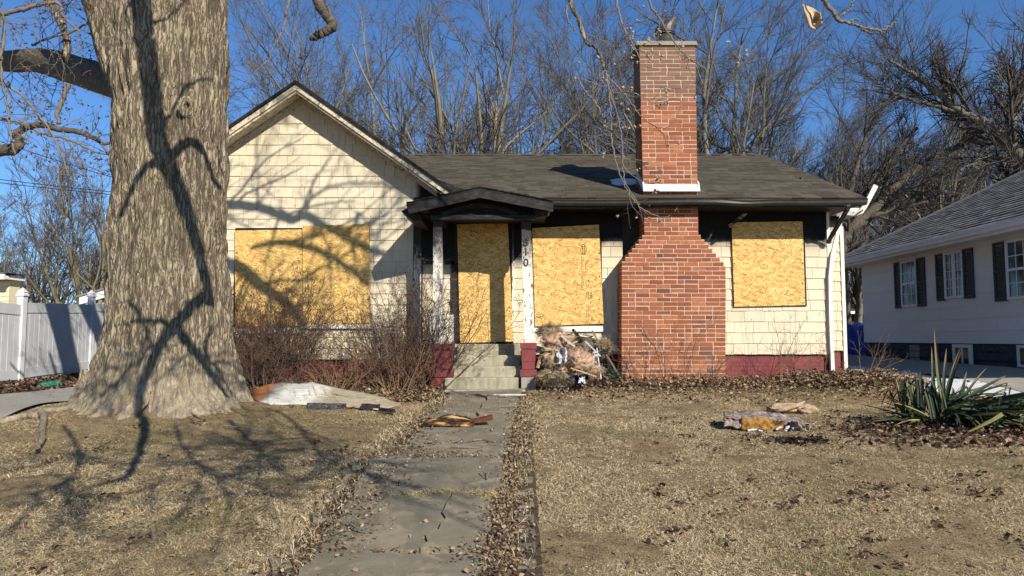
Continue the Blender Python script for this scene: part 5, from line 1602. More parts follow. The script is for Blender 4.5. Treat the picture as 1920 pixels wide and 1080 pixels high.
# ------------------------------------------------------------------ the big maple in front
YT = 7.9
TP = [(-420, 262, 408), (-200, 252, 415), (-60, 242, 419), (0, 236, 420), (60, 218, 421), (120, 213, 422), (200, 224, 422), (300, 226, 420), (400, 220, 419), (500, 213, 421), (600, 205, 428), (650, 196, 432), (700, 183, 440), (735, 168, 450), (765, 152, 463), (790, 138, 478), (830, 118, 500)]
def bark_skin(cen, rad, nth, flare=None, seed=0, amp=.02, zs=.24):
    """cen (n,3), rad (n,): closed skin with furrowed bark relief"""
    n = len(cen)
    T = np.gradient(cen, axis=0); T /= np.linalg.norm(T, axis=1, keepdims=True)
    A = np.cross(T, np.array([0, 1., 0])); A /= np.linalg.norm(A, axis=1, keepdims=True); B = np.cross(T, A)
    th = 2 * np.pi * np.arange(nth) / nth
    rr = np.repeat(rad[:, None], nth, 1)
    if flare is not None: rr = rr * (1 + flare(th[None], np.arange(n)[:, None] / (n - 1)))
    N = A[:, None] * np.cos(th)[None, :, None] + B[:, None] * np.sin(th)[None, :, None]
    Pn = cen[:, None] + N * rr[..., None]
    s = np.concatenate([[0], np.cumsum(np.linalg.norm(np.diff(cen, axis=0), axis=1))])[:, None] * np.ones((1, nth))
    cx, cy = np.cos(th)[None] * rr, np.sin(th)[None] * rr
    wx = (vn(cx * 3, cy * 3, s * 2.0, seed + 5) - .5) * .10
    wy = (vn(cx * 3, cy * 3, s * 2.0, seed + 6) - .5) * .10
    def ridged(sc, z): 
        v = vn((cx + wx) / sc, (cy + wy) / sc, s / z, seed)
        return 1 - np.abs(2 * v - 1)
    zs = zs * 1.8
    h = ridged(.055, zs) ** 1.5 * .6 + ridged(.026, zs * .5) * .32 + ridged(.12, zs * 1.8) * .35
    lump = (vn(cx * 4, cy * 4, s * 1.6, seed + 8) - .5) * .05 + (vn(cx * 7, cy * 7, s * .9, seed + 12) - .5) * .07
    Pn = Pn + N * (-(h - .55) * amp * 1.6 + lump * (rad.mean() / .5))[..., None]
    i = np.arange(n * nth).reshape(n, nth); j = np.roll(i, -1, 1)
    Fq = np.stack([i[:-1], j[:-1], j[1:], i[1:]], -1).reshape(-1, 4)
    return Pn.reshape(-1, 3), Fq
def spline(P, n):
    P = np.array(P, float); m = len(P); t = np.linspace(0, m - 1, n); i = np.clip(t.astype(int), 0, m - 2); f = (t - i)[:, None]
    p0, p1, p2, p3 = P[np.maximum(i - 1, 0)], P[i], P[i + 1], P[np.minimum(i + 2, m - 1)]
    return .5 * (2 * p1 + (p2 - p0) * f + (2 * p0 - 5 * p1 + 4 * p2 - p3) * f ** 2 + (3 * p1 - p0 - 3 * p2 + p3) * f ** 3)

maple = thing('maple_tree', 'huge furrowed maple trunk on the left lawn with a bare crown overhead', 'tree', (at(310, 775, YT).x, YT, .8))
def tcen(py):
    ys = [q[0] for q in TP]
    l = np.interp(py, ys, [q[1] for q in TP]); r_ = np.interp(py, ys, [q[2] for q in TP])
    a, b = at(l, py, YT), at(r_, py, YT)
    return (a + b) / 2, (b.x - a.x) / 2 * .985
def trunk_pt(px, py):
    c, r_ = tcen(py); Y = YT - r_
    for _ in range(8):
        p = at(px, py, Y); dx = max(-.98, min(.98, (p.x - c.x) / r_)); Y = YT - r_ * math.sqrt(1 - dx * dx)
    return at(px, py, Y)
def build_maple():
    rng = np.random.default_rng(77)
    py = np.linspace(-420, 830, 520)[::-1]
    cen, rad = [], []
    for q in py:
        c, r_ = tcen(q); cen.append(tuple(c)); rad.append(r_)
    cen, rad = np.array(cen), np.array(rad)
    k = np.ones(21) / 21
    rad = np.convolve(np.pad(rad, 10, mode='edge'), k, mode='valid'); 
    for a in range(3): cen[:, a] = np.convolve(np.pad(cen[:, a], 10, mode='edge'), k, mode='valid')
    # horizontal rings keep the silhouette of the photograph
    cen[:, 1] = YT
    def flare(th, t):
        w = np.clip((.20 - t) / .20, 0, 1) ** 1.7
        return w * (.17 * np.cos(5 * th + .8) + .10 * np.cos(3 * th - 1.1) + .09 * np.cos(9 * th + .4)) + .012 * np.cos(4 * th + 3 * t)
    V, Fq = bark_skin(cen, rad, 420, flare, 3, .044)
    np_obj('trunk', V, [Fq], M['bark'], maple, True)
    # surface roots spreading from the flare
    for k, (a0, ln, r0_) in enumerate(((-150, .34, .12), (-122, .45, .12), (-98, .48, .14), (-70, .5, .12), (-42, .6, .15), (-12, .6, .13))):
        a_ = R(a0); cx_, cy_ = -3.93, YT; pts = []
        for t in np.linspace(0, 1, 7):
            d_ = .62 + ln * t; an_ = a_ + .25 * math.sin(2.2 * t + k)
            x, y = cx_ + d_ * math.cos(an_), cy_ + d_ * math.sin(an_) * .95
            pts.append((x, y, G(x, y) + .30 * (1 - t) ** 2.6 - .02 - .10 * t))
        cen_ = spline(pts, 70); rad_ = r0_ * (1 - .62 * np.linspace(0, 1, 70))
        V, Fq = bark_skin(cen_, rad_, 60, None, 20 + k, .022, .14); np_obj('root', V, [Fq], M['bark'], maple, True)
    # healed branch scar
    P = np.array([tuple(trunk_pt(352 + r_ * 20 * math.cos(a), 200 + r_ * 22 * math.sin(a)) + Vector((0, -.035 + .04 * (r_ - .55) ** 2 * 2 - (.03 if r_ < .25 else 0) * -1, 0))) for r_ in (1.0, .82, .7, .58, .46, .34, .22, .05) for a in np.linspace(0, 2 * math.pi, 25)[:-1]])
    P = P.reshape(8, 24, 3); P[:, :, 1] += (np.array([.03, -.012, -.004, -.022, -.008, -.02, -.004, .015]))[:, None]
    i = np.arange(8 * 24).reshape(8, 24); j = np.roll(i, -1, 1)
    np_obj('branch_scar', P.reshape(-1, 3), [np.stack([i[:-1], i[1:], j[1:], j[:-1]], -1).reshape(-1, 4)], M['bark'], maple, True)
    def limb(pts, rpx, Y, mat, nth=90, n=200, name='limb', seed=5, amp=.012):
        P = [tuple(at(a, b, Y + c)) for a, b, c in pts]
        cen = spline(P, n); rad = np.interp(np.linspace(0, 1, n), np.linspace(0, 1, len(rpx)), rpx) * cen[:, 1] / F
        V, Fq = bark_skin(cen, rad, nth, None, seed, amp)
        return np_obj(name, V, [Fq], mat, maple, True), cen, rad
    # left stem of the fork
    limb([(275, 190, 0), (238, 90, 0), (198, 0, 0), (150, -120, 0), (100, -260, .1), (60, -420, .2)], [60, 56, 42, 38, 35, 30], YT, M['bark'], 200, 260, 'stem', 9, .022)
    lo, lc, lr = limb([(262, 164, .1), (225, 160, .35), (170, 141, 1.0), (110, 122, 1.75), (60, 113, 2.3), (0, 114, 3.0), (-80, 104, 3.9), (-220, 70, 5.4)], [27, 28, 29, 27, 22, 19, 18, 15], 8.2, M['limb'])
    # ---- overhead limbs, above the picture; they throw the branch shadows
    S = np.array([.586, -1., .70])
    def caster(P, t0, t1, r0, r1, pre=None, nth=16, twigs=0, name='limb', seed=1, tl=(.5, 1.4)):
        P = np.array([tuple(q) for q in P]); t = np.linspace(t0, t1, len(P))
        Q = P + S * t[:, None]
        if pre is not None: Q = np.concatenate([np.array(pre, float), Q])
        n = len(Q) * 8; Qs = spline(Q, n); rr = np.interp(np.linspace(0, 1, n), np.linspace(0, 1, len(r0)), r0) if hasattr(r0, '__len__') else np.linspace(r0, r1, n)
        rg = np.random.default_rng(seed)
        Qs[1:-1] += rg.normal(0, .006, Qs[1:-1].shape)
        sets = [(Qs[None], rr[None], nth)]
        V, Fq = tubes_np(sets); np_obj(name, V, Fq, M['limb'], maple, True)
        if twigs:
            k = rg.integers(n // 4, n - 1, twigs); d = Qs[k + 1] - Qs[k]; d /= np.linalg.norm(d, axis=1, keepdims=True)
            pe = rg.normal(0, 1, d.shape); pe -= d * (pe * d).sum(1, keepdims=True); pe /= np.linalg.norm(pe, axis=1, keepdims=True)
            cs = grow(rg, Qs[k], d * .6 + pe * .8 + np.array([0, 0, .25]), rg.uniform(*tl, twigs), np.maximum(rr[k] * .35, .012),
                      [dict(k=5, wob=.14, taper=.4, nch=4, t0=.2, ang=42, rl=.6, rr=.6, rmin=.006, sides=5), dict(k=4, wob=.16, taper=.4, nch=3, t0=.2, ang=42, rl=.6, rr=.6, rmin=.004, sides=4), dict(k=3, wob=.18, taper=.5, sides=3)])
            V, Fq = tubes_np(cs); tag(np_obj('twig_spray', V, Fq, M['twig_maple'], maple), kind='stuff')
    tr = lambda *a: [trunk_pt(*q) for q in a]
    gd = lambda *a: [ground_at(*q) for q in a]
    top = [(-4.25, 7.8, 8.6)]
    caster(tr((266, 0), (276, 90), (287, 180), (297, 260), (325, 320), (348, 390), (372, 470), (398, 560)), 2.9, 3.7, [.16, .10, .095, .095, .095, .088, .08, .07, .06, .052], 0, top)
    caster(tr((392, 545), (360, 575), (325, 612), (292, 660), (268, 712), (262, 755)) + gd((272, 800), (262, 845), (240, 890), (200, 905), (165, 912)), 3.7, 4.5, [.05, .056, .058, .052, .048, .046, .042, .036, .028, .018, .010], 0)
    caster(tr((328, 610), (350, 640), (378, 672), (402, 702), (432, 738)), 3.9, 4.3, [.05, .05, .048, .042, .03], 0)
    caster(tr((322, 318), (285, 300), (250, 348), (226, 400)), 3.2, 3.5, [.05, .04, .034, .024], 0)
    caster(tr((318, 290), (345, 268), (372, 272), (398, 305), (416, 345)), 3.3, 3.5, [.05, .05, .044, .036, .026], 0)
    caster(tr((296, 262), (318, 210), (350, 160), (400, 140)), 3.1, 3.4, [.03, .022, .018, .012], 0)
    caster(tr((280, 40), (310, 30), (345, 0), (380, -60)), 3.0, 3.2, [.02, .014, .012, .01], 0)
    caster(tr((235, 35), (255, 20), (270, 18)), 3.0, 3.2, [.03, .024, .02], 0)
    caster(tr((326, 612), (285, 600), (235, 608)), 4.0, 4.2, [.03, .022, .016], 0)
    caster(gd((520, 770), (560, 800), (600, 850), (650, 880), (700, 905)), 6.0, 6.4, [.02, .02, .018, .014, .010], 0, None, 8, 26, 'limb', 51, (.4, 1.2))
    caster(gd((430, 790), (470, 830), (520, 880), (580, 905)), 5.6, 6.2, [.024, .02, .016, .010], 0, None, 8, 26, 'limb', 52, (.4, 1.2))
    caster(gd((120, 800), (150, 850), (130, 900), (60, 930)), 5.0, 5.6, [.02, .017, .014, .010], 0, None, 8, 26, 'limb', 53, (.4, 1.2))
    caster(gd((330, 800), (350, 850), (400, 890), (440, 960)), 5.0, 5.6, [.018, .015, .012, .008], 0, None, 8, 26, 'limb', 54, (.4, 1.2))
    caster(tr((240, 560), (280, 640), (230, 700), (190, 740)), 4.2, 4.6, [.02, .022, .018, .012], 0, None, 8, 14, 'limb', 55, (.3, .9))
    caster(tr((400, 600), (385, 660), (420, 700), (440, 730)), 4.2, 4.6, [.02, .022, .018, .012], 0, None, 8, 14, 'limb', 56, (.3, .9))
    wl = lambda *a: [at(x, y, YW) for x, y in a]
    caster(wl((380, 378), (420, 383), (482, 389), (545, 412), (572, 405), (625, 437), (668, 462), (720, 478), (765, 515)), 4.9, 6.4, [.19, .12, .072, .066, .062, .062, .06, .055, .048, .04, .024], 0, [(-4.1, 7.8, 9.0), (-3.2, 7.2, 8.6)], 12, 30, 'limb', 41)
    caster(wl((420, 492), (455, 512), (490, 542), (530, 570), (570, 615)), 5.2, 6.0, [.08, .08, .075, .065, .045], 0, None, 10, 12, 'limb', 42)
    caster(wl((640, 448), (665, 425), (672, 400), (700, 440)), 5.7, 6.2, [.04, .03, .02, .015], 0, None, 8, 0, 'limb', 43)
    caster(wl((470, 470), (520, 460), (580, 470), (640, 500), (690, 540)), 6.4, 7.2, [.03, .05, .05, .04, .03], 0, None, 8, 22, 'limb', 44)
    caster(wl((560, 400), (600, 360), (660, 345), (730, 350), (790, 380)), 7.2, 7.8, [.028, .026, .022, .02, .012], 0, None, 8, 10, 'limb', 45)
    caster(wl((480, 300), (485, 240), (510, 225), (560, 240)), 7.0, 7.4, [.02, .02, .015, .01], 0, None, 8, 10, 'limb', 46)
    # crown out of sight above, off to the left and over the camera
    rg = np.random.default_rng(99); n = 9
    P0 = np.array([[-4.2, 7.8, 8.3]] * 5 + [[-6.2, 8.1, 7.6]] * 4)
    D0 = np.array([[.5, -1, .7], [-.3, -1, .8], [.9, -.3, .9], [.1, -.2, 1], [-.5, -.6, 1], [-1, -.5, .6], [-1, .1, .9], [-.8, -1, .7], [-1.2, -.2, .3]], float)
    cs = grow(rg, P0, D0, rg.uniform(4.5, 6.5, n), rg.uniform(.14, .2, n), [dict(k=8, wob=.1, trop=.04, taper=.3, nch=7, t0=.3, ang=38, rl=.55, rr=.55, sides=8), dict(k=6, wob=.12, trop=.04, taper=.35, nch=6, t0=.2, ang=40, rl=.5, rr=.55, rmin=.012, sides=5), dict(k=4, wob=.14, taper=.4, nch=4, t0=.2, ang=40, rl=.55, rr=.6, rmin=.006, sides=4), dict(k=3, wob=.15, taper=.5, sides=3)])
    V, Fq = tubes_np(cs[:2]); np_obj('limb', V, Fq, M['limb'], maple, True)
    V, Fq = tubes_np(cs[2:]); np_obj('crown', V, Fq, M['twig_maple'], maple)
    # ---- branches in view
    def branch(pts, rpx, Y, mat=M['twig_maple'], name='branch', sides=8, jit=.004, seed=0):
        rg = np.random.default_rng(seed + 500)
        P = [tuple(at(q[0], q[1], Y + (q[2] if len(q) > 2 else 0))) for q in pts]
        n = max(8, len(P) * 7); Qs = spline(P, n); rr = np.interp(np.linspace(0, 1, n), np.linspace(0, 1, len(rpx)), rpx) * Y / F
        Qs[1:-1] += rg.normal(0, jit, Qs[1:-1].shape)
        V, Fq = tubes_np([(Qs[None], rr[None], sides)]); np_obj(name, V, Fq, mat, maple, True)
        return Qs, rr
    def spray(curves, n, tl, r0, seed, bias=(0, 0, 0), budn=.5, budr=.011, t0=.1, nch=(4, 3), name='twig_spray', budmat='berry', sides_up=.7):
        rg = np.random.default_rng(seed)
        Ps, Ds = [], []
        for Qs in curves:
            k = rg.integers(int(len(Qs) * t0), len(Qs) - 1, n); d = Qs[k + 1] - Qs[k]; d /= np.linalg.norm(d, axis=1, keepdims=True)
            pe = rg.normal(0, 1, d.shape); pe -= d * (pe * d).sum(1, keepdims=True); pe /= np.linalg.norm(pe, axis=1, keepdims=True)
            Ps.append(Qs[k]); Ds.append(d * .55 + pe * sides_up + np.array(bias))
        P = np.concatenate(Ps); D = np.concatenate(Ds)
        cs = grow(rg, P, D, rg.uniform(tl[0], tl[1], len(P)), np.full(len(P), r0), [dict(k=7, wob=.2, trop=0, taper=.4, nch=nch[0], t0=.2, ang=48, rl=.55, rr=.75, rmin=.0028, sides=5), dict(k=5, wob=.24, taper=.5, nch=nch[1], t0=.2, ang=50, rl=.55, rr=.8, rmin=.0022, sides=4), dict(k=3, wob=.25, trop=.06, taper=.7, sides=3)])
        V, Fq = tubes_np(cs); tag(np_obj(name, V, Fq, M['twig_maple'], maple), kind='stuff')
        ends = np.concatenate([c[0][:, -1] for c in cs[1:]]); ends = ends[rg.random(len(ends)) < budn]
        ends = np.repeat(ends, 2, 0) + rg.normal(0, .008, (len(ends) * 2, 3))
        V, T = oct_np(ends, budr * rg.uniform(.6, 1.2, len(ends)), 1.5, rg); o = np_obj('bud', V, [T], M[budmat], maple); tag(o, kind='stuff')
    b1, _ = branch([(118, 116), (126, 90), (118, 50), (104, 20), (85, -10), (60, -60)], [8, 7, 7, 6.5, 6, 5], 8.3, M['bark'])
    b2, _ = branch([(128, 158), (118, 185), (108, 212), (112, 232)], [5, 4.5, 4, 3], 8.4)
    b3, _ = branch([(-70, 300), (-10, 284), (22, 280), (40, 266), (30, 252), (48, 240), (78, 234), (115, 243), (150, 248), (178, 260), (196, 270), (222, 264)], [13, 12, 11, 9, 7.5, 6.5, 6, 5.5, 5, 4.2, 3, 2], 8.0, M['limb'])
    b4, _ = branch([(190, 268), (204, 288), (208, 305), (207, 322)], [3, 2.5, 2, 1.5], 8.0)
    b5, _ = branch([(-60, 30), (0, 27), (50, 15), (95, 5), (112, 8), (118, 30), (150, 60)], [4.5, 4.5, 4, 3.5, 3, 2.5, 1.5], 7.8)
    b6, _ = branch([(-20, -40), (3, 30), (6, 80), (2, 140), (12, 190), (20, 250), (30, 300)], [4, 3.5, 3.2, 2.8, 2.4, 1.8, 1.2], 7.0)
    b7, _ = branch([(-40, 220), (30, 228), (80, 250), (130, 262), (180, 285), (226, 295)], [3, 2.8, 2.5, 2.2, 1.8, 1.2], 8.4)
    b8, _ = branch([(60, 85), (90, 72), (140, 58), (170, 38)], [2.6, 2.2, 2, 1.4], 8.2)
    b9, _ = branch([(-30, 150), (20, 165), (60, 200), (100, 255), (130, 330)], [3, 2.6, 2.2, 1.8, 1.2], 7.6)
    spray([b1, b5, b8], 8, (.45, 1.0), .006, 61, (0, 0, -.1))
    spray([b3, b7, b9, b6], 6, (.4, .95), .0055, 62, (.1, 0, -.12))
    spray([lc[60:170]], 22, (.5, 1.1), .007, 63, (.1, -.1, -.1))
    # stub and hanging twigs at the top
    ub, _ = branch([(560, -160), (585, -50), (597, 0), (612, 26), (624, 48), (612, 58), (596, 66), (580, 73)], [14, 13, 11.5, 10.5, 9.5, 9, 8, 4], 6.0, M['limb'], 'branch', 12)
    h1, _ = branch([(560, -120), (545, -30), (540, 10), (534, 42), (526, 66), (512, 90), (503, 118)], [4, 3, 2.6, 2.2, 1.8, 1.4, .9], 6.2)
    h2, _ = branch([(532, 52), (545, 75), (560, 112)], [1.8, 1.2, .8], 6.2)
    spray([h1], 5, (.15, .4), .0035, 64, (0, 0, -.3), .25, .007, .35, (3, 2))
    branch([(470, -40), (488, 2), (492, 10)], [2, 1.5, .8], 6.2)
    # twigs with tan buds hanging in front of the chimney
    c1, _ = branch([(1045, -120), (1060, -30), (1072, 10), (1084, 34), (1094, 66), (1102, 82), (1118, 90), (1130, 118), (1137, 140)], [5, 4.6, 4.4, 4.2, 4, 3.8, 3.4, 3, 2.4], 6.6, M['bark'])
    c2, _ = branch([(1137, 140), (1142, 170), (1146, 230), (1150, 280), (1160, 320), (1172, 350), (1190, 378), (1212, 396), (1240, 407), (1262, 400), (1268, 390)], [1.9, 1.6, 1.5, 1.4, 1.3, 1.2, 1.2, 1.1, 1.0, .8, .6], 6.6)
    c3, _ = branch([(1137, 140), (1160, 165), (1185, 195), (1210, 225), (1245, 240), (1268, 220), (1278, 190)], [1.9, 1.5, 1.3, 1.2, 1.1, .9, .6], 6.6)
    c4, _ = branch([(1150, -100), (1156, 0), (1165, 40), (1185, 80), (1200, 110)], [3, 2.4, 2, 1.6, 1], 6.4)
    c5, _ = branch([(1190, -90), (1218, 5), (1240, 40), (1262, 75), (1290, 108), (1325, 130)], [2.6, 2.2, 2, 1.7, 1.4, 1], 6.5)
    c6, _ = branch([(1142, 165), (1160, 225), (1168, 290), (1172, 340), (1200, 385)], [1.5, 1.3, 1.2, 1.1, .8], 6.6)
    c7, _ = branch([(1085, 150), (1100, 175), (1125, 205), (1138, 240)], [1.6, 1.8, 1.6, 1], 6.7)
    c8, _ = branch([(1062, 10), (1066, 40), (1078, 55), (1072, 62)], [1.6, 1.4, 1.2, .8], 6.6)
    spray([c2, c3, c6], 5, (.2, .55), .0036, 65, (.15, 0, .05), .5, .012, .05, (2, 2), 'twig_spray', 'bud')
    spray([c1], 9, (.25, .6), .004, 66, (.3, 0, -.25), .3, .012, .45, (2, 2), 'twig_spray', 'bud')
    spray([c4, c5], 7, (.2, .6), .0036, 67, (.1, 0, -.1), .4, .013, .2, (2, 2), 'twig_spray', 'bud')
    # bare end twig at the upper right with a flap of peeled bark
    d1, _ = branch([(1480, -140), (1530, -25), (1548, 5), (1562, 22), (1572, 38), (1590, 43), (1612, 50), (1625, 60), (1638, 63)], [5, 4.6, 4.2, 4, 3.8, 3.2, 2.8, 2.2, 1.2], 5.0)
    branch([(1612, 50), (1636, 55), (1655, 57), (1672, 46), (1684, 35)], [2.8, 2.4, 2.2, 1.8, .9], 5.0)
    branch([(1570, 34), (1585, 24), (1596, 14), (1600, 0), (1595, -20)], [2.4, 2.1, 1.8, 1.6, 1.2], 5.0)
    branch([(1590, 42), (1602, 37), (1612, 38)], [1.8, 1.4, .8], 5.0)
    mb = MB(); nu, nv = 14, 10
    for i in range(nv + 1):
        for k in range(nu + 1):
            u, v = k / nu, i / nv
            top = Vector((1503 + 36 * u, 9 + 15 * u)); bot = Vector((1517 + 26 * u, 46 - 2 * u + 13 * math.sin(2.6 * u + .4) * (1 - .5 * u)))
            q = top.lerp(bot, v); th = (u - .5) * 2.6
            mb.v.append(tuple(at(q.x, q.y, 5.05 + .10 * math.cos(th) * (1 - .3 * v) + .012 * math.sin(9 * v + 4 * u))))
    for i in range(nv):
        for k in range(nu): q = i * (nu + 1) + k; mb.f.append((q, q + 1, q + nu + 2, q + nu + 1))
    o = mb.build('peeled_bark', M['paper_wasp'], None, True)
    md = o.modifiers.new('thickness', 'SOLIDIFY'); md.thickness = .012
    tag(o, 'curled flap of tan peeled bark hanging at the top right against the sky', 'bark')
    branch([(1503, -60), (1504, -10), (1505, 12)], [1.6, 1.2, .8], 5.05)
build_maple()

# ------------------------------------------------------------------ shrubs against the wing, weeds, yucca
def shrub(px0, px1, Y, h, n, seed, label, mat='shrub', lean=0.0, spread=.5, buds=True, dens=(5, 4, 3), name='bare_shrub', grp='bare shrubs below the boarded windows', r0=.009):
    rg = np.random.default_rng(seed)
    x0, x1 = (px0 - 960) / F * Y, (px1 - 960) / F * Y; cx = (x0 + x1) / 2; w = (x1 - x0) / 2
    X = cx + rg.normal(0, .28, n) * w; Yb = Y + rg.normal(0, .12, n)
    D = np.stack([(X - cx) / max(w, .1) * spread * 1.6 + rg.normal(0, .28, n) + lean, rg.normal(0, .22, n) - .04, np.ones(n)], -1)
    P = np.stack([X, Yb, gz(X, Yb) - .03], -1)
    cs = grow(rg, P, D, h * rg.uniform(.6, 1.12, n), r0 * rg.uniform(.6, 1.15, n),
              [dict(k=8, wob=.10, trop=.01, taper=.3, nch=dens[0], t0=.18, ang=32, rl=.48, rr=.65, rmin=.0028, sides=5), dict(k=5, wob=.14, trop=.02, taper=.4, nch=dens[1], t0=.15, ang=36, rl=.5, rr=.7, rmin=.0022, sides=3), dict(k=3, wob=.16, trop=.02, taper=.5, nch=dens[2], t0=.2, ang=40, rl=.5, rr=.8, rmin=.0018, sides=3), dict(k=2, wob=.16, taper=.7, sides=3)][:3 + (dens[2] > 0)])
    # keep everything in front of the wall
    for p, r_, s in cs: p[..., 1] = np.minimum(p[..., 1], YW - .03 - .05 * rg.random(p[..., 1].shape)) if True else p[..., 1]
    t = thing(name, label, 'shrub' if name == 'bare_shrub' else 'weeds', (cx, Y, G(cx, Y)), grp)
    V, Fq = tubes_np(cs[:1]); np_obj('stems', V, Fq, M[mat], t)
    V, Fq = tubes_np(cs[1:]); np_obj('twigs', V, Fq, M[mat], t)
    if buds:
        e = np.concatenate([c[0][:, -1] for c in cs[1:]]); e = e[rg.random(len(e)) < .33]
        V, T = oct_np(e, .007 * rg.uniform(.6, 1.5, len(e)), 1.3, rg); o = np_obj('berry', V, [T], M['berry'], t); tag(o, kind='stuff')
    return t
shrub(425, 530, 10.45, 1.4, 44, 201, 'red brown bare shrub pressed against the maple trunk side of the boards', spread=.5)
shrub(480, 600, 10.6, 1.45, 50, 202, 'wide red brown bare shrub in front of the paired boards', spread=.6)
shrub(690, 775, 10.55, 1.4, 36, 203, 'bare shrub right of the paired boards below the porch shadow', spread=.6)
shrub(720, 850, 10.35, 1.6, 42, 204, 'tallest bare shrub beside the left porch pedestal', lean=.12, spread=.55)
shrub(690, 800, 10.15, .8, 36, 205, 'low tangled pale brown shrub in front of the porch shrub', mat='weed', spread=.9)
shrub(560, 700, 10.0, .5, 30, 206, 'sparse dry brush low beside the buckled door', mat='weed', spread=1.1)
shrub(430, 560, 10.15, .7, 44, 207, 'low red brown brush behind the orange end of the door', spread=.9)
gw = 'dry weeds along the foundation'
def weeds(px, Y, h, n, seed, label, spread=.8): return shrub(px - 30, px + 30, Y, h, n, seed, label, 'weed', 0, spread, False, (3, 2, 0), 'dry_weeds', gw, .005)
weeds(1215, 10.55, .95, 7, 211, 'dry weed stalks at the left foot of the brick chimney', .5)
weeds(1270, 10.55, 1.15, 12, 212, 'taller dry weeds at the right half of chimney', .9)
weeds(1330, 10.6, .75, 9, 213, 'dry leafy weeds at the right corner of chimney', .7)
weeds(1468, 10.75, 1.05, 10, 214, 'fan of dark stalks against the oxblood foundation', 1.2)
weeds(1545, 10.8, .7, 7, 215, 'dry weeds under the right downspout', .8)
weeds(1610, 11.2, 1.0, 6, 216, 'long arching stalks right of the house corner', 1.6)
weeds(1090, 10.75, .95, 5, 217, 'arching dry stalks over the insulation heap', 1.2)

def build_yucca():
    rng = random.Random(17)
    c = Vector((at(1775, 790, 7.15).x, 7.15, 0)); c.z = G(c.x, c.y)
    y = thing('yucca', 'dark green spiky yucca with flopped leaves on the right lawn', 'plant', c)
    def leaf_mesh(L, w, bend, fold=0.0, kink=None):
        n = 9; mb = MB()
        p = Vector((0, 0, 0)); a = 0.0
        for i in range(n + 1):
            t = i / n
            ww = .74 * w * (0.55 + .75 * min(1, t * 3)) * (1 - t ** 3.2) + .0015
            nx = Vector((0, 1, 0)); up = Vector((-math.sin(a), 0, math.cos(a)))
            mb.v += [tuple(p - nx * ww + up * ww * .45), tuple(p), tuple(p + nx * ww + up * ww * .45)]
            a -= bend / n * (0.4 + 1.2 * t)
            if kink is not None and abs(t - kink) < .5 / n: a -= 2.2
            p = p + Vector((math.cos(a), 0, math.sin(a))) * L / n
        for i in range(n):
            for k in (0, 1): q = i * 3 + k; mb.f.append((q, q + 3, q + 4, q + 1))
        me = mb.mesh('leaf'); me.materials.append(M['yucca']); return me
    protos = [leaf_mesh(L, w, b, 0, k) for L, w, b, k in ((.75, .019, .1, None), (.8, .021, .5, None), (.7, .018, .9, None), (.85, .021, 1.4, None), (.6, .019, .25, None), (.78, .021, .3, .72), (.72, .020, .4, .6), (.65, .019, 1.8, None), (.9, .018, .2, None), (.8, .021, .3, .45), (.75, .019, .6, .55), (.85, .02, .2, .8))]
    def leaf(x, yy, az, el, pr, roll=0.0, s=1.0, dz=0.04):
        o = bpy.data.objects.new('leaf', protos[pr]); C.objects.link(o); o.parent = y
        o.location = (x, yy, dz)
        m = Matrix.Rotation(az, 3, 'Z') @ Matrix.Rotation(-el, 3, 'Y') @ Matrix.Rotation(roll, 3, 'X')
        o.rotation_euler = m.to_euler(); o.scale = (s, s, s)
    # upright tied looking bunch on the left, tips folded over
    for k in range(46):
        leaf(rng.uniform(-.44, -.04), rng.uniform(-.1, .12), R(rng.uniform(60, 130)) , R(rng.uniform(76, 92)), rng.choice((5, 6, 5, 4)), rng.uniform(-.5, .5), rng.uniform(.65, .85))
    for az, el, s in ((70, 68, 1.15), (50, 58, 1.0), (40, 55, 1.05), (35, 62, .95), (20, 45, .9), (60, 70, .9)):
        leaf(rng.uniform(-.12, .1), 0, R(az), R(el), 8, rng.uniform(-.5, .5), s)
    # mass flopped to the right and towards the lawn
    for k in range(70):
        az = rng.gauss(-14, 40); leaf(rng.uniform(-.1, .6), rng.uniform(-.3, .2), R(az), R(rng.uniform(-6, 22)), rng.choice((0, 1, 2, 8, 5, 6, 9, 10, 11)), rng.uniform(-1.4, 1.4), rng.uniform(.6, 1.0), rng.uniform(.05, .3))
    for k in range(80):
        az = rng.gauss(-8, 38); el = rng.uniform(0, 30)
        leaf(rng.uniform(-.05, .3), rng.uniform(-.15, .15), R(az), R(el), rng.choice((0, 1, 2, 3, 10, 8, 7, 11, 9)), rng.uniform(-.8, .8), rng.uniform(.75, 1.1), rng.uniform(.03, .16))
    for k in range(20):
        az = rng.uniform(-120, -35); leaf(rng.uniform(-.1, .25), -.05, R(az), R(rng.uniform(3, 30)), rng.choice((2, 3, 7)), rng.uniform(-.6, .6), rng.uniform(.6, .95), .08)
    # few thin leaves stabbing left
    for k in range(26):
        az = rng.uniform(150, 222); leaf(rng.uniform(-.4, -.1), rng.uniform(-.1, .1), R(az), R(rng.uniform(6, 45)), rng.choice((0, 4, 1)), rng.uniform(-.8, .8), rng.uniform(.55, .8))
    for k in range(14):
        az = rng.uniform(10, 60); leaf(rng.uniform(-.1, .2), .05, R(az), R(rng.uniform(10, 45)), rng.choice((0, 1, 8)), rng.uniform(-.6, .6), rng.uniform(.7, 1.0))
build_yucca()
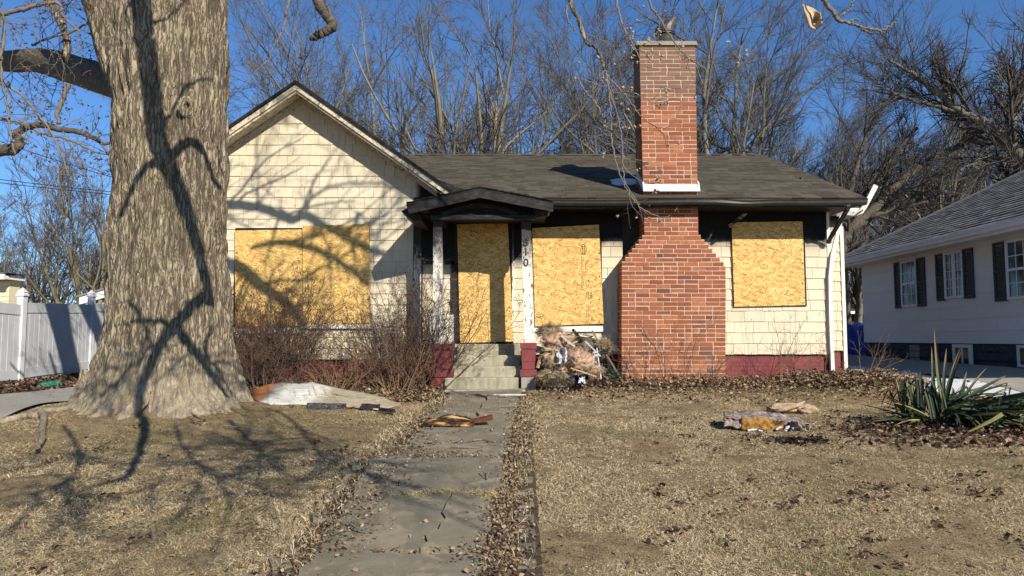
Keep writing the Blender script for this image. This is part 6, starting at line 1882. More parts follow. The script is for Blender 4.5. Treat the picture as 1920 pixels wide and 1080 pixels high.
# ------------------------------------------------------------------ debris
def blob(mb, c, r, seed, amp=.3, nu=44, nv=26, freq=2.6, flat=1.0):
    c = np.array(c, float); r = np.array(r, float)
    th = np.linspace(0, 2 * np.pi, nu + 1)[:-1]; ph = np.linspace(.02, np.pi - .02, nv)
    D = np.stack([np.sin(ph)[:, None] * np.cos(th), np.sin(ph)[:, None] * np.sin(th), np.cos(ph)[:, None] * np.ones_like(th)], -1)
    d = 1 + (vn(D[..., 0] * freq + seed, D[..., 1] * freq, D[..., 2] * freq, seed) - .5) * 2 * amp + (vn(D[..., 0] * 7 + seed, D[..., 1] * 7, D[..., 2] * 7, seed + 1) - .5) * amp * 1.1 + (vn(D[..., 0] * 16 + seed, D[..., 1] * 16, D[..., 2] * 16, seed + 2) - .5) * amp * .8
    P = c + D * r * d[..., None]
    b = len(mb.v); mb.v += [tuple(q) for q in P.reshape(-1, 3)]
    for i in range(nv - 1):
        for k in range(nu): mb.f.append((b + i * nu + k, b + (i + 1) * nu + k, b + (i + 1) * nu + (k + 1) % nu, b + i * nu + (k + 1) % nu))
    mb.f.append(tuple(b + k for k in range(nu))); mb.f.append(tuple(b + (nv - 1) * nu + k for k in range(nu - 1, -1, -1)))
    return P
def wad(px, py, Y, rx, rz, seed, mat, label, fib=700, ry=None, droop=.0, name='insulation_wad', cat='insulation'):
    c = at(px, py, Y); rx, rz = rx * Y / F, rz * Y / F
    mb = MB(); P = blob(mb, c, (rx, ry or min(rx, rz) * .9, rz), seed, .34)
    o = mb.build(name, M[mat], None, True); tag(o, label, cat, 'scorched insulation wads heaped beside the porch')
    rg = np.random.default_rng(seed); Q = P.reshape(-1, 3); k = rg.integers(0, len(Q), fib)
    D = Q[k] - np.array(tuple(c)); D /= np.linalg.norm(D, axis=1, keepdims=True) + 1e-6
    D = D * .6 + rg.normal(0, .5, D.shape) + np.array([0, 0, -droop])
    cs = grow(rg, Q[k], D, rg.uniform(.03, .12, fib), np.full(fib, .0035), [dict(k=3, wob=.25, trop=-droop * .3, taper=.4, sides=3)])
    V, Fq = tubes_np(cs); f = np_obj('fibre', V, Fq, M[mat], o); tag(f, kind='stuff')
wad(1046, 640, 10.5, 27, 17, 301, 'fluff_pink', 'pinkish insulation wad high in the heap beside the porch post')
wad(1030, 622, 10.65, 22, 9, 308, 'fluff_grey', 'grey matted wad under the stamped board, topmost of the heap')
wad(1037, 672, 10.3, 17, 18, 302, 'fluff', 'pale straw coloured wad in the heap right of the red pedestal', 700, None, .5)
wad(1089, 676, 10.25, 25, 19, 303, 'fluff_pink', 'large peach insulation wad in the middle of the heap')
wad(1106, 650, 10.55, 33, 8, 304, 'fluff_grey', 'sooty long wad across the top right of the heap')
wad(1038, 704, 10.22, 30, 11, 305, 'fluff_grey', 'shaggy grey straw wad low in the heap above cinder block', 1300, .14, .8)
wad(1130, 651, 10.45, 10, 9, 306, 'fluff', 'small tan wad at the right shoulder of the heap')
wad(1108, 693, 10.3, 20, 8, 307, 'fluff', 'tan wad low on the right of the heap', 500, None, .4)
wad(1064, 664, 10.5, 13, 9, 310, 'fluff', 'small straw wad in the hollow between the two peach wads', 400)
wad(1058, 698, 10.3, 12, 10, 311, 'fluff_pink', 'small pink wad low between the shaggy wad and the plastic', 400)
wad(1085, 655, 10.8, 48, 24, 309, 'fluff_dark', 'dark backing wad behind the heap imitating shade between the wads', 500, .14)  # dark backing added so the gaps between wads look shaded
gj = 'charred boards and scraps in the heap'
def stick(name, p0, p1, w, d, mat, label, cat, roll=0.0, grp=gj):
    a, b = Vector(p0), Vector(p1); z = (b - a).normalized(); q = z.to_track_quat('Z', 'Y').to_matrix() @ Matrix.Rotation(roll, 3, 'Z')
    L = (b - a).length; mb = MB(); n = 5
    rng = random.Random(hash((round(a.x, 2), round(b.z, 2))) & 255)
    for i in range(n + 1):
        c = a.lerp(b, i / n); s = 1 + rng.uniform(-.12, .12)
        for sx, sy in ((-1, -1), (1, -1), (1, 1), (-1, 1)): mb.v.append(tuple(c + q @ Vector((sx * w / 2 * s, sy * d / 2 * s, 0))))
    for i in range(n):
        for k in range(4): mb.f.append((i * 4 + k, i * 4 + (k + 1) % 4, i * 4 + 4 + (k + 1) % 4, i * 4 + 4 + k))
    mb.f.append((3, 2, 1, 0)); e = n * 4; mb.f.append((e, e + 1, e + 2, e + 3))
    o = mb.build(name, M[mat], None); return tag(o, label, cat, grp)
stick('charred_board', at(1025, 618, 10.85), at(1072, 627, 10.8), .09, .03, 'scorched', 'grey scorched board lying level under the stamped board', 'board')
stick('broken_board', at(1067, 624, 10.75), at(1066, 662, 10.65), .06, .03, 'wood_pale', 'short pale upright board with a burnt end in the heap', 'board')
stick('charred_board', at(1074, 618, 10.6), at(1092, 640, 10.5), .045, .03, 'char', 'black forked board sticking up from the heap', 'board')
stick('charred_board', at(1074, 618, 10.61), at(1088, 634, 10.75), .03, .03, 'scorched', 'thin scorched slat leaning against the black forked board', 'board')
stick('broken_board', at(1045, 655, 10.45), at(1082, 640, 10.5), .05, .02, 'wood_pale', 'pale slat lying slanted across the middle of the heap', 'board')
stick('charred_board', at(1006, 660, 10.35), at(1040, 646, 10.4), .05, .03, 'char', 'charred stick poking out beside the red pedestal', 'board')
stick('metal_strip', at(1119, 652, 10.3), at(1127, 710, 10.25), .02, .006, 'foil', 'bent grey metal strip hanging at the right of the heap', 'strip')
stick('charred_board', at(1060, 706, 10.2), at(1100, 697, 10.25), .05, .03, 'wood_pale', 'tan board end low in the heap above the black plastic', 'board')
stick('charred_board', at(1008, 690, 10.3), at(1014, 668, 10.35), .04, .03, 'wood_pale', 'small upright splinter tucked against the red pedestal', 'board')
stick('dry_branch', at(1110, 620, 10.5), at(1168, 716, 10.4), .02, .02, 'weed', 'dry branch slanting down from the heap to the chimney', 'branch')
for i, (a, b, ya, yb, w, mt, lab) in enumerate((
        ((1020, 652), (1048, 658), 10.2, 10.22, .035, 'wood_pale', 'pale splintered lath across the straw wad'),
        ((1052, 630), (1078, 650), 10.35, 10.3, .03, 'foil', 'pale metal strip slanting over the peach wad'),
        ((1098, 640), (1126, 668), 10.2, 10.15, .03, 'foil', 'bent pale trim piece on the right flank of the heap'),
        ((1070, 690), (1118, 706), 10.08, 10.1, .04, 'wood_pale', 'tan splintered slat low across the heap front'),
        ((1112, 664), (1140, 660), 10.3, 10.3, .03, 'char', 'black stick jutting right from the heap'),
        ((1136, 668), (1148, 700), 10.4, 10.35, .03, 'scorched', 'scorched stick leaning beside the wire cage'),
        ((1056, 676), (1070, 700), 10.1, 10.08, .035, 'char', 'black stick standing in the middle of the heap'),
        ((1012, 712), (1042, 690), 10.05, 10.1, .03, 'wood_char_mix', 'half burnt slat leaning low against the shaggy wad'),
        ((1080, 628), (1118, 634), 10.75, 10.7, .04, 'white_trim', 'white trim board lying behind the forked board'))):
    stick('splintered_lath', at(*a, ya), at(*b, yb), w, .018, mt, lab, 'lath')
def crumple(name, px0, px1, py0, py1, Y, mat, label, cat, seed, depth=.12, th=.006):
    mb = MB(); nu, nv = 12, 8; rg = np.random.default_rng(seed)
    for i in range(nv + 1):
        for k in range(nu + 1):
            u, v = k / nu, i / nv
            q = at(px0 + (px1 - px0) * u + rg.normal(0, 1.2), py0 + (py1 - py0) * v + rg.normal(0, 1.2), Y + depth * (float(vn(u * 3.5 + seed, v * 3.5, 0, seed)) - .5) * 2 - .06 * v)
            mb.v.append(tuple(q))
    for i in range(nv):
        for k in range(nu): q = i * (nu + 1) + k; mb.f.append((q, q + nu + 1, q + nu + 2, q + 1))
    o = mb.build(name, M[mat], None); o.modifiers.new('thickness', 'SOLIDIFY').thickness = th
    return tag(o, label, cat, gj)
crumple('plastic_or_shade_sheet', 1070, 1104, 702, 722, 10.15, 'black_sheet', 'black crumpled plastic low at the right foot of the heap', 'plastic', 1)
crumple('pale_sheet', 1085, 1096, 704, 717, 10.1, 'foil', 'white torn scrap lying on the black plastic', 'scrap', 2, .04)
crumple('pale_sheet', 1044, 1062, 652, 682, 10.2, 'foil', 'pale crumpled foil sheet between the two wads', 'foil', 3)
crumple('pale_sheet', 1100, 1120, 660, 680, 10.25, 'foil', 'pale torn panel on the right of the heap', 'scrap', 4)
crumple('plastic_or_shade_sheet', 1105, 1122, 652, 690, 10.4, 'black_sheet', 'black torn sheet upright on the right of the heap', 'plastic', 5)
crumple('plastic_or_shade_sheet', 1128, 1142, 636, 662, 10.45, 'black_sheet', 'black curled sheet at the right shoulder of the heap', 'plastic', 6)
crumple('plastic_or_shade_sheet', 1040, 1064, 632, 650, 10.5, 'black_sheet', 'black sheet imitating a shaded hollow behind the topmost wad', 'plastic', 7)  # black sheet added to imitate the shade of a hollow
crumple('plastic_or_shade_sheet', 1012, 1030, 650, 690, 10.42, 'black_sheet', 'black sheet pressed against the red pedestal', 'plastic', 8)
def build_block():
    Y = 10.2; a, b = at(1028, 722, Y), at(1070, 710, Y)
    mb = MB(); y0, y1 = Y, Y + .2; z0, z1 = min(a.z, b.z) - .03, max(a.z, b.z) + .02
    x0, x1 = a.x, b.x; t = .03; w = (x1 - x0 - 3 * t) / 2
    mb.box(x0, x1, y0, y1, z0, z0 + t); mb.box(x0, x1, y0, y1, z1 - t, z1)
    for i in range(3): xx = x0 + i * (w + t); mb.box(xx, xx + t, y0 + .001, y1 - .001, z0 + t + .0005, z1 - t - .0005)
    o = mb.build('cinder_block', M['block'], None); tag(o, 'two hole cinder block lying at the foot of the insulation heap', 'block')
build_block()
def build_cage():
    rg = random.Random(5); mb = MB()
    c = at(1148, 705, 10.5); zb = G(c.x, 10.5)
    for k in range(7):
        z = zb + .03 + k * .045; r_ = .14 + .012 * k
        mb.tube([(c.x + r_ * math.cos(a) + rg.uniform(-.01, .01), 10.5 + r_ * math.sin(a), z + .03 * math.sin(a + k)) for a in np.linspace(0, 6.28, 22)], .0045, 5)
    for k in range(9):
        a = k * .7; mb.tube([(c.x + .13 * math.cos(a), 10.5 + .13 * math.sin(a), zb - .02), (c.x + .22 * math.cos(a) + .02, 10.5 + .22 * math.sin(a), zb + .36)], .004, 5)
    o = mb.build('wire_cage', M['wire_green'], None, True); tag(o, 'crushed dark green wire cage between the heap and chimney', 'wire cage')
build_cage()

def build_door():
    # buckled sheet of a panelled door lying in front of the shrubs
    d = thing('buckled_door', 'fallen panelled metal door buckled by heat, orange at one end', 'door', (at(605, 765, 9.3).x, 9.3, G(-2.4, 9.3)))
    topc = [(463, 736), (480, 728), (505, 720), (530, 716), (560, 718.5), (585, 716), (612, 722), (640, 729), (680, 735), (720, 744), (750, 754)]
    botc = [(466, 745), (482, 751), (508, 757), (540, 757), (570, 757), (600, 759), (640, 760), (680, 764), (715, 767), (728, 764), (750, 757)]
    nu, nv = 80, 14
    tu = np.linspace(0, 1, nu + 1)
    tx = np.interp(tu, np.linspace(0, 1, len(topc)), [q[0] for q in topc]); ty = np.interp(tu, np.linspace(0, 1, len(topc)), [q[1] for q in topc])
    bx = np.interp(tu, np.linspace(0, 1, len(botc)), [q[0] for q in botc]); by = np.interp(tu, np.linspace(0, 1, len(botc)), [q[1] for q in botc])
    Yg = [ground_at(a_, b_ + 3).y - .10 for a_, b_ in zip(bx, by)]
    mb = MB()
    def pt(u, v, lift=0.0):
        k = u * nu; i = min(int(k), nu - 1); f = k - i
        x = (tx[i] * (1 - f) + tx[i + 1] * f) * (1 - v) + (bx[i] * (1 - f) + bx[i + 1] * f) * v
        y = (ty[i] * (1 - f) + ty[i + 1] * f) * (1 - v) + (by[i] * (1 - f) + by[i + 1] * f) * v
        Y = Yg[i] * (1 - f) + Yg[i + 1] * f + .72 * (1 - v) + .05 * math.sin(6 * u + 2) * (1 - v) + (float(vn(u * 5, v * 3, 0, 5)) - .5) * .14 + (float(vn(u * 17, v * 4, 3, 6)) - .5) * .09 - lift
        return at(x, y, Y)
    for i in range(nv + 1):
        for k in range(nu + 1): mb.v.append(tuple(pt(k / nu, i / nv)))
    for i in range(nv):
        for k in range(nu): q = i * (nu + 1) + k; mb.f.append((q, q + nu + 1, q + nu + 2, q + 1))
    o = mb.build('door_skin', M['door_skin'], d, True); o.modifiers.new('thickness', 'SOLIDIFY').thickness = .02
    for (u0, u1, v0, v1) in ((.60, .86, .42, .82), (.50, .56, .18, .55), (.36, .46, .3, .62)):
        m = MB()
        def strip(a, b):
            n = 10
            for k in range(n):
                p = [a[0] + (b[0] - a[0]) * k / n, a[1] + (b[1] - a[1]) * k / n]; q = [a[0] + (b[0] - a[0]) * (k + 1) / n, a[1] + (b[1] - a[1]) * (k + 1) / n]
                du, dv = (.008, 0) if a[0] == b[0] else (0, .06)
                A = [pt(p[0] - du, p[1] - dv, .004), pt(q[0] - du, q[1] - dv, .004), pt(q[0] + du, q[1] + dv, .004), pt(p[0] + du, p[1] + dv, .004)]
                B = [pt(p[0], p[1], .034), pt(q[0], q[1], .034)]
                m.add([*A, *B], [(0, 1, 5, 4), (3, 4, 5, 2), (0, 4, 3), (1, 2, 5)])
        strip((u0, v0), (u1, v0)); strip((u0, v1), (u1, v1)); strip((u0, v0), (u0, v1)); strip((u1, v0), (u1, v1))
        m.build('raised_moulding', M['door_skin'], d)
    gs = 'charred scraps lying in front of the buckled door'
    def gat(px, py, l=.045): p = ground_at(px, py); return Vector((p.x, p.y, G(p.x, p.y) + l))
    stick('charred_block', gat(576, 768), gat(648, 769), .05, .06, 'black_sheet', 'long shiny black charred block under the door edge', 'scrap', 0, gs)
    stick('charred_block', gat(678, 770), gat(712, 771), .055, .07, 'char', 'short dull charred block right of the shiny one', 'scrap', 0, gs)
    stick('charred_block', gat(712, 775), gat(738, 778), .05, .04, 'char', 'small charred stub nearest the walk', 'scrap', 0, gs)
    stick('thin_lath', gat(652, 770), gat(692, 763), .02, .012, 'wood_pale', 'thin pale lath leaning on the door edge', 'lath', 0, gs)
    stick('metal_strip', gat(545, 765), gat(610, 763), .04, .006, 'foil', 'thin grey metal strip lying along the door edge', 'strip', 0, gs)
build_door()

def build_plank():
    pl = thing('charred_plank', 'split half charred plank lying across the front walk', 'plank', ground_at(855, 790))
    def slab(px, topy, boty, Y0, name, mat, th=.03):
        mb = MB(); n = len(px)
        for k in range(n):
            t = at(px[k], topy[k], Y0 + .12); b = at(px[k], boty[k], Y0)
            mb.v += [tuple(b), tuple(t), tuple(t - Vector((0, 0, th))), tuple(b - Vector((0, 0, th)))]
        for k in range(n - 1):
            for q in range(4): mb.f.append((k * 4 + q, k * 4 + (q + 1) % 4, k * 4 + 4 + (q + 1) % 4, k * 4 + 4 + q))
        mb.f.append((3, 2, 1, 0)); e = (n - 1) * 4; mb.f.append((e, e + 1, e + 2, e + 3))
        return mb.build(name, M[mat], pl)
    Y0 = ground_at(855, 795).y - .42
    slab([793, 800, 820, 838, 850, 865, 880, 890], [790, 787, 783, 778, 779, 782, 786, 789], [794, 794, 793, 792, 793, 794, 794, 794], Y0, 'split_wood', 'wood_char_mix')
    slab([825, 840, 855, 875, 888], [780, 776.5, 778, 781, 786], [786, 785, 785, 787, 790], Y0 + .1, 'charred_layer', 'char', .02)
    slab([886, 900, 912, 921, 924], [785, 782, 779, 776, 778], [791, 790, 788, 786, 785], Y0 + .06, 'rusty_end', 'rust', .012)
build_plank()

def build_foam():
    f = thing('foam_slab', 'slab of burnt foam with grey crust and mustard core on right lawn', 'foam', ground_at(1440, 806))
    mb = MB(); nu, nv = 60, 16
    tp = [(1358, 773), (1380, 771), (1415, 770), (1450, 772), (1475, 778), (1500, 785), (1520, 796)]
    bt = [(1359, 797), (1385, 802), (1415, 806), (1450, 808), (1480, 810), (1505, 811), (1521, 808)]
    u = np.linspace(0, 1, nu + 1)
    T = np.stack([np.interp(u, np.linspace(0, 1, 7), [q[i] for q in tp]) for i in (0, 1)], -1); B = np.stack([np.interp(u, np.linspace(0, 1, 7), [q[i] for q in bt]) for i in (0, 1)], -1)
    Yf = ground_at(1440, 808).y
    for i in range(nv + 1):
        v = i / nv
        for k in range(nu + 1):
            nz = (float(vn(k * .35, i * .45, 0, 7)) - .5)
            if v < .55:      # top crust running back to front
                w = v / .55; py = T[k, 1] + (B[k, 1] - T[k, 1]) * .38 * w; Y = Yf + .34 - .30 * w
            else:
                w = (v - .55) / .45; py = T[k, 1] + (B[k, 1] - T[k, 1]) * (.38 + .62 * w); Y = Yf + .04 - .04 * w + nz * .07
            p = at(T[k, 0] + (B[k, 0] - T[k, 0]) * v, py, Y); mb.v.append((p.x, p.y, p.z + nz * .03))
    for i in range(nv):
        for k in range(nu): q = i * (nu + 1) + k; mb.f.append((q, q + nu + 1, q + nu + 2, q + 1))
    o = mb.build('crust', M['crust'], f, True); o.modifiers.new('thickness', 'SOLIDIFY').thickness = .03
    mb = MB(); nu, nv = 26, 8
    for i in range(nv + 1):
        for k in range(nu + 1):
            u_, v = k / nu, i / nv
            top = 780 + 10 * u_ ** .8 + 2.5 * math.sin(9 * u_) + (float(vn(k * .7, 0, 0, 3)) - .5) * 4; bot = 805.5 + 1.5 * u_
            p = at(1391 + 78 * u_, top + (bot - top) * v, Yf - .045 + .03 * float(vn(k * .5, i * .6, 0, 9)) + .02 * (1 - v)); mb.v.append(tuple(p))
    for i in range(nv):
        for k in range(nu): q = i * (nu + 1) + k; mb.f.append((q, q + nu + 1, q + nu + 2, q + 1))
    o = mb.build('foam_core', M['mustard'], f, True); o.modifiers.new('thickness', 'SOLIDIFY').thickness = .02
    for n_, (a, b) in enumerate((((1455, 806), (1466, 801)), ((1472, 808), (1480, 799)), ((1484, 808), (1490, 801)), ((1402, 807), (1432, 809)))):
        p, q = at(*a, Yf - .06), at(*b, Yf - .05); mb = MB(); mb.tube([p, (p + q) / 2 + Vector((0, 0, .01)), q], [.012, .016, .008], 5); mb.build('torn_flake', M['foil'], f)
    mb = MB(); blob(mb, at(1487, 801, Yf - .02), (.06, .05, .06), 5, .3); mb.build('charred_knob', M['char'], f, True)
    g = thing('insulation_batt', 'folded pinkish tan insulation batt lying behind the foam slab', 'insulation', ground_at(1490, 776))
    Y2 = ground_at(1490, 777).y
    mb = MB(); blob(mb, at(1475, 765, Y2 + .12), (.2, .12, .055), 11, .25, 30, 16); mb.build('fold', M['fluff_pink'], g, True)
    mb = MB(); blob(mb, at(1513, 768, Y2 + .05), (.13, .1, .06), 12, .3, 30, 16); mb.build('fold', M['fluff'], g, True)
    mb = MB(); mb.tube([at(1452, 772, Y2), at(1475, 766, Y2 - .04), at(1500, 758, Y2), at(1508, 753, Y2 + .03)], [.02, .026, .024, .012], 7); mb.build('paper_edge', M['fluff'], g, True)
build_foam()

def build_fallen_branch():
    b = thing('fallen_branch', 'long lichen grey fallen branch lying across the foot of maple', 'branch', ground_at(200, 770))
    def run(pts, r, name='stick', up=.03):
        Q = []
        for i, (px, py) in enumerate(pts):
            p = ground_at(px, py); Q.append((p.x, p.y, G(p.x, p.y) + up))
        P = spline(Q, len(Q) * 6); P += RNG.normal(0, .004, P.shape)
        rr = np.interp(np.linspace(0, 1, len(P)), np.linspace(0, 1, len(r)), r)
        V, Fq = tubes_np([(P[None], rr[None], 8)]); np_obj(name, V, Fq, M['bark'], b, True)
    run([(-30, 800), (0, 796), (40, 787), (72, 783), (80, 778), (120, 772), (170, 764), (200, 759), (235, 757)], [.035, .035, .035, .038, .034, .03, .026, .02])
    run([(200, 759), (250, 761), (300, 764), (330, 762), (345, 766), (362, 782), (376, 788)], [.022, .02, .016, .014, .012, .008])
    run([(235, 760), (290, 757), (345, 752), (365, 756), (395, 775)], [.018, .016, .013, .01, .006])
    run([(76, 782), (82, 792), (79, 812), (80, 830), (73, 845), (70, 854)], [.034, .03, .028, .026, .022, .014], 'stick', .05)
    for k, (pts, lab) in enumerate(((((420, 808), (460, 812), (500, 818)), 'thin green grey twig on the grass right of maple roots'), (((880, 838), (905, 835), (925, 840)), 'dark twig on the walk behind the straw tuft'), (((845, 850), (870, 852), (900, 853)), 'short dark twig across the walk slab joint'), (((905, 905), (912, 915), (918, 903)), 'small crooked twig standing on the walk slab'), (((985, 770), (950, 772), (920, 773)), 'pale straight twig at the top right of the walk'), (((655, 1003), (668, 1012), (690, 1018)), 'dark twig at the left edge of the front slab'))):
        mb = MB(); Q = []
        for px, py in pts: p = ground_at(px, py); Q.append((p.x, p.y, G(p.x, p.y) + .05 + .004 * k + (.03 if k == 3 and px != 912 else 0)))
        mb.tube(Q, [.007, .007, .003], 5); o = mb.build('twig', M['twig_maple'], None); tag(o, lab, 'twig', 'loose twigs on lawn and walk')
build_fallen_branch()

def build_small():
    p = ground_at(96, 730); mb = MB(); blob(mb, (p.x, p.y, p.z + .06), (.2, .14, .07), 31, .35); o = mb.build('plastic_scrap', M['green_plastic'], None, True); tag(o, 'crumpled green plastic among leaves at the fence foot', 'plastic')
    # snow slivers on the walk end
    p = ground_at(955, 742); p.y -= .3; p.z = G(p.x, p.y); mb = MB(); pts = [(p.x + .2 * math.cos(a) * (1 + .2 * math.sin(3 * a)), p.y + .035 * math.sin(a), p.z + .05) for a in np.linspace(0, 6.28, 17)[:-1]]
    mb.prism(pts, (0, 0, .012)); o = mb.build('snow_sliver', M['snow'], None); tag(o, 'thin sliver of snow at the end of the walk', 'snow')
    # dark flakes laid to imitate a cast shadow on the lawn
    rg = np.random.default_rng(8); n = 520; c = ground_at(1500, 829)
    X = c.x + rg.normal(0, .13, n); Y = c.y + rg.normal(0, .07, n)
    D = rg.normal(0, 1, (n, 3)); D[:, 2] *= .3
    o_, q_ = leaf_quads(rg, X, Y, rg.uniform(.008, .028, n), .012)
    o = np_obj('shadow_patch', o_, q_, M['shade_flakes'], None); tag(o, 'dark flakes imitating a cast shadow on the grass before the foam slab', kind='stuff')
def leaf_quads(rg, X, Y, size, lift=.015, curl=.5, zextra=None):
    n = len(X); Z = gz(X, Y) + lift * rg.uniform(.4, 2.2, n)
    if zextra is not None: Z = Z + zextra
    az = rg.uniform(0, 2 * np.pi, n); nrm = rg.normal(0, curl, (n, 3)); nrm[:, 2] = 1; nrm /= np.linalg.norm(nrm, axis=1, keepdims=True)
    U = np.stack([np.cos(az), np.sin(az), np.zeros(n)], -1); U -= nrm * (U * nrm).sum(1, keepdims=True); U /= np.linalg.norm(U, axis=1, keepdims=True)
    W = np.cross(nrm, U); c = np.stack([X, Y, Z], -1); s = size[:, None]; k = rg.uniform(.3, .8, n)[:, None]; f = (rg.uniform(-.1, .55, n)[:, None]) * s
    pts = [c - U * s, c - U * s * .2 + W * s * k + nrm * f, c + U * s * .5 + W * s * k * .7 + nrm * f * .8, c + U * s, c + U * s * .4 - W * s * k * .8 + nrm * f, c - U * s * .3 - W * s * k + nrm * f * .7]
    V = np.stack(pts, 1).reshape(-1, 3); b = (np.arange(n) * 6)[:, None]
    return V, [np.concatenate([b + np.array([0, 4, 1]), b + np.array([0, 5, 4]), b + np.array([1, 4, 2]), b + np.array([2, 4, 3])])]
build_small()

# ------------------------------------------------------------------ leaf litter and dormant grass
def in_walk(X, Y, m=0.0):
    t = (Y - 4.2) / (9.9 - 4.2)
    return (X > np.where(Y < 6.15, -1.10, -.93 + (Y - 6.2) * .028) - m) & (X < -.13 + .043 * (Y - 4) + m) & (Y < 10.2)
def build_litter():
    rg = np.random.default_rng(55)
    A = []; B = []
    def box(n, x0, x1, y0, y1, s0=.02, s1=.04, z=0.0): A.append((rg.uniform(x0, x1, n), rg.uniform(y0, y1, n), rg.uniform(s0, s1, n), rg.uniform(0, 1, n) * z))
    box(5200, .4, 5.3, 10.35, 11.0, .012, .034, .10); box(2300, .4, 5.6, 10.0, 10.5, .012, .03, z=.04); box(3600, 4.2, 6.1, 10.3, 11.6, .012, .036, .16)
    box(3600, -4.6, -.95, 9.7, 10.9, .012, .034, z=.06); box(2200, -1.9, -.95, 9.2, 10.3, .012, .034, z=.05)
    n = 900; X = rg.uniform(.1, 6, n); A.append((X, 10.0 - np.abs(rg.normal(0, .45, n)), rg.uniform(.015, .035, n), np.zeros(n)))
    # along the walk edges
    Y = 3.7 + 6.1 * rg.random(5200) ** 1.2; t = (Y - 4.2) / 5.7
    sd = rg.random(5200) < .62
    X = np.where(sd, -.09 + .043 * (Y - 4) + rg.normal(.04, .08, 5200), np.where(Y < 6.15, -1.12, -.97) + rg.normal(.0, .1, 5200))
    A.append((X, Y, rg.uniform(.006, .02, 5200), np.full(5200, .018)))
    n = 240; Y = rg.uniform(4, 10, n); A.append((rg.uniform(-1.0, .05, n), Y, rg.uniform(.006, .018, n), np.full(n, .035)))
    n = 3000; Y = 3.6 + 6.6 * rg.random(n) ** 1.3; A.append((rg.uniform(-.75, .75, n) * Y * 1.05, Y, rg.uniform(.006, .017, n), np.zeros(n)))
    n = 60; 
    for px, py, m, sx, sy in ((760, 855, 260, .16, .10), (820, 862, 160, .2, .05), (715, 905, 160, .09, .2), (690, 960, 160, .08, .25), (665, 1020, 140, .08, .2), (800, 800, 220, .1, .3), (835, 762, 160, .08, .35), (955, 900, 220, .07, .3), (940, 1000, 300, .09, .25), (925, 1050, 260, .1, .12), (960, 830, 160, .06, .4), (870, 868, 200, .35, .02), (860, 840, 120, .3, .02), (840, 1049, 90, .4, .015)):
        c = ground_at(px, py); A.append((c.x + rg.normal(0, sx, m), c.y + rg.normal(0, sy, m), rg.uniform(.005, .016, m), np.full(m, .035)))
    n = 5200; Y = 3.6 + 6.4 * rg.random(n) ** 1.3; B.append((rg.uniform(-.75, .75, n) * Y * 1.05, Y, rg.uniform(.003, .009, n), np.full(n, .008)))
    for k in range(150):
        yy = 3.8 + 4.5 * rg.random(); xx = (rg.uniform(.2, .72) * yy) if k % 4 else rg.uniform(-4, -1.3); m = rg.integers(4, 18)
        B.append((xx + rg.normal(0, .05, m), yy + rg.normal(0, .04, m), rg.uniform(.01, .026, m), np.full(m, .012)))
    X, Y, S, Z = [np.concatenate([a[i] for a in A]) for i in range(4)]
    V, Fl = leaf_quads(rg, X, Y, S, .014, .6, Z); o = np_obj('leaf_litter', V, Fl, M['leaf'], None); tag(o, 'tan dead leaves drifted along the foundation, walk edges and lawn', kind='stuff')
    A = B
    n = 2200; X = 4.5 + rg.normal(0, .7, n); A.append((X, 7.0 + rg.normal(0, .26, n), rg.uniform(.012, .034, n), rg.uniform(0, .03, n)))
    n = 600; A.append((rg.uniform(3.2, 5.4, n), rg.uniform(6.3, 7.3, n), rg.uniform(.02, .04, n), np.zeros(n)))
    n = 3600; t = rg.random(n); A.append((-9.35 - .42 * t * 2 + rg.uniform(.0, 1.0, n) ** 1.4 * 2.6, 11.5 + 7 * t, rg.uniform(.025, .05, n), rg.uniform(0, .05, n)))
    n = 1200; A.append((rg.uniform(-9, -5.6, n), rg.uniform(11.3, 13.0, n), rg.uniform(.025, .05, n), rg.uniform(0, .03, n)))
    X, Y, S, Z = [np.concatenate([a[i] for a in A]) for i in range(4)]
    V, Fl = leaf_quads(rg, X, Y, S, .014, .6, Z); o = np_obj('fallen_leaves', V, Fl, M['leaf_red'], None); tag(o, 'dark red brown leaves under the yucca and along the fence', kind='stuff')
    n = 420; Y = 4 + 6 * rg.random(n); X = np.where(rg.random(n) < .5, rg.uniform(-1.1, .2, n), rg.uniform(-.7, .7, n) * Y)
    V, Fl = leaf_quads(rg, X, Y, rg.uniform(.004, .011, n), .02, .4, np.full(n, .03)); o = np_obj('pale_debris', V, Fl, M['flecks'], None); tag(o, 'pale flecks of ash and snow scattered over walk and grass', kind='stuff')
build_litter()

def blades(name, X, Y, L, w, el, mat, label, rg, lift=0.0):
    n = len(X); az = rg.uniform(0, 2 * np.pi, n)
    d = np.stack([np.cos(az) * np.cos(el), np.sin(az) * np.cos(el), np.sin(el)], -1)
    sd = np.stack([-np.sin(az), np.cos(az), np.zeros(n)], -1)
    # turn blade width a little so it is never edge on to everything
    sd = sd + np.stack([np.zeros(n), np.zeros(n), rg.normal(0, .4, n)], -1)
    P = np.stack([X, Y, gz(X, Y) + lift + .002], -1)
    m = P + d * (L * .55)[:, None]; e2 = el - rg.uniform(.1, .7, n)
    d2 = np.stack([np.cos(az + rg.normal(0, .3, n)) * np.cos(e2), np.sin(az) * np.cos(e2), np.sin(e2)], -1)
    e = m + d2 * (L * .45)[:, None]
    ww = w[:, None] * .5
    V = np.stack([P - sd * ww, P + sd * ww, m + sd * ww * .8, m - sd * ww * .8, e], 1).reshape(-1, 3)
    b = (np.arange(n) * 5)[:, None]
    o = np_obj(name, V, [b + np.array([0, 1, 2, 3]), b + np.array([3, 2, 4])], M[mat], None); tag(o, label, kind='stuff')
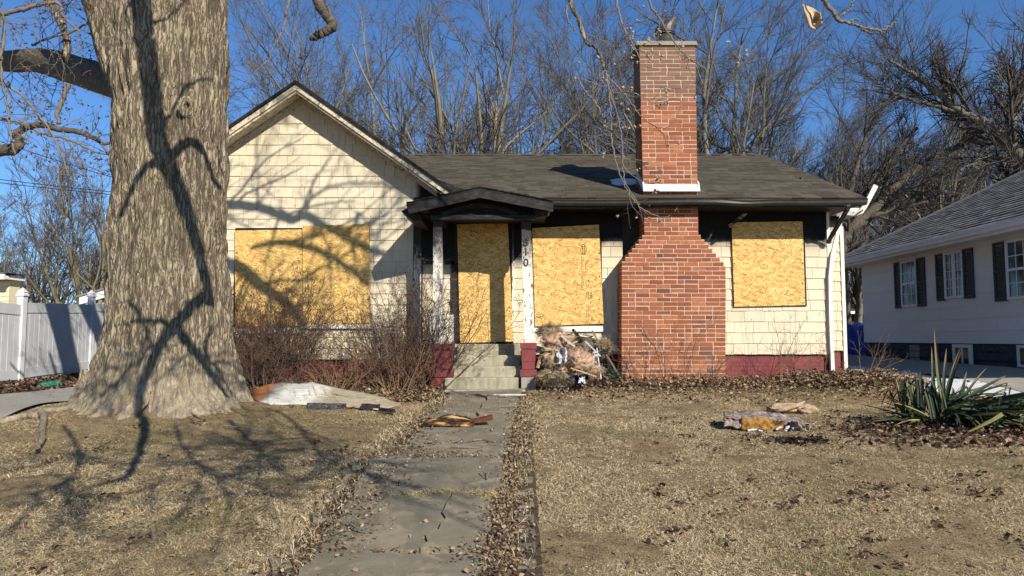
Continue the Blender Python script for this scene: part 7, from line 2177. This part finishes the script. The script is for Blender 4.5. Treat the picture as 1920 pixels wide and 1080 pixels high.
def build_grass():
    rg = np.random.default_rng(91)
    N = 1050000
    Y = 3.3 + 7.4 * rg.random(N) ** 1.55
    X = rg.uniform(-.80, .80, N) * Y + rg.normal(0, .2, N)
    cl = vn(X * 9, Y * 9, 0, 21) * .4 + vn(X * 3.5, Y * 3.5, 0, 23) * .35 + vn(X * 1.1, Y * 1.1, 0, 22) * .25
    keep = rg.random(N) < np.clip(.3 + 2.4 * (cl - .33), .2, 1)
    keep &= ~in_walk(X, Y, .02) | (rg.random(N) < .004)
    keep &= ~((X < -4.95 - (Y - 6.95) * .19) & (Y > 6.85)) & ~((X > 7.0)) & ~((np.hypot(X + 3.95, (Y - 7.9)) < .8))
    keep &= ~((Y > 10.35) & (X > -1) & (X < .2))
    X, Y, cl = X[keep], Y[keep], cl[keep]; n = len(X)
    L = rg.uniform(.012, .036, n) * (.6 + .9 * cl); w = rg.uniform(.0009, .0022, n) * (.75 + Y / 9)
    el = np.radians(rg.uniform(2, 42, n) * (.5 + .9 * cl))
    blades('lawn_grass', X, Y, L, w, el, 'grass', 'flattened dormant lawn grass, straw with olive patches', rg)
    # taller matted clumps that break up the sward
    K = 620; cy = 3.5 + 6.5 * rg.random(K) ** 1.3; cx = rg.uniform(-.78, .78, K) * cy; ok = ~in_walk(cx, cy, .05) & (cx < 6.6) & ~((cx < -5) & (cy > 7.4)); cx, cy = cx[ok], cy[ok]
    m = 110; X = (cx[:, None] + rg.normal(0, 1, (len(cx), m)) * rg.uniform(.03, .11, len(cx))[:, None]).ravel(); Y = (cy[:, None] + rg.normal(0, 1, (len(cx), m)) * rg.uniform(.02, .07, len(cx))[:, None]).ravel()
    n = len(X); keep = ~in_walk(X, Y, 0); X, Y = X[keep], Y[keep]; n = len(X)
    blades('grass_clump', X, Y, rg.uniform(.018, .052, n), rg.uniform(.0010, .0024, n), np.radians(rg.uniform(3, 40, n)), 'grass', 'longer matted straw clumps in the lawn', rg, .004)
    # pale tufts on the walk joint and along edges
    n = 2600; t = rg.random(n)
    c = ground_at(850, 938); X = c.x + rg.normal(0, .17, n); Y = c.y + rg.normal(0, .025, n)
    blades('straw_tuft', X, Y, rg.uniform(.03, .08, n), rg.uniform(.002, .004, n), np.radians(rg.uniform(5, 50, n)), 'straw', 'pale straw grass growing in the walk joint', rg, .03)
    n = 5200; Y = rg.uniform(3.8, 9.5, n); t = (Y - 4.2) / 5.7; sd = rg.random(n) < .5
    X = np.where(sd, -.08 + .043 * (Y - 4) + rg.normal(.05, .08, n), -1.13 + t * .27 + rg.normal(-.05, .07, n))
    blades('edge_grass', X, Y, rg.uniform(.04, .11, n), rg.uniform(.002, .004, n), np.radians(rg.uniform(15, 70, n)), 'grass', 'longer dry grass leaning over the walk edges', rg, .01)
build_grass()
